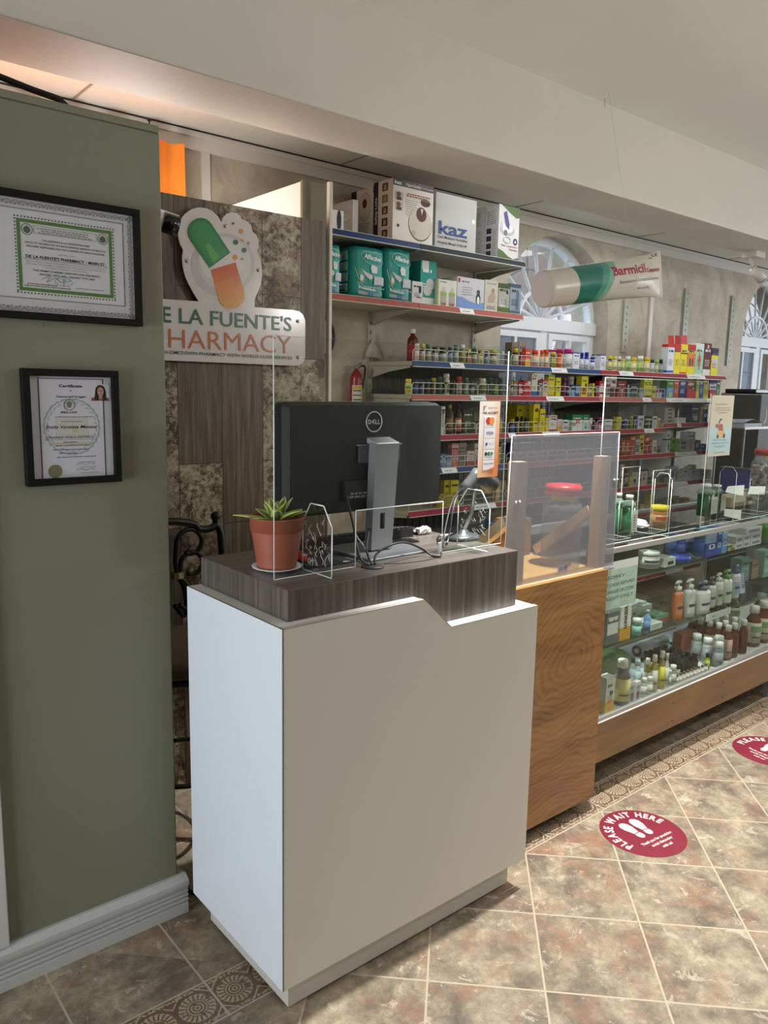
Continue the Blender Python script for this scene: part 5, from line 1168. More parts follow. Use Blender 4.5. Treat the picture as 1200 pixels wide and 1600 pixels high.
row('E', 0, 'fifth shelf, leftmost bay', [
 (Cc, 694, 704, 750.5, 'c8b62c', ((.7, .74, '5c5414', .1, .9),), 'upright golden yellow carton', dict(back=.11)),
 (Cc, 704.6, 716.6, 750.5, 'd6c426', ((.74, .84, '5c4c14', .1, .9), (.3, .45, 'a06020', .6, .9)), 'upright yellow carton, brown mark', dict(back=.10)),
 (Cc, 688, 697, 772, 'b8a42c', (), 'low mustard carton, left'),
 (Cc, 697.8, 707, 772, 'c4b02c', (), 'low mustard carton, right'),
 (Cc, 775, 786, 751.5, 'c0a060', ((.2, .6, 'd8c890', .2, .8),), 'tan carton, cream panel'),
 ])
row('E', 1, 'fifth shelf, window bay', [
 (Cc, 797, 806, 743, 'cf7a30', ((0, .55, 'd8ccb0'),), 'orange and cream carton')])
row('E', 2, 'fifth shelf, third bay', [
 (Cc, 969, 975, 726, 'c0b4ac', ((.2, .5, '5a2c2c', .2, .8),), 'white and brown carton'),
 (Cc, 975.6, 982.6, 735, '5a2626', ((.3, .6, 'b8a098', .3, .8),), 'maroon hair carton'),
 (Cc, 983.2, 987.3, 744, 'c9bc2e', (), 'short yellow upright carton'),
 (Cc, 987.9, 996.2, 738, 'c8c0b8', ((.2, .5, '3a3434', .2, .7),), 'off-white carton, dark picture'),
 (Cc, 996.9, 1001.6, 737.5, 'b8aca8', ((.3, .8, '322c30', .2, .9),), 'grey-white carton, black picture'),
 (Cc, 1002.3, 1011.4, 736.5, 'c4a8a8', ((.4, .7, '8a5c60', .3, .7),), 'dusty pink small carton'),
 (Cc, 1012.5, 1027, 733, '54302e', (), 'dark maroon wide carton', dict(back=.14))])
row('E', 3, 'fifth shelf, right end bay', [
 (Cc, 1043.5, 1048.5, 735, 'a8b8a4', ((.4, .6, '5c8a60'),), 'green-grey narrow carton'),
 (Cc, 1049.2, 1059.6, 729, 'c6c8d4', ((.3, .7, '5c68a0', .05, .35), (.1, .7, 'a89c60', .6, .95)), 'white carton, violet edge'),
 (Cc, 1061, 1066, 735.5, 'd0d0d0', (), 'small white carton, first'),
 (Cc, 1067.4, 1073.6, 732.5, 'c8ccd4', ((.7, .8, '6c7080', .1, .9),), 'white carton, second'),
 (Cc, 1074.2, 1079.8, 728.5, 'cfd0d6', (), 'taller white carton'),
 (Cc, 1080.4, 1087, 726.5, 'd6d6da', ((.5, .56, 'a07078', .1, .9),), 'tallest white carton'),
 (Cc, 1088, 1093.2, 734, 'c8ccd6', (), 'pale blue-white carton'),
 (Cc, 1095.4, 1102.8, 733.5, 'b4c4d4', ((.3, .6, '7c98b8', .2, .8),), 'pale sky carton'),
 (Cc, 1108, 1111, 734, 'd8d4c8', (), 'sliver of cream carton')])
# low shelves glimpsed below
for key, bay, whr, base in (('F', 2, 'sixth shelf, third bay', 985), ('F', 3, 'sixth shelf, right end bay', 1040), ('F', 0, 'sixth shelf, leftmost bay', 763)):
    cols = ['a89c78', '8c7f60', 'b0a68c', '9a8c70', 'c4b23c', 'a09a90', '7f94a8']; n_ = {0: 2, 2: 7, 3: 5}[bay]
    names = {'a89c78': 'tan', '8c7f60': 'khaki', 'b0a68c': 'sand', '9a8c70': 'fawn', 'c4b23c': 'mustard', 'a09a90': 'stone grey', '7f94a8': 'steel blue'}
    its = []
    for i in range(n_):
        cc = cols[i % 7] if bay else ('3c5c94', '6a8a4c')[i]; hh = (786, 792, 788, 784, 772, 790, 786)[i] if bay == 2 else ((778, 782, 776, 780, 778)[i] if bay == 3 else 812)
        its.append((Cc, base+i*7.4, base+i*7.4+6.8, hh, cc, ((.3, .6, hexd(cc, 1.25), .2, .8),), 'low %s carton' % (names.get(cc) or ('navy', 'leafy')[i])))
    row(key, bay, whr, its)
# final unique labels for the stock
taken = {}
for recs in ROWS:
    for i, (o, d, wv) in enumerate(recs):
        lab = '%s on %s' % (d, wv); nb = recs[i-1] if i else (recs[1] if len(recs) > 1 else None)
        if lab in taken and nb: lab = '%s on %s, next to %s' % (d, wv, ' '.join(nb[1].split()[:3]))
        k = 2
        while lab in taken: lab = '%s on %s, number %d' % (d, wv, k); k += 1
        taken[lab] = 1; o['label'] = lab

# high shelves -------------------------------------------------------
z = ZS['U1']+.003; yf = SY+.02
def corner_box(pxf0, pxf1, pyt, yfront, pxback, zb, name, label, c, cat='box', group=None):
    """box whose front spans pxf0..pxf1 and whose left side runs back to pxback"""
    x0, x1 = P(pxf0, pyt+40, 1, yfront).x, P(pxf1, pyt+40, 1, yfront).x; zt = P(pxf0, pyt, 1, yfront).z
    yb = P(pxback, pyt+40, 0, x0).y if pxback else yfront+.15
    yb = min(yb, 3.575)
    return x0, x1, yfront, yb, zb, zt
def sidetext(m, s, x, y0, z0, w, h, mat, rot=0, bold=.02):
    """print on the left (-x) side; rot 90 runs upward"""
    if rot: m.text(s, (x-.0006, y0, z0), (0, 0, 1), (0, 1, 0), w, h, mat, bold=bold)
    else: m.text(s, (x-.0006, y0, z0), (0, -1, 0), (0, 0, 1), w, h, mat, bold=bold)
PUR, CREAM = M('2e1734', .4), M('e3dfd8', .4)
def vapor_box(x0, x1, y0, y1, zb, zt, label, pics=True):
    W, H = x1-x0, zt-zb; m = MB(); m.box(x0, x1, y0, y1, zb, zt, CREAM); D = y1-y0; e = y0-.0006
    m.box(x0, x1, e, y0, zt-.11*H, zt, PUR); m.box(x0, x0+.26*W, e-.0003, y0, zt-.105*H, zt, BLACK)
    m.text('kaz', (x0+.03*W, e-.0006, zt-.085*H), UX, UZ, .17*W, .06*H, WHITE, bold=.03)
    m.text('Vaporizador', (x0+.30*W, e-.0005, zt-.085*H), UX, UZ, .40*W, .055*H, WHITE, italic=.2, bold=.01)
    m.text('con luz de seguridad', (x0+.72*W, e-.0005, zt-.075*H), UX, UZ, .26*W, .025*H, WHITE, bold=.01)
    RD = M('9c3b34', .6); GY = M('8c8a88', .6)
    m.scribble((x0+.28*W, e-.0003, zt-.25*H), UX, UZ, .68*W, .07*H, 2, RD); m.scribble((x0+.28*W, e-.0003, zt-.55*H), UX, UZ, .36*W, .27*H, 8, GY, fill=.25)
    for v, c2 in ((.66, '5c4a44'), (.50, '6a4a3c')):
        m.box(x0+.05*W, x0+.24*W, e-.0004, y0, zb+(v)*H, zb+(v+.14)*H, M('c9b8a4', .5))
        disc(m, x0+.13*W, zb+(v+.09)*H, .05*W, M(c2, .6), e-.0006); m.box(x0+.08*W, x0+.2*W, e-.0006, y0, zb+(v)*H, zb+(v+.05)*H, M('4a3430', .6))
    # vaporizer picture: cream egg body, dark mouth, brown knob
    cx, cz, r = x0+.68*W, zb+.34*H, .29*W
    m.add([(cx+r*1.02*math.cos(a*math.pi/16), e-.0008, cz-.004+r*1.03*math.sin(a*math.pi/16)) for a in range(32)], [tuple(range(32))], M('5a4e48', .6))
    m.add([(cx+r*math.cos(a*math.pi/16), e-.0010, cz+r*math.sin(a*math.pi/16)) for a in range(32)], [tuple(range(32))], M('d2cabe', .6))
    disc(m, cx+.02*W, cz+.17*W, .13*W, M('5e1f1c', .6), e-.0012); m.add([(cx, e-.0014, cz+.27*W), (cx+.06*W, e-.0014, cz+.27*W), (cx+.03*W, e-.0014, cz+.16*W)], [(0, 2, 1)], M('e8e4dc', .6))
    disc(m, cx-.17*W, cz-.18*W, .05*W, M('b8afa2', .6), e-.0012)
    m.add([(cx+.12*W+.12*W*math.cos(a*math.pi/12), e-.0012, zb+.70*H+.062*H*math.sin(a*math.pi/12)) for a in range(24)], [tuple(range(24))], M('53291f', .6)); m.box(cx+.02*W, cx+.22*W, e-.0014, y0, zb+.725*H, zb+.75*H, M('7c7c50', .6))
    disc(m, x0+.13*W, zb+.25*H, .03*W, BLACK, e-.0006)
    # left side
    s = x0-.0005; m.quad((s, y1, zb), (s, y1-.24*D, zb), (s, y1-.24*D, zt), (s, y1, zt), PUR)
    sidetext(m, 'Safety Light', x0-.0003, y1-.18*D, zb+.30*H, .45*H, .12*D, WHITE, 90)
    if not pics:
        for rr_, cc, dv in ((.30, 'b8b0a4', 0), (.28, 'd6cfc4', 0), (.10, '5e1f1c', .06)):
            m.add([(s-.0002-.0002*(rr_ < .29)-.0002*(rr_ < .2), y0+.38*D-rr_*D*math.cos(a*math.pi/12), zb+(.68+dv)*H+rr_*D*1.3*math.sin(a*math.pi/12)) for a in range(24)], [tuple(range(24))], M(cc, .6))
        m.scribble((s-.0002, y0+.70*D, zb+.06*H), (0, -1, 0), UZ, .6*D, .36*H, 9, GY, fill=.3)
    for k in range(5 if pics else 0):
        v = zb+(.06+.19*k)*H; yy = y0+.26*D
        m.quad((s, yy+.30*D, v), (s, yy, v), (s, yy, v+.13*H), (s, yy+.30*D, v+.13*H), M(('5b3c30', '3c2c28', '4c3830', '8c7a3c', '5c4838')[k], .6))
        m.quad((s-.0002, yy+.22*D, v+.02*H), (s-.0002, yy+.08*D, v+.02*H), (s-.0002, yy+.10*D, v+.10*H), (s-.0002, yy+.20*D, v+.10*H), M('c09878', .6))
    o = m.build('vaporizer_box', None, (x0, y0, zb)); tag(o, label, 'box', 'vaporizer boxes on the highest shelf'); return o
x0, x1, a_, b_, zb, zt = corner_box(614, 677, 277, yf, 584, z, '', '', '')
vapor_box(x0, x1, a_, b_, zb, zt, 'front vaporizer box, cream with purple top, picture of round humidifier')
x2 = x0+.006; yb0 = b_+.006; yb0 = max(yb0, P(583, 320, 0, x2).y)
vapor_box(x2, x2+.24, yb0, 3.58, zb, zt-.012, 'second vaporizer box standing behind the front one, only side visible', False)
# plain white packs at left end
m = MB(); xa, xb = P(518, 330, 1, 3.56).x+.01, P(551, 340, 1, 3.34).x; zt = P(540, 309, 1, 3.34).z; m.box(xa, xb, 3.34, 3.56, z, zt, M('d9dadb', .45)); m.scribble((P(518, 330, 1, 3.34).x, 3.339, z+.06), UX, UZ, .10, .06, 3, M('8fa4c0', .6)); tag(m.build('storage_box', None, (xa, 3.34, z)), 'large white box at the left end of the highest shelf', 'box')
m = MB(); xb = P(537, 340, 1, 3.23).x; zt = P(530, 329, 1, 3.23).z; m.box(2.1, xb, 3.23, 3.33, z, zt, M('e4e4e2', .4))
m.add([(xb+.0006, 3.28+.03*math.cos(i*math.pi/8), (z+zt)/2+.05*math.sin(i*math.pi/8)) for i in range(16)], [tuple(range(16))], BLACK)
m.add([(xb-.028+.014*math.cos(i*math.pi/8), 3.2294, (z+zt)/2+.05*math.sin(i*math.pi/8)) for i in range(16)], [tuple(reversed(range(16)))], BLACK)
tag(m.build('paper_pack', None, (2.2, 3.23, z)), 'low white pack with a dark oval end in front of white box', 'pack')
# humidifier carton
x0, x1 = P(680.5, 340, 1, yf).x, P(744, 350, 1, yf).x; zt = P(681, 299, 1, yf).z; W, H = x1-x0, zt-z
m = MB(); m.box(x0, x1, yf, yf+.28, z, zt, M('b2b3b3', .45)); NV = M('1f3f7c', .45); e = yf-.0006
m.text('kaz', (x0+.07*W, e, z+.27*H), UX, UZ, .72*W, .235*H, NV, bold=.03)
m.text('Cool Moisture Humidifier', (x0+.06*W, e, z+.185*H), UX, UZ, .74*W, .055*H, INK, bold=.015); m.text('Hospital Model 4100-HF', (x0+.06*W, e, z+.085*H), UX, UZ, .72*W, .055*H, INK, bold=.015)
disc(m, x0+.93*W, z+.60*H, .012, WHITE, e); tag(m.build('humidifier_box', None, (x0, yf, z)), 'plain grey-white humidifier carton with big dark blue lettering', 'box')
# nebulizer cartons
def neb_box(x0, x1, y0, y1, zb, zt, label):
    W, H = x1-x0, zt-zb; m = MB(); m.box(x0, x1, y0, y1, zb, zt, M('cfcfd2', .4)); e = y0-.0006; GRN = M('46642f', .5)
    def poly(pts, mat, k=1): m.add([(x0+u*W, e-.0002*k, zb+v*H) for u, v in pts], [tuple(range(len(pts)))], mat)
    poly([(0, 0), (1, 0), (1, .07), (.75, .03), (.5, .07), (.25, .15), (0, .19)], GRN); poly([(.12, 1), (.35, .93), (.6, .86), (.85, .80), (1, .82), (1, 1)], GRN)
    cx, cz = x0+.42*W, zb+.58*H
    m.add([(cx+.36*W*math.cos(a*math.pi/12), e-.0006, cz-.03*H+.10*H*math.sin(a*math.pi/12)) for a in range(24)], [tuple(range(24))], M('a9acb4', .4))
    m.add([(cx+.28*W*math.cos(a*math.pi/12), e-.0008, cz+.0*H+.075*H*math.sin(a*math.pi/12)) for a in range(24)], [tuple(range(24))], M('d8dade', .4))
    poly([(.22, .86), (.36, .90), (.52, .66), (.50, .56), (.34, .62)], M('4a4488', .5), 5); poly([(.10, .72), (.2, .60), (.2, .52), (.12, .56)], M('b9bcc4', .5), 5); disc(m, x0+.34*W, zb+.50*H, .09*W, M('66686e', .5), e-.0012)
    m.tube([(x0+(.42+.17*math.cos(a*math.pi/10))*W, e-.001, zb+(.37+.055*math.sin(a*math.pi/10))*H) for a in range(20)], .0022, M('b4b8bc', .4), 5, True)
    disc(m, x0+.83*W, zb+.36*H, .11*W, M('2a2f6c', .5), e-.0004); m.add([(x0+.78*W, e-.0008, zb+.34*H), (x0+.88*W, e-.0008, zb+.34*H), (x0+.83*W, e-.0008, zb+.39*H)], [(0, 1, 2)], WHITE)
    RD = M('93323c', .5); m.text('Elite Compressor', (x0+.96*W, e-.0003, zb+.245*H), UX, UZ, .80*W, .035*H, RD, align='r', bold=.015); m.text('Nebulizer', (x0+.96*W, e-.0003, zb+.185*H), UX, UZ, .42*W, .035*H, RD, align='r', bold=.015)
    s = x0-.0005; D = y1-y0
    for k in range(4):
        v = zb+(.06+.14*k)*H; m.quad((s, y1-.12*D, v), (s, y1-.48*D, v), (s, y1-.48*D, v+.10*H), (s, y1-.12*D, v+.10*H), M('34363a', .5))
    m.scribble((s-.0002, y1-.1*D, zb+.66*H), (0, -1, 0), UZ, .7*D, .26*H, 7, M('6c6e72', .6), fill=.3)
    m.scribble((s-.0002, y1-.54*D, zb+.06*H), (0, -1, 0), UZ, .36*D, .52*H, 12, M('8c8e92', .6), fill=.3)
    tag(m.build('nebulizer_box', None, (x0, y0, zb)), label, 'box', 'nebulizer boxes on the highest shelf')
x0, x1, a_, b_, zb, zt = corner_box(779, 811, 318, yf, 758, z, '', '', '')
neb_box(x0, min(x1, 3.71), a_, b_, zb, zt, 'nebulizer box with green waves at right end of highest shelf')
neb_box(x0+.002, min(x1, 3.71), b_+.004, min(3.58, b_+.14), zb, zt+.004, 'dim second nebulizer box behind the one with green waves')

z = ZS['U2']+.003
TEAL = M('1f9a92', .3)
def diaper(pxf0, pxf1, pyt, pxb, label, dim=False):
    x0, x1 = P(pxf0, pyt+40, 1, yf).x, P(pxf1, pyt+40, 1, yf).x; zt = P(pxf0, pyt, 1, yf).z; W, H = x1-x0, zt-z; y1 = yf+.24
    t = thing('diaper_pack', label, 'diaper pack', (x0, yf, z), 'teal diaper packs on the pink-railed shelf')
    m = MB(); nx, nz, ny = 9, 10, 5; rg = random.Random(int(pxf0)); pts = {}; b = []
    def pos(i, j, k):
        u, v, w_ = i/nx, j/nz, k/ny; bu = math.sin(math.pi*u); bv = math.sin(math.pi*v); bw = math.sin(math.pi*w_)
        px = x0+W*u+(.012*(1 if u > .5 else -1)*bv*bw if u in (0, 1) else 0)
        py = yf+.24*w_+(-.014*bu*bv if w_ == 0 else 0)
        pz = z+H*v+(.012*bu*bw if v == 1 else 0)
        jit = .0025*(1 if v > 0 else 0)
        # pull the corners in
        e = (abs(u-.5)*2)**6*(abs(w_-.5)*2)**6*.012; px += -e if u > .5 else e
        return (px+rg.uniform(-jit, jit), max(py+rg.uniform(-jit, jit), yf-.02), pz+rg.uniform(-jit, jit)*(1 if v < 1 else 2))
    idx = {}
    def vid(i, j, k):
        if (i, j, k) not in idx: idx[(i, j, k)] = len(m.v); m.v.append(pos(i, j, k))
        return idx[(i, j, k)]
    for i in range(nx):
        for j in range(nz): m.face((vid(i, j, 0), vid(i+1, j, 0), vid(i+1, j+1, 0), vid(i, j+1, 0)), TEAL, True); m.face((vid(i+1, j, ny), vid(i, j, ny), vid(i, j+1, ny), vid(i+1, j+1, ny)), TEAL, True)
        for k in range(ny): m.face((vid(i, nz, k), vid(i+1, nz, k), vid(i+1, nz, k+1), vid(i, nz, k+1)), TEAL, True); m.face((vid(i+1, 0, k), vid(i, 0, k), vid(i, 0, k+1), vid(i+1, 0, k+1)), TEAL, True)
    for j in range(nz):
        for k in range(ny): m.face((vid(0, j, k+1), vid(0, j, k), vid(0, j+1, k), vid(0, j+1, k+1)), TEAL, True); m.face((vid(nx, j, k), vid(nx, j, k+1), vid(nx, j+1, k+1), vid(nx, j+1, k)), TEAL, True)
    m.build('pack_body', t)
    def fy(u, v): return yf-.014*math.sin(math.pi*u)*math.sin(math.pi*v)-.0045
    m = MB(); WT = M('dfe9e8', .4)
    def put(pts, mat, k=0): m.add([(x0+u*W, fy(u, v)-.0005*k, z+v*H) for u, v in pts], [tuple(range(len(pts)))], mat)
    m.tube([(x0+(.55+.36*math.cos(a*math.pi/12))*W, fy(.5+.3*math.cos(a*math.pi/12), .8)-.0005, z+(.79+.125*math.sin(a*math.pi/12)-.05*math.cos(a*math.pi/12))*H) for a in range(24)], .0011, WT, 4, True)
    y_ = fy(.5, .8)-.0015; m.text('Affective', (x0+.27*W, y_, z+.785*H), (1, 0, -.1), UZ, .56*W, .095*H, WT, italic=.15, bold=.035)
    put([(.48, .60), (.52, .67), (.72, .63), (.70, .50), (.52, .50)], M('d4dad8', .5)); put([(.18, .56), (.34, .50), (.52, .46), (.56, .40), (.46, .36), (.30, .44)], M('c9d2d0', .5), 1)
    put([(.60, .44), (.96, .44), (.96, .27), (.60, .25)], M('b9c2c8', .5), 2); put([(.62, .27), (.9, .28), (.9, .255), (.62, .25)], M('46548c', .5), 3)
    put([(.16, .44), (.26, .42), (.26, .32), (.16, .33)], WT, 2); put([(.16, .34), (.26, .33), (.26, .30), (.16, .30)], M('c9b43a', .5), 3)
    m.tube([(x0+(.0+.26*i/8)*W, fy(.1, .3)-.001, z+(.58-.36*(i/8)**.8)*H) for i in range(9)]+[(x0+(.26+.7*i/8)*W, fy(.5, .2)-.001, z+(.22-.02*i/8)*H) for i in range(1, 9)], .0013, WT, 4)
    y_ = fy(.4, .15)-.002; m.text('Predoblado', (x0+.12*W, y_, z+.165*H), (1, 0, -.06), UZ, .56*W, .06*H, WT, bold=.03)
    put([(.12, .13), (.86, .09), (.86, .03), (.12, .06)], M('9aa2a4', .5), 2); put([(.46, .112), (.62, .104), (.62, .04), (.46, .05)], M('3f8ad0', .5), 3)
    m.build('printed_front', t)
    m = MB(); sx_ = x0-.014
    for k in range(4):
        v = z+(.10+.215*k)*H; m.box(sx_-.002, sx_, yf+.035, yf+.125, v, v+.17*H, M('a9b4b8', .5)); m.box(sx_-.0025, sx_, yf+.05, yf+.11, v+.02*H, v+.06*H, M(('3c7a4c', '8c9cb0', '8c98a0', '8c98a0')[k], .5))
    m.box(sx_-.002, sx_, yf+.155, yf+.185, z+.03*H, z+.12*H, WT); m.tube([(sx_-.001, yf+.142, z+.02), (sx_-.004, yf+.146, z+H*.5), (sx_-.001, yf+.142, zt-.02)], .0014, WT, 5)
    m.build('printed_side', t)
diaper(553, 600, 384, 530, 'teal diaper pack in the middle, its side print showing'); diaper(603, 642, 387, 0, 'teal diaper pack at right, next to the tall teal carton')
diaper(503, 533, 380, 0, 'teal diaper pack at far left, half behind the tiled partition')
def qbox(px0, px1, pyt, c, bands, label, name='carton', back=.02, **kw):
    y = SY+back; x0, x1 = P(px0, pyt+30, 1, y).x, P(px1, pyt+30, 1, y).x; zt = P((px0+px1)/2, pyt, 1, y).z
    return carton(x0, min(x1, 3.709), y, z, zt, c, bands, label=label, name=name, **kw), x0, x1, y, zt
o, x0, x1, y, zt = qbox(657, 681, 408, '3a9c92', ((0, .17, 'd8dcd8'), (.80, 1, 'd8dcd8', .08, .52)), 'tall teal and white nursing pad carton', depth=.16, txt='e8f0ee', back=.045, group=None)
m = MB(); W, H = x1-x0, zt-z
for u, v in ((.62, .48), (.45, .34)): disc(m, x0+u*W, z+v*H, .27*W, M('c4c8c4', .6), y-.0016-.0004*u)
m.build('picture', o)
qbox(643.5, 660, 439.8, 'd6d6da', ((.5, .78, '2a3468', .62, .86), (.25, .30, 'b04850', .4, .9)), 'small white carton with navy dot before the teal carton', depth=.022)
o, x0, x1, y, zt = qbox(683, 713, 437.5, 'd9d8d4', ((0, 1, '8cb04a', -.02, .06),), 'baby bottle box with two green-ringed bottles pictured', depth=.12, marks=False)
m = MB(); W, H = x1-x0, zt-z
for u in (.32, .76):
    m.add([(x0+(u+.16)*W, y-.0012, z+.05*H), (x0+(u-.16)*W, y-.0012, z+.05*H), (x0+(u-.14)*W, y-.0012, z+.42*H), (x0+(u+.14)*W, y-.0012, z+.42*H)], [(1, 0, 3, 2)], M('a9a59c', .5))
    m.box(x0+(u-.15)*W, x0+(u+.15)*W, y-.0016, y-.0010, z+.42*H, z+.54*H, M('8fb03c', .5)); m.box(x0+(u-.12)*W, x0+(u+.12)*W, y-.0016, y-.0012, z+.03*H, z+.14*H, M('8c5c44', .5))
    m.add([(x0+(u-.10)*W, y-.0014, z+.54*H), (x0+(u+.10)*W, y-.0014, z+.54*H), (x0+(u+.03)*W, y-.0014, z+.72*H), (x0+(u-.03)*W, y-.0014, z+.72*H)], [(0, 1, 2, 3)], M('bdbab4', .5))
m.scribble((x0+.1*W, y-.001, z+.90*H), UX, UZ, .4*W, .05*H, 1, INK); m.build('picture', o)
o, x0, x1, y, zt = qbox(714, 756, 434.5, 'c9cad2', ((.82, .96, 'a83a4a', .03, .10),), 'white and blue box with a black and white penguin', depth=.18, marks=False, side='dfe3e6')
m = MB(); W, H = x1-x0, zt-z
m.add([(x0+u*W, y-.001, z+v*H) for u, v in ((0, 0), (1, 0), (1, .26), (.8, .22), (.6, .23), (.4, .28), (.2, .36), (0, .38))], [tuple(range(8))], M('6f94cc', .5))
m.scribble((x0+.14*W, y-.001, z+.84*H), UX, UZ, .3*W, .08*H, 1, M('8c3c4c', .6)); m.scribble((x0+.16*W, y-.001, z+.45*H), UX, UZ, .45*W, .30*H, 4, M('8c90a0', .6), fill=.3)
cx = x0+.78*W; m.add([(cx+.085*W*math.cos(a*math.pi/12), y-.0014, z+.36*H+.19*H*math.sin(a*math.pi/12)) for a in range(24)], [tuple(range(24))], BLACK); disc(m, cx, z+.58*H, .06*W, BLACK, y-.0015)
m.add([(cx+.05*W*math.cos(a*math.pi/12), y-.0018, z+.31*H+.13*H*math.sin(a*math.pi/12)) for a in range(24)], [tuple(range(24))], WHITE); m.add([(cx-.015*W, y-.002, z+.58*H), (cx, y-.002, z+.54*H), (cx+.015*W, y-.002, z+.58*H)], [(0, 1, 2)], M('c87a3c', .5)); m.build('picture', o)
o, x0, x1, y, zt = qbox(757, 777.6, 438, 'c6c2b8', ((.0, .05, 'd8d4cc'),), 'cream carton with a nursing mother pictured', depth=.11, marks=False)
m = MB(); W, H = x1-x0, zt-z; disc(m, x0+.62*W, z+.68*H, .12*W, M('a88468', .6), y-.001); m.add([(x0+u*W, y-.0012, z+v*H) for u, v in ((.3, .30), (.7, .30), (.86, .5), (.7, .62), (.5, .60), (.3, .46))], [tuple(range(6))], M('b09c88', .6)); m.scribble((x0+.15*W, y-.001, z+.08*H), UX, UZ, .7*W, .12*H, 3, M('7c7870', .6)); m.scribble((x0+.1*W, y-.001, z+.88*H), UX, UZ, .8*W, .05*H, 1, M('7c7870', .6)); m.build('picture', o)
qbox(778.4, 795.6, 443, 'a8aa9c', ((0, .2, '5c7440'), (.84, 1, '4a5a3c'), (.66, .76, '2a2f5c', .68, .88), (.2, .52, 'c4c8c8', .1, .6)), 'grey and green monitor carton', depth=.10)
qbox(796.4, 815, 444, '8e9cac', ((.88, 1, '4c5a70'), (.15, .75, '66788c', .55, .85), (.0, .12, '5c6c84')), 'blue-grey thermometer carton at the right end of pink-railed shelf', depth=.10)
m = MB(); a = P(806, 440, 1, SY+.05)
# ------------------------------------------------------------------ framed permits on the green wall
yF = 1.941
def frame(label, x0, x1, z0, z1, bw, loc):
    t = thing('picture_frame', label, 'picture frame', loc, None); fm = M('0d0d0d', .6, 0, .2)
    m = MB(); i0, i1, k0, k1 = x0+bw, x1-bw, z0+bw, z1-bw
    for a, b, c, d in ((x0, x1, k1, z1), (x0, x1, z0, k0), (x0, i0, k0, k1), (i1, x1, k0, k1)): m.box(a, b, yF, 1.965, c, d, fm)
    m.build('frame', t, bevel=.0015)
    m = MB(); m.box(i0, i1, yF+.006, yF+.0075, k0, k1, clear('frame_glass', 'fbfbfb', .06)); m.build('glass', t)
    return t, i0, i1, k0, k1
INK2 = M('3a3a3e', .7); GYI = M('8f8f94', .7)
t, i0, i1, k0, k1 = frame('black frame with a green bordered pharmacy permit', .405, .811, 1.664, 1.945, .016, (.61, 1.965, 1.664))
fx = lambda X_: P(X_/4.615, 422, 1, yF+.01).x
PA = M('cfcfd0', .5, noise=.03); PB = M('d8d8da', .5, noise=.02); yp = yF+.012
m = MB(); m.box(i0, i1, yp, 1.964, k0, k1, PA)
Hh = k1-k0; fz = lambda Y_: k1-(Y_-308)/757*Hh     # measured on the right side of the sheet
# ornate scalloped border
o0, o1 = .436, fx(957)-.004; oz0, oz1 = fz(1045), fz(332); e = yp-.0004
def scal(cx, cz, r, a0, ring):
    for k, rr_ in enumerate((r, r*.66)):
        m.tube([(cx+rr_*math.cos(a0+math.pi*j/8), e-.0003, cz+rr_*math.sin(a0+math.pi*j/8)) for j in range(9)], .00035, INK2 if k == 0 else GYI, 4)
    disc(m, cx+.001*math.cos(a0+math.pi/2), cz+.001*math.sin(a0+math.pi/2), r*.26, GYI, e-.0002)
n_ = 20; st = (o1-o0)/n_
for i in range(n_+1): scal(o0+i*st, oz1-.006, st*.52, 0, 0); scal(o0+i*st, oz0+.006, st*.52, math.pi, 0)
n2 = int((oz1-oz0)/st)
for i in range(n2+1): scal(o1-.006, oz0+i*(oz1-oz0)/n2, st*.52, -math.pi/2, 0); scal(o0+.006, oz0+i*(oz1-oz0)/n2, st*.52, math.pi/2, 0)
def rect(x0, x1, z0, z1, w_, mat, k=1):
    e_ = e-.0002*k
    for a, b, c, d in ((x0, x1, z1-w_, z1), (x0, x1, z0, z0+w_), (x0, x0+w_, z0+w_, z1-w_), (x1-w_, x1, z0+w_, z1-w_)): m.box(a, b, e_-.0001, e_, c, d, mat)
q0, q1, r0, r1 = o0+.014, fx(897), fz(985)+.004, fz(372)
m.box(q0, q1, e-.0001, e, r0, r1, PB); rect(q0, q1, r0, r1, .0010, INK2, 2); rect(q0+.002, q1-.002, r0+.002, r1-.002, .0004, GYI, 2)
d0, d1, s0, s1 = fx(118), fx(828), fz(938), fz(428)
s1 = fz(420)
k = 0; x = d0
while x < d1: m.box(x, x+.0028, e-.0006, e-.0003, s1-.003, s1, BLACK); m.box(x, x+.0028, e-.0006, e-.0003, s0, s0+.003, BLACK); x += .0075
zz = s0+.004
while zz < s1-.003: m.box(d0, d0+.003, e-.0006, e-.0003, zz, zz+.0028, BLACK); m.box(d1-.003, d1, e-.0006, e-.0003, zz, zz+.0028, BLACK); zz += .0075
GB = M('55803f', .6); rect(d0+.005, d1-.005, s0+.006, s1-.006, .0075, GB, 3)
g0, g1, t0, t1 = d0+.014, d1-.014, s0+.015, s1-.015; gw, gh = g1-g0, t1-t0; gm = (g0+g1)/2
for cx in (g0+.013, g1-.013):
    m.tube([(cx+.012*math.cos(a*math.pi/10), e-.0006, t1-.013+.012*math.sin(a*math.pi/10)) for a in range(20)], .0006, INK2, 4, True); disc(m, cx, t1-.014, .0075, M('5b6668', .6), e-.0006); disc(m, cx, t1-.010, .0045, M('4c6b48', .6), e-.0008)
rect(g0+.028, g1-.028, t1-.020, t1-.003, .0005, INK2, 3); m.scribble((g0+.032, e-.0006, t1-.0185), UX, UZ, gw-.064, .0135, 3, GYI, seed=3)
def line(s_, v, h_, w_, mat=INK2, bold=.01): m.text(s_, (gm, e-.0007, t0+v*gh), UX, UZ, w_*gw, h_*gh, mat, align='c', bold=bold)
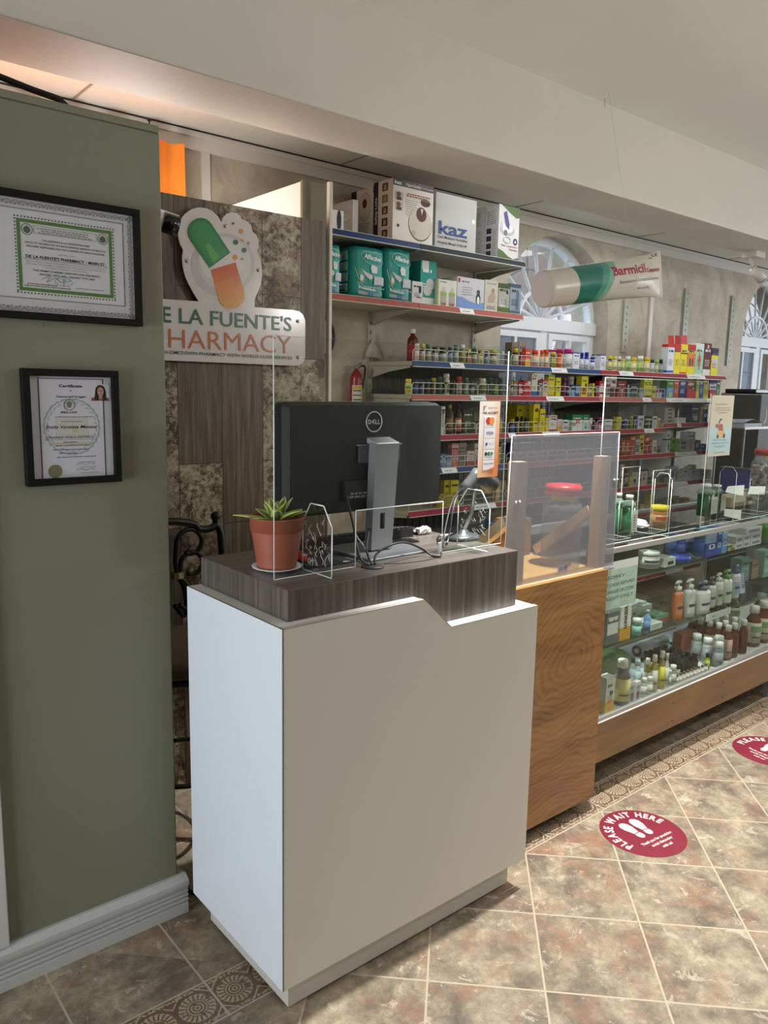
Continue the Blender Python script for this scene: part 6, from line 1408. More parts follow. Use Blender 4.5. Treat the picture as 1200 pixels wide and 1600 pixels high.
line('THE LICENSING & ACCREDITATION UNIT', .745, .030, .55); line('OFFICE OF THE DIRECTOR OF HEALTH SERVICES, MINISTRY OF HEALTH &', .69, .030, .93); line('WELLNESS, RESPONSIBLE FOR THE LICENSING OF HEALTH FACILITIES', .635, .030, .90)
line('CERTIFIES THAT', .55, .022, .2, GYI, 0); line("DE LA FUENTE'S PHARMACY - MAIN ST.", .465, .048, .92, BLACK, .025); m.box(g0+.02*gw, g1-.02*gw, e-.0007, e-.0005, t0+.445*gh, t0+.450*gh, BLACK)
line('HAS COMPLIED WITH THE REQUIREMENTS AS STIPULATED BY THE MINISTRY', .40, .022, .92, GYI, 0); line('OF HEALTH & WELLNESS TO OPERATE AS A RETAILER OF PHARMACEUTICALS', .36, .022, .92, GYI, 0); line('LOCATED AT MAIN ST., ORANGE WALK', .32, .022, .5, GYI, 0)
line('THIS PERMIT IS HEREBY GRANTED FOR THE PERIOD', .26, .030, .78, BLACK); line('JANUARY 18TH, 2022 - JANUARY 17TH, 2023', .205, .030, .64, BLACK)
m.tube(spl([(g0+.2*gw, e-.0007, t0+.14*gh), (g0+.3*gw, e-.0007, t0+.20*gh), (g0+.26*gw, e-.0007, t0+.10*gh), (g0+.36*gw, e-.0007, t0+.18*gh), (g0+.42*gw, e-.0007, t0+.12*gh), (g0+.54*gw, e-.0007, t0+.16*gh)]), .0004, INK2, 4)
m.tube([(g0+(.45+.1*math.cos(a*math.pi/12))*gw, e-.0007, t0+(.13+.07*math.sin(a*math.pi/12))*gh) for a in range(24)], .0004, M('7d9cc0', .6), 4, True)
m.tube([(g0+.45*gw, e-.0008, t0+.07*gh), (g0+.45*gw, e-.0008, t0+.18*gh)], .0005, M('5d86b8', .6), 4); m.tube([(g0+.42*gw, e-.0008, t0+.165*gh), (g0+.48*gw, e-.0008, t0+.165*gh)], .0005, M('5d86b8', .6), 4)
m.text('DEPUTY DIRECTOR OF HEALTH SERVICES', (g0+.01*gw, e-.0007, t0+.012*gh), UX, UZ, .52*gw, .022*gh, INK2); m.scribble((g0+.01*gw, e-.0007, t0+.05*gh), UX, UZ, .4*gw, .022*gh, 1, INK2); m.scribble((g0+.56*gw, e-.0007, t0+.04*gh), UX, UZ, .4*gw, .022*gh, 1, GYI)
m.build('permit', t, label='green-bordered printed permit')

t, i0, i1, k0, k1 = frame('smaller black frame holding a certificate with a portrait photo', .517, .744, 1.275, 1.552, .017, (.63, 1.965, 1.275))
fx2 = lambda X_: P(20+X_/6, 560+640/6, 1, yF+.01).x
m = MB(); m.box(i0, i1, yp, 1.964, k0, k1, M('d2d0d8', .5, noise=.03)); Hh = k1-k0; W_ = i1-i0
u = lambda a: i0+a*W_; v = lambda a: k0+a*Hh; e = yp-.0004
m.box(u(.10), u(.90), e-.0001, e, v(0), v(.985), M('d9d8e2', .5)); BR = M('45393c', .6)
for a in (.10, .888): m.box(u(a), u(a+.014), e-.0004, e-.0001, v(0), v(.985), BR)
m.box(u(.10), u(.90), e-.0004, e-.0001, v(.975), v(.982), BR)
WR = M('b3b8bc', .6); cx, cz, rr_ = u(.49), v(.505), .315*W_*1.05
for i in range(26):
    a = 2*math.pi*i/26+.12; c_, s_ = math.cos(a), math.sin(a); p0 = Vector((cx+rr_*c_, e-.0003, cz+rr_*s_*1.02)); tg = Vector((-s_, 0, c_)); rd = Vector((c_, 0, s_))
    m.add([p0-tg*.010, p0+rd*.006+tg*.004, p0+tg*.012, p0-rd*.001+tg*.002], [(0, 1, 2, 3)], WR)
    m.add([p0-tg*.008-rd*.004, p0-rd*.010+tg*.006, p0-rd*.004+tg*.003], [(2, 1, 0)], WR)
m.box(cx-.2*W_, cx+.2*W_, e-.00035, e-.0003, v(.40), v(.60), M('cfcdc6', .6)); m.add([(cx, e-.0004, v(.45)), (cx+.07*W_, e-.0004, v(.45)), (cx+.07*W_, e-.0004, v(.52)), (cx, e-.0004, v(.52))], [(0, 1, 2, 3)], M('c9c09c', .6)); m.box(cx-.25*W_, cx+.25*W_, e-.0004, e-.0003, v(.315), v(.35), M('c6bfae', .6))
def ln2(s_, y_, h_, w_, mat=INK2, bold=.01, ital=0, c_=.49): m.text(s_, (u(c_), e-.0008, v(y_)), UX, UZ, w_*W_, h_*Hh, mat, align='c', bold=bold, italic=ital)
ln2('Certificate', .895, .030, .28, BLACK, .02); ln2('of', .855, .014, .025); ln2('Chemist and Druggist', .795, .020, .36, BLACK, .015)
m.tube([(u(.465)+.0125*math.cos(a*math.pi/12), e-.0008, v(.722)+.0125*math.sin(a*math.pi/12)) for a in range(24)], .0006, INK2, 4, True); disc(m, u(.465), v(.735), .006, M('6c7f5c', .6), e-.0008); disc(m, u(.465), v(.715), .005, M('8c7a5c', .6), e-.0010)
ln2('BELIZE', .640, .020, .20, BLACK, .01, 0, .46); m.scribble((u(.24), e-.0008, v(.60)), UX, UZ, .50*W_, .016*Hh, 1, GYI, seed=2); m.scribble((u(.34), e-.0008, v(.555)), UX, UZ, .30*W_, .014*Hh, 1, GYI, seed=5)
ln2('Emily Vanessa Manzur', .490, .032, .64, BLACK, .008, .25); ln2('ORANGE WALK DISTRICT', .390, .024, .58, INK2, .0, .2, .47); m.box(u(.16), u(.80), e-.0008, e-.0006, v(.377), v(.379), INK2)
m.scribble((u(.36), e-.0008, v(.35)), UX, UZ, .22*W_, .012*Hh, 1, INK2, seed=9)
for k, vv in enumerate((.315, .275, .24, .20)): m.scribble((u(.24+.04*(k == 2)), e-.0008, v(vv)), UX, UZ, (.5, .48, .32, .54)[k]*W_, .015*Hh, 1, M('6a6a70', .7), seed=20+k)
for k, vv in enumerate((.145, .095, .035)): m.scribble((u(.54+.02*k), e-.0008, v(vv)), UX, UZ, .28*W_, .010*Hh, 1, GYI, seed=30+k)
for k, vv in enumerate((.12, .065)): m.tube(spl([(u(.52+.06*j), e-.0008, v(vv+(.018 if j % 2 else 0))) for j in range(5)]), .0004, M('7a80a0', .6), 4)
disc(m, u(.26), v(.065), .0165, M('8c8768', .4, .3), e-.0008); m.build('certificate', t, label='pale certificate with gold seal')
m = MB(); ph0, ph1, pz0, pz1 = u(.735), u(.975), v(.765), v(.930); pw, phh = ph1-ph0, pz1-pz0; e2 = e-.0010
m.box(ph0, ph1, e2-.0002, e2, pz0, pz1, M('dcdce0', .5)); q = lambda a, b, k: (ph0+a*pw, e2-.0003*k, pz0+b*phh)
def pol(pts, mat, k): m.add([q(a, b, k) for a, b in pts], [tuple(range(len(pts)))], mat)
el = lambda cx, cy, rx, ry, n=20: [(cx+rx*math.cos(2*math.pi*i/n), cy+ry*math.sin(2*math.pi*i/n)) for i in range(n)]
pol([(.02, 0), (.98, 0), (.96, .16), (.7, .28), (.3, .28), (.04, .16)], M('9c4c50', .6), 1); HB = M('1d1718', .6)
pol(el(.52, .62, .27, .34), HB, 2); pol([(.24, .6), (.8, .6), (.84, .02), (.62, .02), (.60, .3), (.42, .3), (.40, .02), (.2, .02)], HB, 2)
pol([(.43, .10), (.61, .10), (.62, .36), (.42, .36)], M('b98d74', .6), 3); pol(el(.52, .56, .175, .27), M('c89a82', .6), 4)
for a in (.44, .60): pol(el(a, .60, .062, .035, 12), M('3c2a28', .6), 5); pol(el(a, .60, .040, .020, 12), M('b58c7a', .6), 6)
pol(el(.52, .42, .06, .018, 10), M('9c5048', .6), 5); m.build('portrait_photo', t, label='portrait photo of a person with long dark hair and glasses')
# two little nail marks on the green wall
m = MB(); a = P(67, 505, 1, 1.963); m.tube([(a.x, 1.958, a.z), (a.x+.001, 1.958, a.z-.008)], .0006, BLACK, 5); tag(m.build('nail', None, (a.x, 1.963, a.z)), 'tiny dark nail under the permit frame', 'nail')

# ------------------------------------------------------------------ pharmacy sign on the cladding
yS = 2.572
def S(X_, Y_): q = P(240+X_/3.81, 180+Y_/3.81, 1, yS); return (q.x, q.z)
t = thing('pharmacy_sign', 'white acrylic pharmacy sign with a green and orange capsule', 'sign', (1.35, yS, 1.6))
pts = [(-200, 1082), (75, 1095), (268, 1108), (240, 1062), (212, 1012), (188, 960), (174, 900), (170, 850), (176, 800), (158, 768), (147, 720), (146, 672), (160, 625), (190, 585), (225, 560), (268, 549), (312, 553), (352, 572), (385, 605), (405, 640), (412, 610), (436, 586), (465, 577), (495, 582), (518, 602), (524, 620), (556, 630), (580, 655), (590, 695), (612, 712), (626, 745), (626, 785), (616, 812), (634, 850), (644, 900), (647, 950), (640, 1000), (622, 1050), (602, 1095), (600, 1142), (720, 1152), (835, 1160), (868, 1168), (890, 1188), (903, 1222), (903, 1440), (893, 1470), (870, 1487), (840, 1492), (450, 1475), (80, 1460), (-200, 1450)]
poly = [S(*p) for p in pts]; m = MB(); m.prism(list(reversed(poly)) if False else poly, yS, yS+.006, M('d6d4d6', .18)); m.build('sign_plate', t)
def flat(m, pp, mat, k, y=None):
    yy = (yS if y is None else y)-.0005*k; m.add([(a, yy, c) for a, c in pp], [tuple(range(len(pp)))], mat)
m = MB(); circ = lambda cx, cy, r, n=36, s=1: [S(cx+r*math.cos(2*math.pi*i/n)*s, cy+r*math.sin(2*math.pi*i/n)) for i in range(n)]
flat(m, circ(412, 890, 190), M('c0bfc4', .25), 1); flat(m, circ(420, 880, 158), M('cfced2', .25), 2); flat(m, circ(404, 866, 132), M('d8d7da', .25), 3); m.build('swirl', t)
def capsule(A, B_, C0, r, n=16):
    """flat end A->B, round end centred C0"""
    ax, ay = B_[0]-A[0], B_[1]-A[1]; L_ = math.hypot(ax, ay); ex, ey = ax/L_, ay/L_; dx, dy = (C0[0]-(A[0]+B_[0])/2), (C0[1]-(A[1]+B_[1])/2); D_ = math.hypot(dx, dy); dx, dy = dx/D_, dy/D_
    return [S(*A)]+[S(*B_)]+[S(C0[0]+r*(ex*math.cos(math.pi*i/n)+dx*math.sin(math.pi*i/n)), C0[1]+r*(ey*math.cos(math.pi*i/n)+dy*math.sin(math.pi*i/n))) for i in range(n+1)]
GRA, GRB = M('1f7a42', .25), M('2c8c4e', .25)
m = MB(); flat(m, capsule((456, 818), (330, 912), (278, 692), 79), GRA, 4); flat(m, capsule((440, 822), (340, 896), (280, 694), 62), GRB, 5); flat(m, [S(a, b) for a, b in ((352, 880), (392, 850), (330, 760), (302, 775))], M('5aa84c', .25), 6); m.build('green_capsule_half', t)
n = N('orange_capsule_print'); x = n.xyz(n.pos()); f = n.noise(n.pos(), 60, 2); g = n.math('DIVIDE', n.math('SUBTRACT', x[2], S(450, 1150)[1]), S(400, 890)[1]-S(450, 1150)[1])
vo = n.add('ShaderNodeTexVoronoi', feature='DISTANCE_TO_EDGE'); n.l.new(n.pos(), vo.inputs['Vector']); vo.inputs['Scale'].default_value = 95
c = n.ramp(n.math('ADD', g, n.math('MULTIPLY', f, .15)), [(.1, 'd9a11c'), (.5, 'dd8a1c'), (1.0, 'cc5214')]); n.l.new(n.mix(n.math('MULTIPLY', n.math('LESS_THAN', vo.outputs[0], .09), .35), c, 'c06a18'), n.b.inputs['Base Color']); n.b.inputs['Roughness'].default_value = .25
m = MB(); flat(m, capsule((486, 876), (338, 921), (463, 1074), 79), n.m, 4); m.build('orange_capsule_half', t)
m = MB()
for cx, cy, r, cc in ((487, 757, 16, '1f6b48'), (537, 803, 15, '1f6b48'), (472, 645, 8, '3c5c58'), (520, 692, 14, 'c8892c'), (527, 746, 8, 'c8892c'), (564, 762, 8, 'b07a3c'), (483, 847, 16, 'd0902c'), (525, 856, 8, 'c07c40')): flat(m, circ(cx, cy, r, 20), M(cc, .25), 4)
m.build('dots', t)
def stext(s_, X0, Y0, X1, Y1, htop, mat, bold, align='l'):
    a, b = S(X0, Y0), S(X1, Y1); z_ = (a[1]+b[1])/2; h_ = htop; return (s_, (a[0], yS-.0022, z_), b[0]-a[0], h_, mat, bold)
GT, OT = M('1d5c40', .3), M('bd5f1e', .3)
h1 = S(820, 1200)[1]-S(820, 1285)[1]; h2 = S(815, 1312)[1]-S(815, 1420)[1]; h3 = S(820, 1436)[1]-S(820, 1454)[1]
m = MB(); a = S(152, 1243); b = S(820, 1286); m.text("LA FUENTE'S", (a[0], yS-.0022, b[1]), UX, UZ, b[0]-a[0], h1, GT, bold=.008); c = S(104, 1240); m.text('DE', (c[0], yS-.0022, b[1]), UX, UZ, S(104, 1240)[0]-S(-40, 1230)[0], h1, GT, align='r', bold=.018); m.build('green_lettering', t)
m = MB(); a = S(90, 1385); b = S(817, 1420); m.text('HARMACY', (a[0], yS-.0022, b[1]), UX, UZ, b[0]-a[0], h2, OT, bold=-.008); m.text('P', (S(60, 1380)[0], yS-.0022, b[1]), UX, UZ, None, h2, OT, align='r', bold=0); m.build('orange_lettering', t)
m = MB(); a = S(92, 1415); b = S(822, 1454); m.text('OMETOWN PHARMACY WITH WORLD CLASS SERVICES', (a[0], yS-.0022, b[1]), UX, UZ, b[0]-a[0], h3, M('2f4a40', .3), bold=.008); m.text('YOUR H', (S(84, 1410)[0], yS-.0022, b[1]), UX, UZ, None, h3, M('2f4a40', .3), align='r', bold=.008); m.build('small_lettering', t)
for X_, Y_ in ((427, 660), (198, 868), (624, 922), (858, 1227), (860, 1441)):
    a = S(X_, Y_); m = MB(); m.lathe([(.007, -.022), (.007, .001), (.006, .004), (0, .0045)], (0, 0, 0), M('b4b6ba', .2, .9), 14); m.v = [(a[0]+p[0], yS-p[2], a[1]+p[1]) for p in m.v]; m.build('standoff_bolt', t)
m = MB(); 
# cctv at the left of the sign
a = P(262, 345, 1, 2.48); t = thing('security_camera', 'white and black bullet camera by the capsule sign', 'security camera', (a.x-.08, 2.6, a.z))
c1 = P(276, 352, 1, 2.46); c0 = c1+Vector((-.16, .03, .035))
m = MB(); m.tube([c0, c1], [.030, .032], M('d8d8dc', .3), 18); m.build('camera_body', t)
m = MB(); m.tube([c1-(c1-c0)*.30+Vector((0, -.004, -.004)), c1+(c1-c0)*.01+Vector((0, -.004, -.004))], [.0325, .0335], M('0c0c0e', .15), 18); m.build('lens_hood', t)
m = MB(); m.tube([c0+Vector((.03, .02, 0)), Vector((c0.x+.02, 2.598, c0.z+.03))], .012, M('cfcfd2', .4), 12); m.build('mount', t)
# second one on the beam at the right
q = P(1181, 406, 2, 2.398); q = Vector((P(1178, 408, 1, 2.44).x, 2.44, 2.399))
t = thing('security_camera', 'white bullet camera under the ceiling beam at right', 'security camera', q)
m = MB(); m.box(q.x-.10, q.x+.02, 2.38, 2.47, 2.365, 2.399, M('c9c6bd', .5)); m.build('junction_box', t)
c0 = P(1176, 419, 1, 2.40); c1 = P(1191, 437, 1, 2.36)
m = MB(); m.tube([Vector((c0.x, 2.42, 2.366)), c0], .010, M('c9c6bd', .5), 10); m.build('mount', t)
m = MB(); m.tube([c0, c1], [.022, .030], M('cfccc6', .4), 16); m.build('camera_body', t)
m = MB(); d_ = (c1-c0).normalized(); m.tube([c1, c1+d_*.004], [.027, .026], M('202024', .2), 16); m.build('lens', t)
m = MB(); g = P(1158, 413, 2, 2.399); m.box(g.x-.03, g.x+.03, 2.47, 2.489, 2.37, 2.399, BLACK); tag(m.build('cable_hole', None, (g.x, 2.48, 2.39)), 'dark cable gap in the beam beside the right camera', 'hole')

# ------------------------------------------------------------------ iron chair
t = thing('bar_stool', 'black wrought iron bar stool with brown fabric seat', 'stool', (1.06, 2.30, 0))
IR = M('15140f', .38, .3); yb = 2.50; pv = lambda px, py, y=yb: P(px, py, 1, y)
post = pv(338, 812); top = post.z; x1 = post.x; xm = pv(262, 812).x; x0 = 2*xm-x1
m = MB(); arc = [(x1, 0), (x1-.03, -.012), (x1-.07, -.008), ((x1+xm)/2, .012), (xm, .028)]; arc = [(a, b) for a, b in arc]+[(2*xm-a, b) for a, b in reversed(arc[:-1])]
m.tube(spl([(a, yb, top-.018+b) for a, b in arc]), .0135, IR, 10); m.build('top_rail', t)
for x in (x0, x1):
    m = MB(); m.tube(spl([(x, yb+.005, top+.012), (x, yb, top-.02), (x+(.02 if x == x1 else -.02)*.6, yb-.01, .98), (x+(.01 if x == x1 else -.01), yb-.02, .74), (x, yb-.01, .40), (x+(.03 if x == x1 else -.03), yb+.04, 0)]), .013, IR, 10)
    m.sphere((x, yb+.005, top+.012), .018, IR, 12); m.build('leg', t)
def scroll(c, r, a0, a1, n=24, k=.0): return [(c[0]+(r*(1-k*i/n))*math.cos(a0+(a1-a0)*i/n), yb, c[1]+(r*(1-k*i/n))*math.sin(a0+(a1-a0)*i/n)) for i in range(n+1)]
for s in (1, -1):
    m = MB(); gx = xm; gz = pv(283, 898).z
    a = pv(297, 848); b = pv(304, 876); mir = lambda L_: [(p[0] if s == 1 else 2*gx-p[0], p[1], p[2]) for p in L_]
    r1, r2 = .052, .044
    c1 = (a.x, a.z); c2 = (b.x-.01, b.z-.01)
    sc1 = scroll(c1, r1, R(180), R(-110), k=.25); sc2 = scroll(c2, r2, R(180), R(-120), k=.15)
    m.tube(mir(spl([(gx+.03, yb, gz), (c1[0]-r1-.006, yb, (gz+c1[1])/2)], 6)[:-1]+sc1), .0085, IR, 8)
    m.tube(mir(spl([(gx+.036, yb, gz), (c2[0]-r2-.003, yb, (gz+c2[1])/2+.01)], 6)[:-1]+sc2), .0085, IR, 8)
    m.sphere(mir([sc1[-1]])[0], .011, IR, 10)
    for e_, f_ in ((.075, .0), (.035, .0)): m.tube(mir(spl([(gx+.03, yb, gz), (gx+.04+e_*.5, yb, gz-.06), (gx+e_+.02, yb, gz-.15), (gx+e_*.4, yb-.01, .76)])), .0085, IR, 8)
    m.build('scroll', t)
m = MB(); gx = xm; gz = pv(283, 898).z; m.box(gx+.012, gx+.052, yb-.014, yb+.014, gz-.012, gz+.012, M('8c7a40', .35, .7)); m.box(gx+.030, gx+.046, yb-.016, yb-.012, gz-.010, gz+.010, M('cfc8b8', .3)); m.box(gx-.052, gx-.012, yb-.014, yb+.014, gz-.012, gz+.012, M('8c7a40', .35, .7)); m.build('band', t, label='brass coloured band')
n = N('brown_woven_seat'); f = n.noise(n.pos(), 300, 2); n.l.new(n.mix(f, '4a3c34', '75665a'), n.b.inputs['Base Color']); n.b.inputs['Roughness'].default_value = .9; n.bump(f, .3, .002)
sx, sy, sz = 1.06, 2.29, P(285, 1000, 1, 2.0).z-.03
m = MB(); m.lathe([(.17, 0), (.200, .010), (.210, .03), (.205, .05), (.18, .064), (.10, .07), (0, .072)], (sx, sy, .632), n.m, 32); m.build('seat', t)
m = MB(); m.tube([(sx+.185*math.cos(a*math.pi/16), sy+.185*math.sin(a*math.pi/16), .622) for a in range(32)], .011, IR, 8, True); m.build('seat_ring', t)
m = MB(); m.tube([(sx+.17*math.cos(a*math.pi/16), sy+.17*math.sin(a*math.pi/16), .28) for a in range(32)], .008, IR, 8, True); m.build('foot_ring', t)
for s in (1, -1):
    m = MB(); m.tube(spl([(sx+s*.15, sy-.10, .62), (sx+s*.15, sy-.12, .35), (sx+s*.17, sy-.16, 0)]), .012, IR, 10); m.build('leg', t)
cable('black power cable curling on the floor behind the baseboard corner', [(.915, 2.10, .006), (.935, 2.03, .006), (.96, 1.985, .006), (1.02, 1.96, .006), (1.10, 1.97, .006), (1.2, 2.05, .006)], .006)

# ------------------------------------------------------------------ fire extinguisher, round mirror, wall bits
ye = 3.53; a = P(556.5, 600, 1, ye); ex = a.x; zt = P(557, 580, 1, ye).z; zb = 1.18; r = .036
t = thing('fire_extinguisher', 'small red fire extinguisher mounted on the beige wall', 'fire extinguisher', (ex, ye, zb))
m = MB(); m.lathe([(r*.9, 0), (r, .01), (r, zt-zb-.045), (r*.85, zt-zb-.02), (r*.45, zt-zb), (r*.35, zt-zb+.01)], (ex, ye, zb), M('841620', .3), 20); m.build('cylinder', t)
m = MB(); m.lathe([(r*1.02, P(557, 640, 1, ye).z-zb-.06), (r*1.02, P(557, 602, 1, ye).z-zb)], (ex, ye, zb), M('c9c4b4', .5), 12, a0=R(195), a1=R(300))
for k in range(6): m.lathe([(r*1.03, .20+.025*k), (r*1.03, .206+.025*k)], (ex, ye, zb), INK, 8, a0=R(205), a1=R(285))
m.lathe([(r*1.03, P(557, 608, 1, ye).z-zb), (r*1.03, P(557, 603, 1, ye).z-zb)], (ex, ye, zb), M('c8a82c', .5), 8, a0=R(200), a1=R(290)); m.build('label', t)
m = MB(); m.tube([(ex, ye, zt+.005), (ex, ye, zt+.03)], .010, M('a8a8a0', .3, .8), 10); m.tube([(ex-.03, ye-.01, zt+.03), (ex+.03, ye-.01, zt+.045)], .004, M('b8b8b2', .3, .8), 8); m.tube([(ex-.03, ye-.01, zt+.018), (ex+.03, ye-.01, zt+.026)], .004, M('b8b8b2', .3, .8), 8); m.build('valve', t)
m = MB(); m.tube(spl([(ex+.01, ye, zt+.02), (ex+.05, ye-.01, zt+.03), (ex+.06, ye, zt-.02), (ex+.042, ye, zt-.10)]), .006, BLACK, 8); m.build('hose', t)
a = P(521.5, 527, 1, 3.58); r = .125; t = thing('wall_clock', 'round black-rimmed clock mostly hidden by the tiled partition', 'clock', (a.x-r, 3.59, a.z))
m = MB(); m.tube([(a.x-r+r*math.cos(i*math.pi/20), 3.585, a.z+r*math.sin(i*math.pi/20)) for i in range(40)], .012, BLACK, 8, True); m.build('rim', t)
m = MB(); disc(m, a.x-r, a.z, r, M('c9c6be', .4), 3.584); m.build('face', t)
m = MB(); y = SY+.02; pp = [P(581, 556, 1, y), P(607, 562, 1, y), P(598, 545, 1, y), P(593, 538, 1, y), P(583, 540, 1, y)]
a = P(583, 562, 1, SY+.05); b = P(607, 562, 1, SY+.05); y = SY+.06
m.add([(BAY[0]-.03, 3.575, ZS['A']+.03), (BAY[0]+.10, 3.572, ZS['A']+.02), (BAY[0]+.05, 3.57, ZS['A']+.09), (BAY[0]+.02, 3.57, ZS['A']+.12), (BAY[0]-.0, 3.575, ZS['A']+.10)], [(0, 1, 2, 3, 4)], M('b8b4a8', .6)); o = m.build('torn_paper', None, (BAY[0], 3.57, ZS['A']+.03)); s_ = o.modifiers.new('t', 'SOLIDIFY'); s_.thickness = .001
tag(o, 'torn scrap of clear tape and paper at the leftmost shelf end', 'paper')

# ------------------------------------------------------------------ inflatable ointment tube
A0 = Vector((2.436, 2.006, 1.911)); A1 = Vector((3.07, 1.895, 2.022)); ax = (A1-A0).normalized(); L_ = (A1-A0).length
sd = ax.cross(Vector((0, 0, 1))).normalized(); up = sd.cross(ax).normalized()     # sd points to the camera side
if sd.dot(CAM-A0) < 0: sd = -sd
TU = [(0.0, .068, .068), (.006, .0705, .0705), (.2, .073, .073), (.45, .070, .075), (.7, .052, .080), (.88, .026, .086), (.97, .006, .094), (1.0, .003, .098)]
def prof_t(s):
    for i in range(len(TU)-1):
        if TU[i][0] <= s <= TU[i+1][0]:
            f = (s-TU[i][0])/(TU[i+1][0]-TU[i][0]); return [TU[i][k]+(TU[i+1][k]-TU[i][k])*f for k in (1, 2)]
    return TU[-1][1:]
def surf(s, a, off=0):
    rs, ru = prof_t(s); rs += off; ru += off; return A0+ax*(s*L_)+sd*(rs*math.cos(a))+up*(ru*math.sin(a))
t = thing('inflatable_tube', 'inflatable white ointment tube with teal band hanging from the ceiling', 'inflatable', A0, None)
CR, T1, T2, T3 = M('bdb8ab', .3), M('1c6c60', .3), M('4a8c7c', .3), M('74a292', .3)
m = MB(); n_s, n_a = 200, 64
for i in range(n_s+1):
    for j in range(n_a): m.v.append(tuple(surf(i/n_s, 2*math.pi*j/n_a)))
for i in range(n_s):
    for j in range(n_a):
        s = (i+.5)/n_s; a = 2*math.pi*(j+.5)/n_a; h_ = math.sin(a)             # slanted right edge of the band
        e1 = .375+.05*h_-.03*(1-h_*h_)*0; e2 = e1+.05+.01*h_; e3 = e2+.05+.01*h_
        mt = CR if s < .19 else T1 if s < e1 else T2 if s < e2 else T3 if s < e3 else CR
        m.face((i*n_a+j, i*n_a+(j+1) % n_a, (i+1)*n_a+(j+1) % n_a, (i+1)*n_a+j), mt, True)
m.face([n_s*n_a+j for j in range(n_a)], CR); m.build('tube_body', t)
m = MB(); m.v = [tuple(A0-ax*.003+sd*(.066*math.cos(2*math.pi*j/32))+up*(.066*math.sin(2*math.pi*j/32))) for j in range(32)]+[tuple(surf(0, 2*math.pi*j/32)) for j in range(32)]
m.face(list(range(32)), M('bcbcbc', .4)); [m.face((j, (j+1) % 32, 32+(j+1) % 32, 32+j), CR, True) for j in range(32)]; m.build('end_cap', t, label='grey-white round end cap')
def wraptext(s_, s0, s1, v0, h_, mat, bold=.02, italic=0):
    V, F, x0_, x1_, y0_, y1_ = glyphs(s_, bold, italic); pts = []
    for x, y in V:
        s = s0+(s1-s0)*(x-x0_)/(x1_-x0_); z_ = v0+h_*y/.73; ru = prof_t(s)[1]; a = math.asin(max(-.95, min(.95, z_/ru))); pts.append(surf(s, a, .0012))
    m.add(pts, F, mat)
m = MB(); CRM = M('9c1c44', .4); wraptext('Barmicil', .475, .80, .016, .036, CRM, .02); wraptext('Compuesto', .81, .975, .014, .018, CRM, .035); wraptext('Betametasona/Clotrimazol/Gentamicina', .525, .955, -.018, .014, M('55585c', .5), .0, .2); wraptext('Tubo con 30 g', .70, .84, -.048, .010, M('55585c', .5), .01, .2); wraptext('Lote:', .86, .90, .066, .007, M('55585c', .5), .01); wraptext('C.V.', .90, .97, .074, .014, BLACK, .03)
m.build('lettering', t)
for s in (.72, .72):
    pass
p = surf(.74, math.pi/2); m = MB(); hk = P(942, 156, 1, 2.17); m.tube([p, (p.x+.02, 2.10, 2.757)], .0006, M('b8b4a8', .5), 4); tag(m.build('string', None, p), 'thin string holding the inflatable tube', 'string')
m = MB(); m.tube([(hk.x, 2.16, 2.7585), (hk.x, 2.16, 2.735), (hk.x+.006, 2.16, 2.730)], .0022, M('a8a294', .4), 6); tag(m.build('ceiling_hook', None, (hk.x, 2.16, 2.758)), 'small pale hook in the ceiling by the beam', 'hook')
a, b = P(992, 372, 1, 2.2), P(996, 412, 1, 2.05); 

# ------------------------------------------------------------------ goods on top of the case
def onplane(px, pyb, pyt, wpx, zb, ymin=None, ymax=None):
    """base point on plane z=zb at pixel (px,pyb); height to pyt; width from wpx"""
    q = P(px, pyb, 2, zb)
    if ymin is not None and (q.y < ymin or q.y > ymax): yy = min(max(q.y, ymin), ymax); q = Vector((P(px, pyb, 1, yy).x, yy, zb))
    w = wpx*dep(q)/FPX; h = P(px, pyt, 1, q.y).z-P(px, pyb, 1, q.y).z; return q.x, q.y, w, h
CT2 = ZT+.001
def jug(px, pyb, pyt, w_, label, yb=None):
    x, y, w, h = onplane(px, pyb, pyt, w_, CT2); 
    if yb: q = P(px, pyb, 1, yb); x, y = q.x, yb; w = w_*dep((x, y, CT2))/FPX; h = P(px, pyt, 1, y).z-CT2
    t = thing('alcohol_bottle', label, 'bottle', (x, y, CT2), 'green liquid bottles on the display case'); r = w/2
    m = MB(); m.lathe([(r*.95, 0), (r*1.05, .006), (r*1.05, h*.70)], (x, y, CT2), GREENLIQ, 4, rot=math.pi/4+.0, sx=1.0, sy=.9); m.build('green_liquid', t)
    m = MB(); m.lathe([(r*1.06, h*.70), (r*.9, h*.80), (r*.45, h*.88), (r*.42, h*.92)], (x, y, CT2), clear('pale_green_plastic', 'cfe4d8', .2, .35, 'a8c8b8', .25) if 'pale_green_plastic' not in bpy.data.materials else bpy.data.materials['pale_green_plastic'], 12); m.build('bottle_shoulder', t)
    m = MB(); m.lathe([(r*.56, h*.91), (r*.56, h*.99), (r*.5, h), (0, h)], (x, y, CT2), M('e6e8e8', .4), 16); m.build('cap', t)
    m = MB(); k = r*.80; yy = y-r*.95; m.box(x-k*.6, x+k, yy-.0025, yy-.001, CT2+h*.10, CT2+h*.62, M('b9b8ae', .5)); m.scribble((x-k*.5, yy-.003, CT2+h*.14), UX, UZ, k*1.3, h*.42, 7, M('4a4e4c', .6), fill=.4); m.build('label', t)
jug(978, 864, 774, 21, 'green bottle with white cap just right of the cloudy screen', 1.74); jug(962, 862, 771, 16, 'green bottle mostly hidden behind the edge of cloudy screen', 1.80)
jug(1098, 832, 757, 27, 'larger green bottle beside the clear fin stand', 1.82); jug(1115, 826, 758, 22, 'green bottle at right of the larger green one', 1.84)
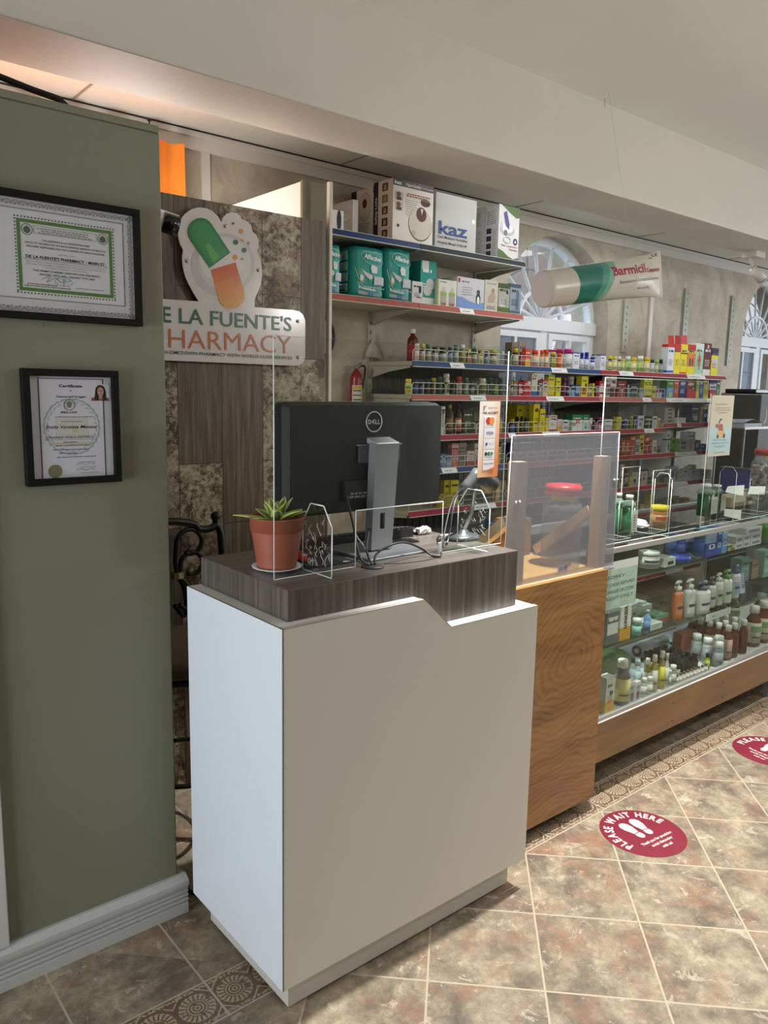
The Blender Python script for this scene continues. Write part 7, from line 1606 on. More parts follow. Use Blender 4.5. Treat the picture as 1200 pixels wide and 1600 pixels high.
x, y, w, h = onplane(1028, 838, 790, 25, CT2); q = P(1028, 834, 1, 1.77); x, y = q.x, 1.77; w = 27*dep(q)/FPX; h = P(1028, 790, 1, y).z-CT2
t = bottle(x, y, CT2, w, h, 'a8703a', 'd8c22c', 'b08a58', 'candy tub with yellow lid on the display case', None, 'jar', 'candy_tub', 'tub', 'b04438', 20)
def cjar(px, pyb, pyt, wpx, yb, lid, label, fill='4c4038'):
    q = P(px, pyb, 1, yb); r = wpx*dep(q)/FPX/2; h = P(px, pyt, 1, yb).z-CT2; t = thing('candy_jar', label, 'jar', (q.x, yb, CT2), 'clear candy jars on the display case')
    m = MB(); m.lathe([(r*.9, 0), (r, .01), (r, h*.72), (r*.85, h*.8), (r*.8, h*.9)], (q.x, yb, CT2), PET, 20); m.build('jar_body', t)
    rg = random.Random(px); m = MB()
    n_ = 0
    for lv in range(int(h*.72/.022)):
        zz = CT2+.012+lv*.022
        for k in range(int(r*.82*6.28/.03)):
            a = k*.03/(r*.82)+lv*.5; rr_ = r*.82*rg.uniform(.9, 1.0); cc = rg.choice([fill, '6c6058', 'b0a89c', '8c7468', '3a322c', 'c4beb4'])
            cx, cy = q.x+rr_*math.cos(a), yb+rr_*math.sin(a); d_ = .011
            u1 = Vector((rg.uniform(-1, 1), rg.uniform(-1, 1), rg.uniform(-1, 1))).normalized(); u2 = u1.orthogonal().normalized(); u3 = u1.cross(u2)
            m.obox(Vector((cx, cy, zz))-u1*d_-u2*d_*.7-u3*d_*.4, u1*d_*2, u2*d_*1.4, u3*d_*.8, M(cc, .35))
    m.build('wrapped_candies', t, kind='stuff')
    m = MB(); m.lathe([(r*.88, h*.89), (r*.88, h*.98), (r*.84, h), (0, h)], (q.x, yb, CT2), M(lid, .35), 24); m.build('lid', t)
    m = MB(); m.lathe([(r*.82, h*.80), (r*.82, h*.88)], (q.x, yb, CT2), M('cfa83c', .5), 16, a0=R(190), a1=R(300)); m.build('label', t)
cjar(1193, 812, 703, 50, 1.90, 'a81f28', 'big candy jar with red lid at the right edge')
cjar(1163, 808, 765, 26, 1.90, '6c6458', 'lower jar of dark candies behind paper stand', '3a3430')
# papers, leaflets
def paper(label, pts, c='dfe2e4', name='paper_sheet', th=.0012):
    m = MB(); m.add(pts, [tuple(range(len(pts)))], M(c, .6)); o = m.build(name, None, pts[0]); s_ = o.modifiers.new('t', 'SOLIDIFY'); s_.thickness = th; tag(o, label, 'paper', None); return o
yq = 1.74
paper('white rolled price list lying beside the green bottle', [P(984, 808, 1, 1.86), P(1008, 813, 1, 1.80), P(1012, 818, 1, 1.78), P(984, 818, 1, 1.80)], 'e2e3ee')
paper('open white leaflet lying on the case beside green bottle', [P(984, 823, 2, CT2+.004), P(1002, 817, 2, CT2+.004), P(1017, 821, 2, CT2+.003), P(1004, 825, 2, CT2+.003)], 'e4e6ec')
for i, (a, b, c, d, s) in enumerate((((1133, 769), (1137, 760), (1163, 758), (1161, 775), 'pair of white price notes on the clear fin stand'), ((1168, 772), (1172, 760), (1196, 760), (1194, 773), 'white price note at the right edge on a clear stand'), ((1132, 795), (1158, 797), (1157, 812), (1131, 806), 'white folded note hanging below the price notes'))):
    yy = 1.80 if i < 2 else 1.68; pts = [P(a[0], a[1], 1, yy-.03), P(b[0], b[1], 1, yy), P(c[0], c[1], 1, yy), P(d[0], d[1], 1, yy-.03)]
    if i == 2: pts = [P(q_[0], q_[1], 1, 1.68) for q_ in (a, b, c, d)]
    o = paper(s, pts, 'dde3dc', 'price_note')
m = MB(); a, b = P(989, 848, 1, 1.66), P(1022, 839, 1, 1.66)
c = P(1020, 755, 1, 2.0)
q = P(1140, 795, 1, 1.9); m = MB(); x0, x1 = P(1134, 800, 1, 1.9).x, P(1160, 800, 1, 1.9).x; m.box(x0, x1, 1.88, 1.98, CT2, P(1145, 776, 1, 1.9).z, M('b09c80', .6)); m.box(x0+.02, x1-.03, 1.879, 1.88, CT2+.02, CT2+.07, M('d8cbb0', .6)); tag(m.build('small_carton', None, (x0, 1.88, CT2)), 'tan open box behind the clear fin stand', 'box')

# ------------------------------------------------------------------ inside the case
ZF = .3045
CASE = []
def put(px, pyb, pyt, w_, zb, *a, yr=(1.66, 2.02), **k):
    x, y, w, h = onplane(px, pyb, pyt, w_, zb, *yr); return bottle(x, y, zb, w, max(h, .02), *a, **k)
def cbox(px0, px1, pyb, pyt, zb, c, bands, label, depth=.06, yr=(1.66, 2.02), **k):
    q = P((px0+px1)/2, pyb, 2, zb); y = min(max(q.y, yr[0]), yr[1]); x0, x1 = P(px0, (pyb+pyt)/2, 1, y).x, P(px1, (pyb+pyt)/2, 1, y).x; x0 = max(x0, GX0+.012)
    zt = zb+P((px0+px1)/2, pyt, 1, y).z-P((px0+px1)/2, pyb, 1, y).z; dp = min(depth, GY1-.02-y); return carton(x0, x1, y, zb, zt, c, bands, label=label, depth=dp, **k)
put(968, 1116, 1050, 27, ZF, LAVLIQ, 'dcdcd8', 'c8b878', 'lavender bottle with white cap low in the case', None, 'oil', 'shampoo_bottle', yr=(1.66, 2))
cbox(946, 959, 1124, 1070, ZF, 'cfcfc8', ((0, .35, 'd2a02c'), (.5, .62, '4a4a4c', .4, .8)), 'white and yellow pouch carton at the case corner', .04, (1.63, 2))
cbox(983, 991, 1108, 1076, ZF, 'c8c4c8', ((.1, .5, '8c5c7c', .2, .8), (.55, .8, '9aa0a0', .2, .8)), 'first slim pink-grey carton low in the case', .05, (1.63, 2)); cbox(992.5, 1000, 1103, 1074, ZF, 'cdc9cc', ((.1, .5, '8c5c7c', .2, .8), (.55, .8, '9aa0a0', .2, .8)), 'second slim pink-grey carton low in the case', .05, (1.63, 2))
for i, (px, pb, pt, wd) in enumerate(((1004, 1100, 1071, 10), (1013, 1096, 1069, 9.5), (996, 1088, 1066, 10), (1003, 1084, 1062, 9))): put(px, pb, pt, wd, ZF, 'a8a598', 'dcdad4', 'c8c5bc', 'small jar with white cap, %s of the four by pink cartons' % ('front left', 'front right', 'back left', 'back right')[i], 'small jars with white caps', 'pill', 'small_jar', yr=(1.64, 2))
for i, (px, pb, pt, wd, s) in enumerate(((1030, 1092, 1036, 12, 'front one with yellow label'), (1019, 1088, 1033, 12, 'middle one'), (1009, 1080, 1030, 12, 'rear one'))): put(px, pb, pt, wd, ZF, OIL, 'dcd9d0', 'cfc23c' if i == 0 else 'c6beb4', 'pale oil bottle with white cap, %s' % s, 'oil bottles in the display case', 'oil', 'oil_bottle', yr=(1.65, 2))
for i, (px, pb, pt, wd) in enumerate(((987, 1070, 1028, 10), (995, 1074, 1034, 9), (1001, 1068, 1027, 9))): put(px, pb, pt, wd, ZF, 'a4b0b0', '3c3c34' if i != 1 else 'b8b8b0', 'a8b8c0', 'grey-blue bottle, %s of three behind the oil bottles' % ('left', 'middle', 'right')[i], 'grey-blue bottles in the case', 'oil', 'small_bottle', yr=(1.72, 2))
put(1038, 1088, 1036, 8, ZF, 'b4aeb0', 'cfcdc6', 'c8c4c4', 'narrow pale bottle right of oil bottles', None, 'oil', 'small_bottle', yr=(1.64, 2)); put(1049, 1082, 1052, 11, ZF, '8c8c80', 'dedcd6', 'b8bab4', 'grey bottle with big white cap near front glass', None, 'pill', 'small_bottle', yr=(1.64, 2)); put(1043, 1087, 1062, 8, ZF, 'b4b4ac', 'd0d0c8', 'c0c0b8', 'little pale bottle in front of big white cap', None, 'pill', 'small_bottle', yr=(1.64, 2))
for i in range(9):
    f = i/8; put(1056+46*f, 1077-22*f, 1062-19*f, 6.2, ZF, 'b8a898', '6c5c50', 'd4ccc4', 'tiny vial with cream label, %s in the front row of vials' % ('first', 'second', 'third', 'fourth', 'fifth', 'sixth', 'seventh', 'eighth', 'last')[i], 'cream labelled vials in the front row', 'vial', 'vial', yr=(1.635, 2))
k = 0; p0 = P(1052, 1066, 2, ZF); base0 = Vector((3.00, 1.72, ZF)); 
vrows = 5; vcols = 5
for r_ in range(vrows):
    for c_ in range(vcols):
        x, y = 3.035+.037*r_, 1.665+.036*c_; k += 1
        o = bottle(x, y, ZF, .034, .085, '0c0b0a', '09090a', 'b9b59c' if (r_ == 0) else None, 'black-capped small bottle, %s from the left, %s bottle from the front glass' % (('first row', 'second row', 'third row', 'fourth row', 'fifth row')[r_], ('nearest', 'second', 'third', 'fourth', 'fifth', 'sixth', 'rearmost')[c_]), 'black capped bottles packed in the case', 'vial', 'essence_bottle', seg=10)
put(1103, 1056, 1030, 8, ZF, '7c9a1c', '1b1c1e', '9ab82c', 'lime green little bottle near the front glass', None, 'vial', 'essence_bottle', yr=(1.64, 2))
for i, (x, y) in enumerate(((3.345, 1.745), (3.345, 1.692), (3.345, 1.640), (3.402, 1.668))): bottle(x, y, ZF, .046, (.125, .12, .115, .125)[i], 'a9b0b0' if i != 2 else '70767c', 'dcdedc', '8c9098', 'white bottle with grey label, %s' % ('rearmost of four', 'second of four', 'one nearest the front glass', 'right one of four')[i], 'white bottles with grey labels', 'pill', 'peroxide_bottle')
fr = [(1101, 986), (1112, 984), (1124, 986), (1136, 990), (1148, 993), (1159, 996)]
k = 0
for r_, (xa, ya, n_) in enumerate(((1112, 1004, 5), (1113, 988, 5), (1127, 975, 5))):
    for c_ in range(n_):
        px, pt = xa+11.5*c_+(2*c_ if r_ == 2 else 0), ya+3.3*c_-12; k += 1
        yy = 1.662+.0455*(4-c_); x = (3.47, 3.53, 3.62)[r_]
        o = bottle(x, yy, ZF, .044, .165, AMBER, 'dedcd8', 'b89888' if r_ == 0 else None, 'amber syrup bottle with white cap, %s, %s from left' % (('left row', 'middle row', 'right row')[r_], ('rearmost', 'fourth', 'third', 'second', 'front')[c_]), 'amber syrup bottles in the case', 'oil', 'syrup_bottle', seg=12)
for i, (x, y, h) in enumerate(((3.78, 1.69, .20), (3.88, 1.69, .21), (3.985, 1.69, .22), (3.99, 1.90, .19), (3.82, 1.88, .19), (4.09, 1.80, .19))): bottle(x, y, ZF, .075, h, AMBER, 'dddbd8', 'c8c0a8', 'large amber bottle, pale oval label, %s' % ('nearest the front glass', 'second from left', 'front right', 'rear right', 'rear left', 'far right')[i], 'large amber bottles at the right', 'oil', 'syrup_bottle', lab2='7c9a6c')
for i, (x, y) in enumerate(((3.40, 1.70), (3.48, 1.705))): pass
m = MB(); m.box(3.29, 3.42, 1.79, 1.835, ZF, ZF+.12, M('8c4a3a', .4)); tag(m.build('carton', None, (3.3, 1.8, ZF)), 'plain red-brown carton behind the white bottles', 'box')
# bubble wrap, blue mat, roll, green bag
rg = random.Random(11); n = N('pale_bubble_wrap'); vo = n.add('ShaderNodeTexVoronoi'); n.l.new(n.pos(), vo.inputs['Vector']); vo.inputs['Scale'].default_value = 70; n.l.new(n.mix(vo.outputs[0], 'c2cede', '9fb2c8'), n.b.inputs['Base Color']); n.b.inputs['Roughness'].default_value = .22; n.bump(vo.outputs[0], .8, .006)
m = MB(); gx_, gy_ = 22, 10
for i in range(gx_+1):
    for j in range(gy_+1): m.v.append((3.44+.34*i/gx_+.008*math.sin(j*2), 1.885+.15*j/gy_, ZF+.006+.012*abs(math.sin(i*.9+j*.6))+.05*max(0, (i/gx_-.55))*(j/gy_)))
for i in range(gx_):
    for j in range(gy_):
        b = i*(gy_+1)+j; m.face((b, b+gy_+1, b+gy_+2, b+1), n.m, True)
o = m.build('bubble_wrap', None, (3.0, 1.9, ZF)); 
for v_ in o.data.vertices: pass
tag(o, 'crumpled bubble wrap beside the grey-white roll in the case', 'bubble wrap')
m = MB(); m.box(2.99, 3.80, 1.85, 2.045, ZF, ZF+.003, M('a9c2dc', .4)); tag(m.build('blue_mat', None, (2.7, 1.75, ZF)), 'light blue sheet lying on the case floor', 'sheet')
a, b = P(998, 1016, 1, 1.80), P(1043, 1000, 1, 1.80); t = thing('paper_roll', 'grey-white roll with dark core end on the blue sheet', 'roll', (a.x, a.y, ZF+.003))
a = Vector((3.15, 1.93, ZF+.031)); b = Vector((3.41, 1.945, ZF+.031))
m = MB(); m.tube([a, b], .026, M('b4b9c4', .4), 18); m.build('roll', t); m = MB(); d_ = (b-a).normalized(); m.tube([a-d_*.002, a], .0255, M('1f3530', .5), 16); m.tube([a-d_*.003, a-d_*.002], .012, M('b4b9c4', .4), 12); m.build('core', t)
m = MB(); g0 = Vector((2.52, 1.86, ZF)); m.sphere((2.84, 1.89, ZF+.055), .075, M('5c7040', .6, noise=.2), 18, sx=1.75, sy=1.4, sz=.85); rg = random.Random(4); m.v = [(min(max(x+rg.uniform(-.008, .008), GX0+.01), 2.98), min(y+rg.uniform(-.008, .008), 2.05), max(z_+rg.uniform(-.008, .008), ZF+.0005)) for x, y, z_ in m.v]
tag(m.build('cloth_bag', None, (2.84, 1.89, ZF)), 'crumpled olive green bag at the left of the case floor', 'bag')
# lower glass shelf
z2 = S2Z+.001; yr2 = (S2Y+.02, 2.0)
cbox(948, 966, 1010, 962, z2, '6a6c6c', ((.30, .66, 'cfcfc8', .05, .95), (.8, .86, 'c8c8c4', .1, .9)), 'dark grey carton with white panel on lower glass shelf', .05, yr2)
o = cbox(969, 985, 1006, 955, z2, 'd8d6cc', ((0, .38, 'cf9a2c'),), 'white and amber carton with tall black letters', .05, yr2, marks=False)
m = MB(); q = P(974, 1004, 1, 1.0); bb = o.location; m.text('LUNAZOL', (bb.x+.045, bb.y-.0012, z2+.05), (0, 0, 1), (-1, 0, 0), .10, .020, BLACK, bold=.05); m.build('lettering', o)
put(993, 1002, 975, 14, z2, '3c7c6c', 'd6dad8', '8cb8ac', 'teal jar with white cap on the lower glass shelf', None, 'jar', 'cream_jar', yr=yr2); put(1009, 998, 963, 11, z2, '6f94b8', 'b8c8d4', '5a84b0', 'slim blue spray bottle next to the teal jar', None, 'tall', 'spray_bottle', yr=yr2)
cbox(1017, 1034, 993, 984, z2, 'c2c6c0', (), 'lower of two flat white boxes by the blue spray', .09, yr2)
def flatbox(label, x0, x1, y0, y1, z0, z1, c, name='flat_box'):
    m = MB(); m.box(x0, x1, y0, y1, z0, z1, M(c, .5)); m.scribble((x0+.01, y0-.0005, z0+.004), UX, UZ, (x1-x0)*.6, (z1-z0)*.6, 1, M('6c7070', .6)); tag(m.build(name, None, (x0, y0, z0)), label, 'box')
flatbox('long white flat box on the lower glass shelf, at the back', 2.93, 3.25, 1.93, 2.04, z2, z2+.035, 'b9bdb8'); flatbox('white paper-topped flat box on the long flat box', 2.95, 3.22, 1.94, 2.03, z2+.0355, z2+.050, 'c8ccd4')
m = MB(); q = P(1036, 968, 1, 1.80); m.box(q.x-.06, q.x+.05, 1.80, 1.87, z2, z2+.018, M('8c5c3c', .5)); m.box(q.x-.055, q.x+.045, 1.802, 1.868, z2+.018, z2+.034, M('6f9a80', .5)); tag(m.build('soap_pack', None, (q.x, 1.8, z2)), 'flat green and brown soap pack before the orange bottle', 'soap pack')
def pump(px, pb, pt, wpx, body, cap, lab, label, sq=1, yy=1.78, name='lotion_bottle', spout=True):
    q = P(px, pb, 1, yy); w = wpx*dep(q)/FPX*1.25; h = P(px, pt, 1, yy).z-z2; x, r = q.x, w/2; t = thing(name, label, 'bottle', (x, yy, z2), 'pump bottles on the lower glass shelf'); cm = M(cap, .35)
    m = MB(); m.lathe([(r*.9, 0), (r, h*.03), (r*1.0, h*.62), (r*.88, h*.70), (r*.36, h*.73), (r*.32, h*.76)], (x, yy, z2), M(body, .35), 16, sy=.65); m.build('bottle_body', t)
    m = MB(); m.lathe([(r*.46, h*.73), (r*.46, h*.84), (r*.15, h*.85), (r*.12, h*.93)], (x, yy, z2), cm, 14); 
    m.tube([(x+r*.5, yy, z2+h*.95), (x-r*.2, yy, z2+h*.96), (x-r*1.0, yy-.005, z2+h*.94)], [r*.22, r*.24, r*.12], cm, 8); m.build('pump_head', t)
    m = MB(); m.lathe([(r*1.01, h*.12), (r*1.0, h*.50)], (x, yy, z2), M(lab, .5), 10, a0=R(215), a1=R(320), sy=.66); m.lathe([(r*1.02, h*.28), (r*1.02, h*.36)], (x, yy, z2), M('3c4450', .5), 10, a0=R(225), a1=R(310), sy=.67); m.build('label', t)
pump(1056, 968, 908, 19, 'c4683c', 'c9c8c2', 'cf7c50', 'orange lotion bottle with white pump', yy=1.79)
pump(1074, 965, 905, 20, 'b9bab4', 'c8c8c2', 'c6c7c0', 'plain white tall pump bottle next to the orange one', yy=1.78)
pump(1093, 968, 909, 28, 'cdccc4', '4a5468', 'c4c4c0', 'wide white lotion bottle with navy pump', yy=1.78)
pump(1108, 958, 902, 16, 'c8c6c0', '5c5060', 'b8b8bc', 'narrow white bottle with purple-grey pump', yy=1.80)
pump(1119, 956, 896, 16, 'cfd0c8', 'd0d2cc', 'a9b894', 'white bottle, white pump and green label, in the middle', yy=1.80)
pump(1131, 950, 891, 20, 'd0cfc6', '4f8c2c', 'bcc4b4', 'white lotion bottle with bright green collar', yy=1.80)
pump(1145, 944, 883, 17, 'c8cac8', '3f5c8c', '9aa4b4', 'white bottle with blue pump, rightmost pump bottle', yy=1.82)
m = MB(); q = P(1156, 942, 1, 1.84); zt = P(1156, 897, 1, 1.84).z; m.add([(q.x-.025, 1.83, z2), (q.x+.025, 1.83, z2), (q.x+.032, 1.845, zt), (q.x-.022, 1.845, zt), (q.x-.025, 1.86, z2), (q.x+.025, 1.86, z2), (q.x+.032, 1.849, zt), (q.x-.022, 1.849, zt)], [(0, 1, 2, 3), (5, 4, 7, 6), (4, 0, 3, 7), (1, 5, 6, 2), (3, 2, 6, 7), (4, 5, 1, 0)], M('c0c6d0', .4)); m.scribble((q.x-.012, 1.828, z2+.03), UX, UZ, .03, .09, 7, M('4a5088', .6)); tag(m.build('lotion_tube', None, (q.x, 1.84, z2)), 'white squeeze tube with indigo print standing on its cap', 'tube')
a, b = P(1103, 968, 1, S2Y-.004), P(1141, 955, 1, S2Y-.004); m = MB(); m.box(a.x, b.x, S2Y-.006, S2Y-.003, z2-.028, z2+.004, M('c4c8c4', .4)); m.scribble((a.x+.05, S2Y-.0065, z2-.016), UX, UZ, .04, .010, 1, INK); tag(m.build('price_strip', None, (a.x, S2Y, z2)), 'white price strip on lower glass shelf edge below pump bottles', 'label')
# upper glass shelf
z1 = S1Z+.001; yr1 = (S1Y+.015, 2.0)
x, y, w, h = onplane(1017, 908, 862, 34, z1, *yr1); q = P(1015, 900, 1, 1.80)
t = bottle(q.x, 1.81, z1, 34*dep(q)/FPX*.95, P(1015, 862, 1, 1.80).z-z1, 'bcbeb8', 'c6c8c2', 'b4b6ae', 'large cream tub with white lid on the upper glass shelf', None, 'jar', 'powder_tub', 'tub', '4c4c54', 24)
def sbox(px0, px1, pyt, y, c, bands, label, z0=None, depth=.07, zt=None, **k):
    z0 = z1 if z0 is None else z0; pm = pyt+12 if pyt else 855; x0, x1 = P(px0, pm, 1, y).x, P(px1, pm, 1, y).x; zt = zt or P((px0+px1)/2, pyt, 1, y).z
    return carton(x0, x1, y, z0, zt, c, bands, label=label, depth=depth, **k)
sbox(1038, 1055, 872, 1.76, 'b9bab4', ((.2, .6, '2c2c30', .3, .8),), 'white box with black oval badge by the cream tub', marks=False)
put(1046, 880, 846, 16, z1, '2c5ca8', '2c5088', '4470b0', 'round blue tub behind the oval badge box', None, 'jar', 'cream_tub', 'tub', yr=(1.9, 2.0)); put(1062, 876, 842, 14, z1, '2a3f98', '2c8878', '3048a0', 'blue bottle with teal cap on the upper glass shelf', None, 'pill', 'cream_bottle', yr=(1.84, 2.0))
sbox(1068, 1082, 846, 1.86, '7c94c8', ((0, .4, '3c54a8'),), 'periwinkle carton behind the flat blue tub'); 
m = MB(); q = P(1069, 876, 1, 1.78); m.lathe([(.040, 0), (.042, .004), (.042, .020), (.036, .024), (0, .025)], (q.x, 1.80, z1), M('24409c', .3), 24, sx=1.3); tag(m.build('cream_tin', None, (q.x, 1.8, z1)), 'flat blue cream tin in front of periwinkle carton', 'tin')
put(1093, 874, 838, 22, z1, '2f66b0', '3c7888', '2c5cb0', 'wide blue jar with teal lid beside the blue cartons', None, 'jar', 'cream_jar', yr=(1.80, 2.0))
s1 = .062
for i, (a, b, lv) in enumerate(((1103, 1119, 0), (1119.6, 1127, 0), (1127.6, 1135.5, 0), (1103, 1119, 1), (1119.6, 1127, 1), (1127.6, 1135.5, 1))):
    yy = 1.765; zz = z1+lv*(s1+.001); cc = ('28489c', '3454a4', '5c8cc8', '8fb0cc', '2c4c98', '7ca4cc')[i]
    sbox(a, b, 0, yy, cc, ((.55, .9, 'd8dce0', .3, .85), (.62, .85, '2c3454', .45, .7)) if i != 3 else ((.8, 1, '4c6ca4'),), '%s blue carton, %s layer of the stack' % (('navy left', 'navy centre', 'sky right', 'pale left', 'deep centre', 'light right')[i], ('lower', 'upper')[lv]), z0=zz, zt=zz+s1, marks=False, group='stacked blue cartons')
sbox(1137, 1148, 852, 1.775, 'b9a890', ((.6, 1, '2c6c3c', 0, .6), (0, .5, '8c5c3c', .3, .9)), 'small green and brown carton right of the blue stack', marks=False)
for i, (a, b, lv, dp) in enumerate(((1149, 1160, 0, .20), (1161, 1171, 0, .20), (1172, 1188, 0, .20), (1149, 1160, 1, .20), (1161, 1171, 1, .20), (1172, 1188, 1, .20), (1164, 1188, 2, .20))):
    yy = 1.775; hh = .030; zz = z1+lv*(hh+.001); sbox(a, b, 0, yy, 'c3c4c6', ((.25, .7, '7c8088', .15, .85),), 'flat white carton, %s layer, %s' % (('bottom', 'middle', 'top')[lv], ('left', 'centre', 'right')[i % 3] if i < 6 else 'single'), z0=zz, zt=zz+hh, depth=dp, marks=False, group='stacked flat white cartons')
q = P(1194, 845, 1, 1.80); m = MB(); m.lathe([(.030, 0), (.038, .07), (.040, .085)], (q.x, 1.81, z1), M('4c8c2c', .4), 20); tag(m.build('green_cup', None, (q.x, 1.81, z1)), 'leaf green cup at the right of flat white cartons', 'cup')
# added cartons stand in for dim reflections farther right in the case
for i, (x, y, zb, w_, h_, c) in enumerate(((4.15, 1.95, z2, .10, .13, '6c8c84'), (4.28, 1.95, z2, .08, .10, '9a7c6c'), (4.38, 1.93, z2, .10, .15, '8ca8a0'), (4.12, 1.90, z1, .09, .10, '7c9088'), (4.26, 1.90, z1, .12, .08, 'a8b4ac'))): carton(x, x+w_, y, zb, zb+h_, c, ((.2, .6, hexd(c, 1.2), .15, .85),), label='added %s carton standing for reflections at far right of the %s glass shelf' % (('teal', 'brown', 'mint', 'grey-green', 'pale')[i], 'lower' if zb == z2 else 'upper'), depth=.06)

# ------------------------------------------------------------------ office corner at far right
t = thing('copier', 'black office printer standing at the far right behind the case', 'printer', (5.75, 2.75, 0)); y = 2.62
x0, x1 = P(1124, 640, 1, y+.3).x, P(1197, 640, 1, y).x+1.2; zt = P(1160, 614, 1, y).z; zm = P(1150, 745, 1, y).z; BK2 = M('131518', .5, 0, .2)
m = MB(); m.box(x0, x1, y, y+.3, .7, zt, BK2); m.build('printer_body', t, bevel=.01); m = MB(); m.box(x0+.02, x0+.30, y+.05, y+.28, zt, zt+.03, M('0e0f11', .3)); m.build('scanner_lid', t, bevel=.006)
m = MB(); m.box(x0, x1, y+.02, y+.3, 0, .698, M('15161a', .6, 0, .15)); m.build('cabinet', t)
m = MB(); disc(m, x0+.38, P(1180, 645, 1, y).z, .006, M('d8e0e8', .2), y-.001); m.build('indicator', t)
y2 = 2.45; a = P(1164, 667, 1, y2); t = thing('paper_tray', 'clear tray with folded grey papers at right', 'tray', (a.x, y2, a.z-.02))
m = MB(); x0, x1 = a.x, a.x+.45; zz = P(1175, 669, 1, y2).z; m.box(x0, x1, y2, y2+.25, zz-.006, zz, PET); m.box(x0, x1, y2-.003, y2, zz-.008, zz+.008, M('c8ccd2', .3)); m.box(x0, x0+.003, y2, y2+.25, zz, zz+.06, PET); m.build('tray', t)
for x in (x0+.03, x0+.42): m = MB(); m.box(x, x+.012, y2+.2, y2+.212, .0, zz, M('55585c', .4)); m.build('leg', t)
m = MB(); zz2 = zz+.001; m.add([(x0+.02, y2+.02, zz2+.035), (x0+.16, y2+.02, zz2+.058), (x0+.30, y2+.02, zz2+.03), (x0+.30, y2+.2, zz2+.03), (x0+.16, y2+.2, zz2+.05), (x0+.02, y2+.2, zz2+.03)], [(0, 1, 4, 5), (1, 2, 3, 4)], M('9ca4bc', .6)); m.box(x0+.05, x0+.3, y2+.03, y2+.2, zz2, zz2+.028, M('b8bcc8', .6)); tag(m.build('folded_papers', None, (x0+.1, y2, zz2)), 'folded blue-grey papers in the clear tray', 'paper')
y3 = 2.30; x0, x1 = P(1126, 750, 1, y3+.2).x, P(1175, 750, 1, y3).x; za, zb_ = P(1150, 764, 1, y3).z, P(1150, 738, 1, y3).z
t = thing('blue_bin', 'purple-blue plastic file bin behind the candy jars', 'bin', (x0, y3, za)); m = MB(); m.box(x0, x1, y3, y3+.2, za-.05, zb_, M('2f3378', .35)); m.build('bin_body', t, bevel=.01)
m = MB(); m.box(x0-.008, x1+.008, y3-.008, y3+.208, zb_-.004, zb_+.012, M('3c4248', .4)); m.build('rim', t, bevel=.004); m = MB(); disc(m, (x0+x1)/2, (za+zb_)/2-.01, .012, M('b8b8c8', .3), y3-.001); m.build('latch', t)
m = MB(); m.box(x0-.02, x1+.1, y3-.02, y3+.22, 0, za-.0505, M('202226', .5)); tag(m.build('low_cabinet', None, (x0, y3, 0)), 'dark low cabinet under the purple-blue bin', 'cabinet')
cable('grey cable hanging at the right edge before the copier', [P(1197, 640, 1, 2.6), P(1196, 655, 1, 2.55), P(1193, 662, 1, 2.5), P(1195, 668, 1, 2.46)], .006, M('a8acb0', .4))

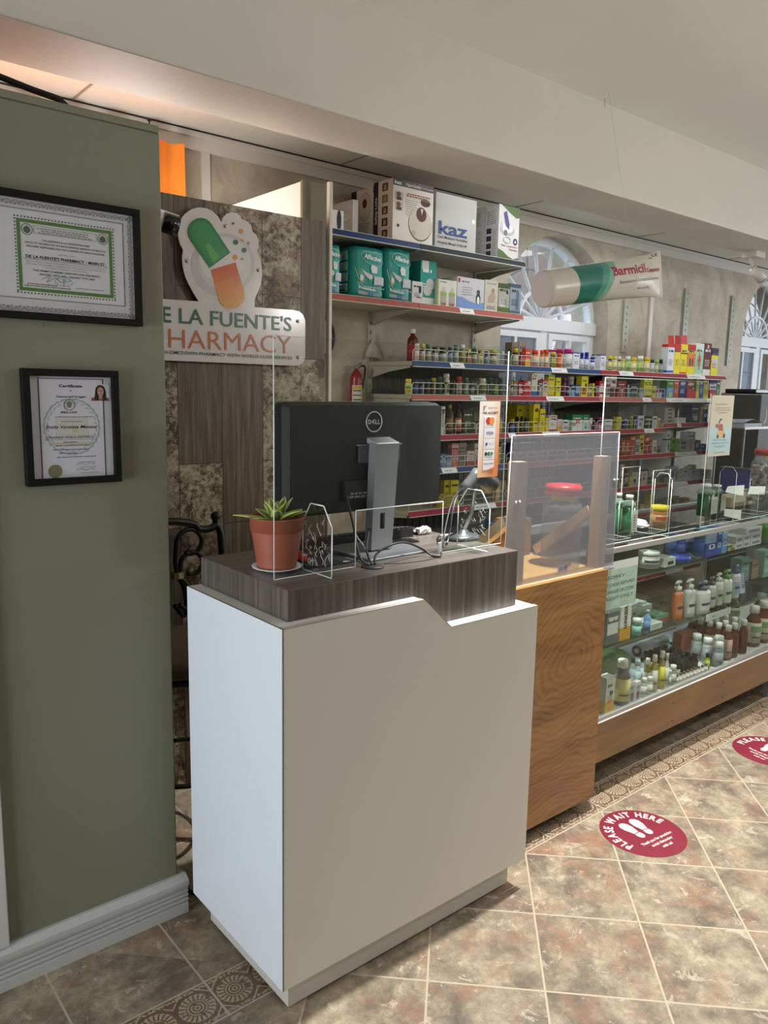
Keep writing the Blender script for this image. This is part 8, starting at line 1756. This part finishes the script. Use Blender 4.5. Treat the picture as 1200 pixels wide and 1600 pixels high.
# ------------------------------------------------------------------ floor stickers
RED = M('74162a', .5, noise=.08); FW = M('e0d6d2', .5)
def sticker(cx, cy, rot, label):
    m = MB(); r = .147; n_ = 56; ca, sa = math.cos(rot), math.sin(rot)
    T = lambda x, y, z_=0: (cx+x*ca-y*sa, cy+x*sa+y*ca, .0006+z_)
    m.add([T(r*math.cos(2*math.pi*i/n_), r*math.sin(2*math.pi*i/n_)) for i in range(n_)]+[T(r*math.cos(2*math.pi*i/n_), r*math.sin(2*math.pi*i/n_), -.0005) for i in range(n_)], [tuple(range(n_))]+[(n_+i, n_+(i+1) % n_, (i+1) % n_, i) for i in range(n_)], RED)
    s_ = 'PLEASE WAIT HERE'; V0 = [glyphs(ch, .03) for ch in s_]; ws = [(.34 if ch == ' ' else g[3]-g[2]+.10) for ch, g in zip(s_, V0)]
    tot = sum(ws); h_ = .032; R1 = .101; sc_ = h_/.73; span = tot*sc_/R1*1.0; want = R(200); kx = want/span; a = R(90)+want/2+R(12)
    for ch, g, w_ in zip(s_, V0, ws):
        da = w_*sc_/R1*kx
        if ch != ' ':
            am = a-da/2; ex_, ey_ = math.sin(am), -math.cos(am); nx_, ny_ = math.cos(am), math.sin(am); mid = (g[2]+g[3])/2
            m.add([T(R1*nx_+(x-mid)*sc_*kx*ex_+y*sc_*nx_, R1*ny_+(x-mid)*sc_*kx*ey_+y*sc_*ny_, .0004) for x, y in g[0]], g[1], FW)
        a -= da
    def foot(fx_, fy_, ft):
        c_, s2 = math.cos(ft), math.sin(ft)
        F = lambda x, y: T(fx_+x*c_-y*s2, fy_+x*s2+y*c_, .0004)
        sole = [(.0, .058), (.014, .052), (.021, .038), (.021, .018), (.014, -.004), (.012, -.012), (-.012, -.012), (-.014, .0), (-.019, .02), (-.018, .042), (-.010, .054)]
        heel = [(.0125, -.016), (.014, -.030), (.010, -.041), (0, -.046), (-.010, -.041), (-.014, -.030), (-.0125, -.016)]
        m.add([F(*p) for p in sole], [tuple(range(len(sole)-1, -1, -1))], FW); m.add([F(*p) for p in heel], [tuple(range(len(heel)-1, -1, -1))], FW)
    foot(-.022, .022, R(5)); foot(.026, .022, R(-5))
    for k, (s_, w_) in enumerate((('Thank you for practicing', .155), ('social distancing', .105), ('with us!', .05))):
        o_ = T(.012, -.055-.022*k, .0004); m.text(s_, o_, (ca, sa, 0), (-sa, ca, 0), w_, .0125, FW, align='c', bold=.02)
    tag(m.build('floor_sticker', None, (cx, cy, 0)), label, 'floor sticker', 'round red waiting stickers')
sticker(2.330, 1.354, R(-6), 'round red waiting sticker nearer the white counter'); sticker(3.335, 1.372, R(-97), 'round red waiting sticker cut off at the right edge')
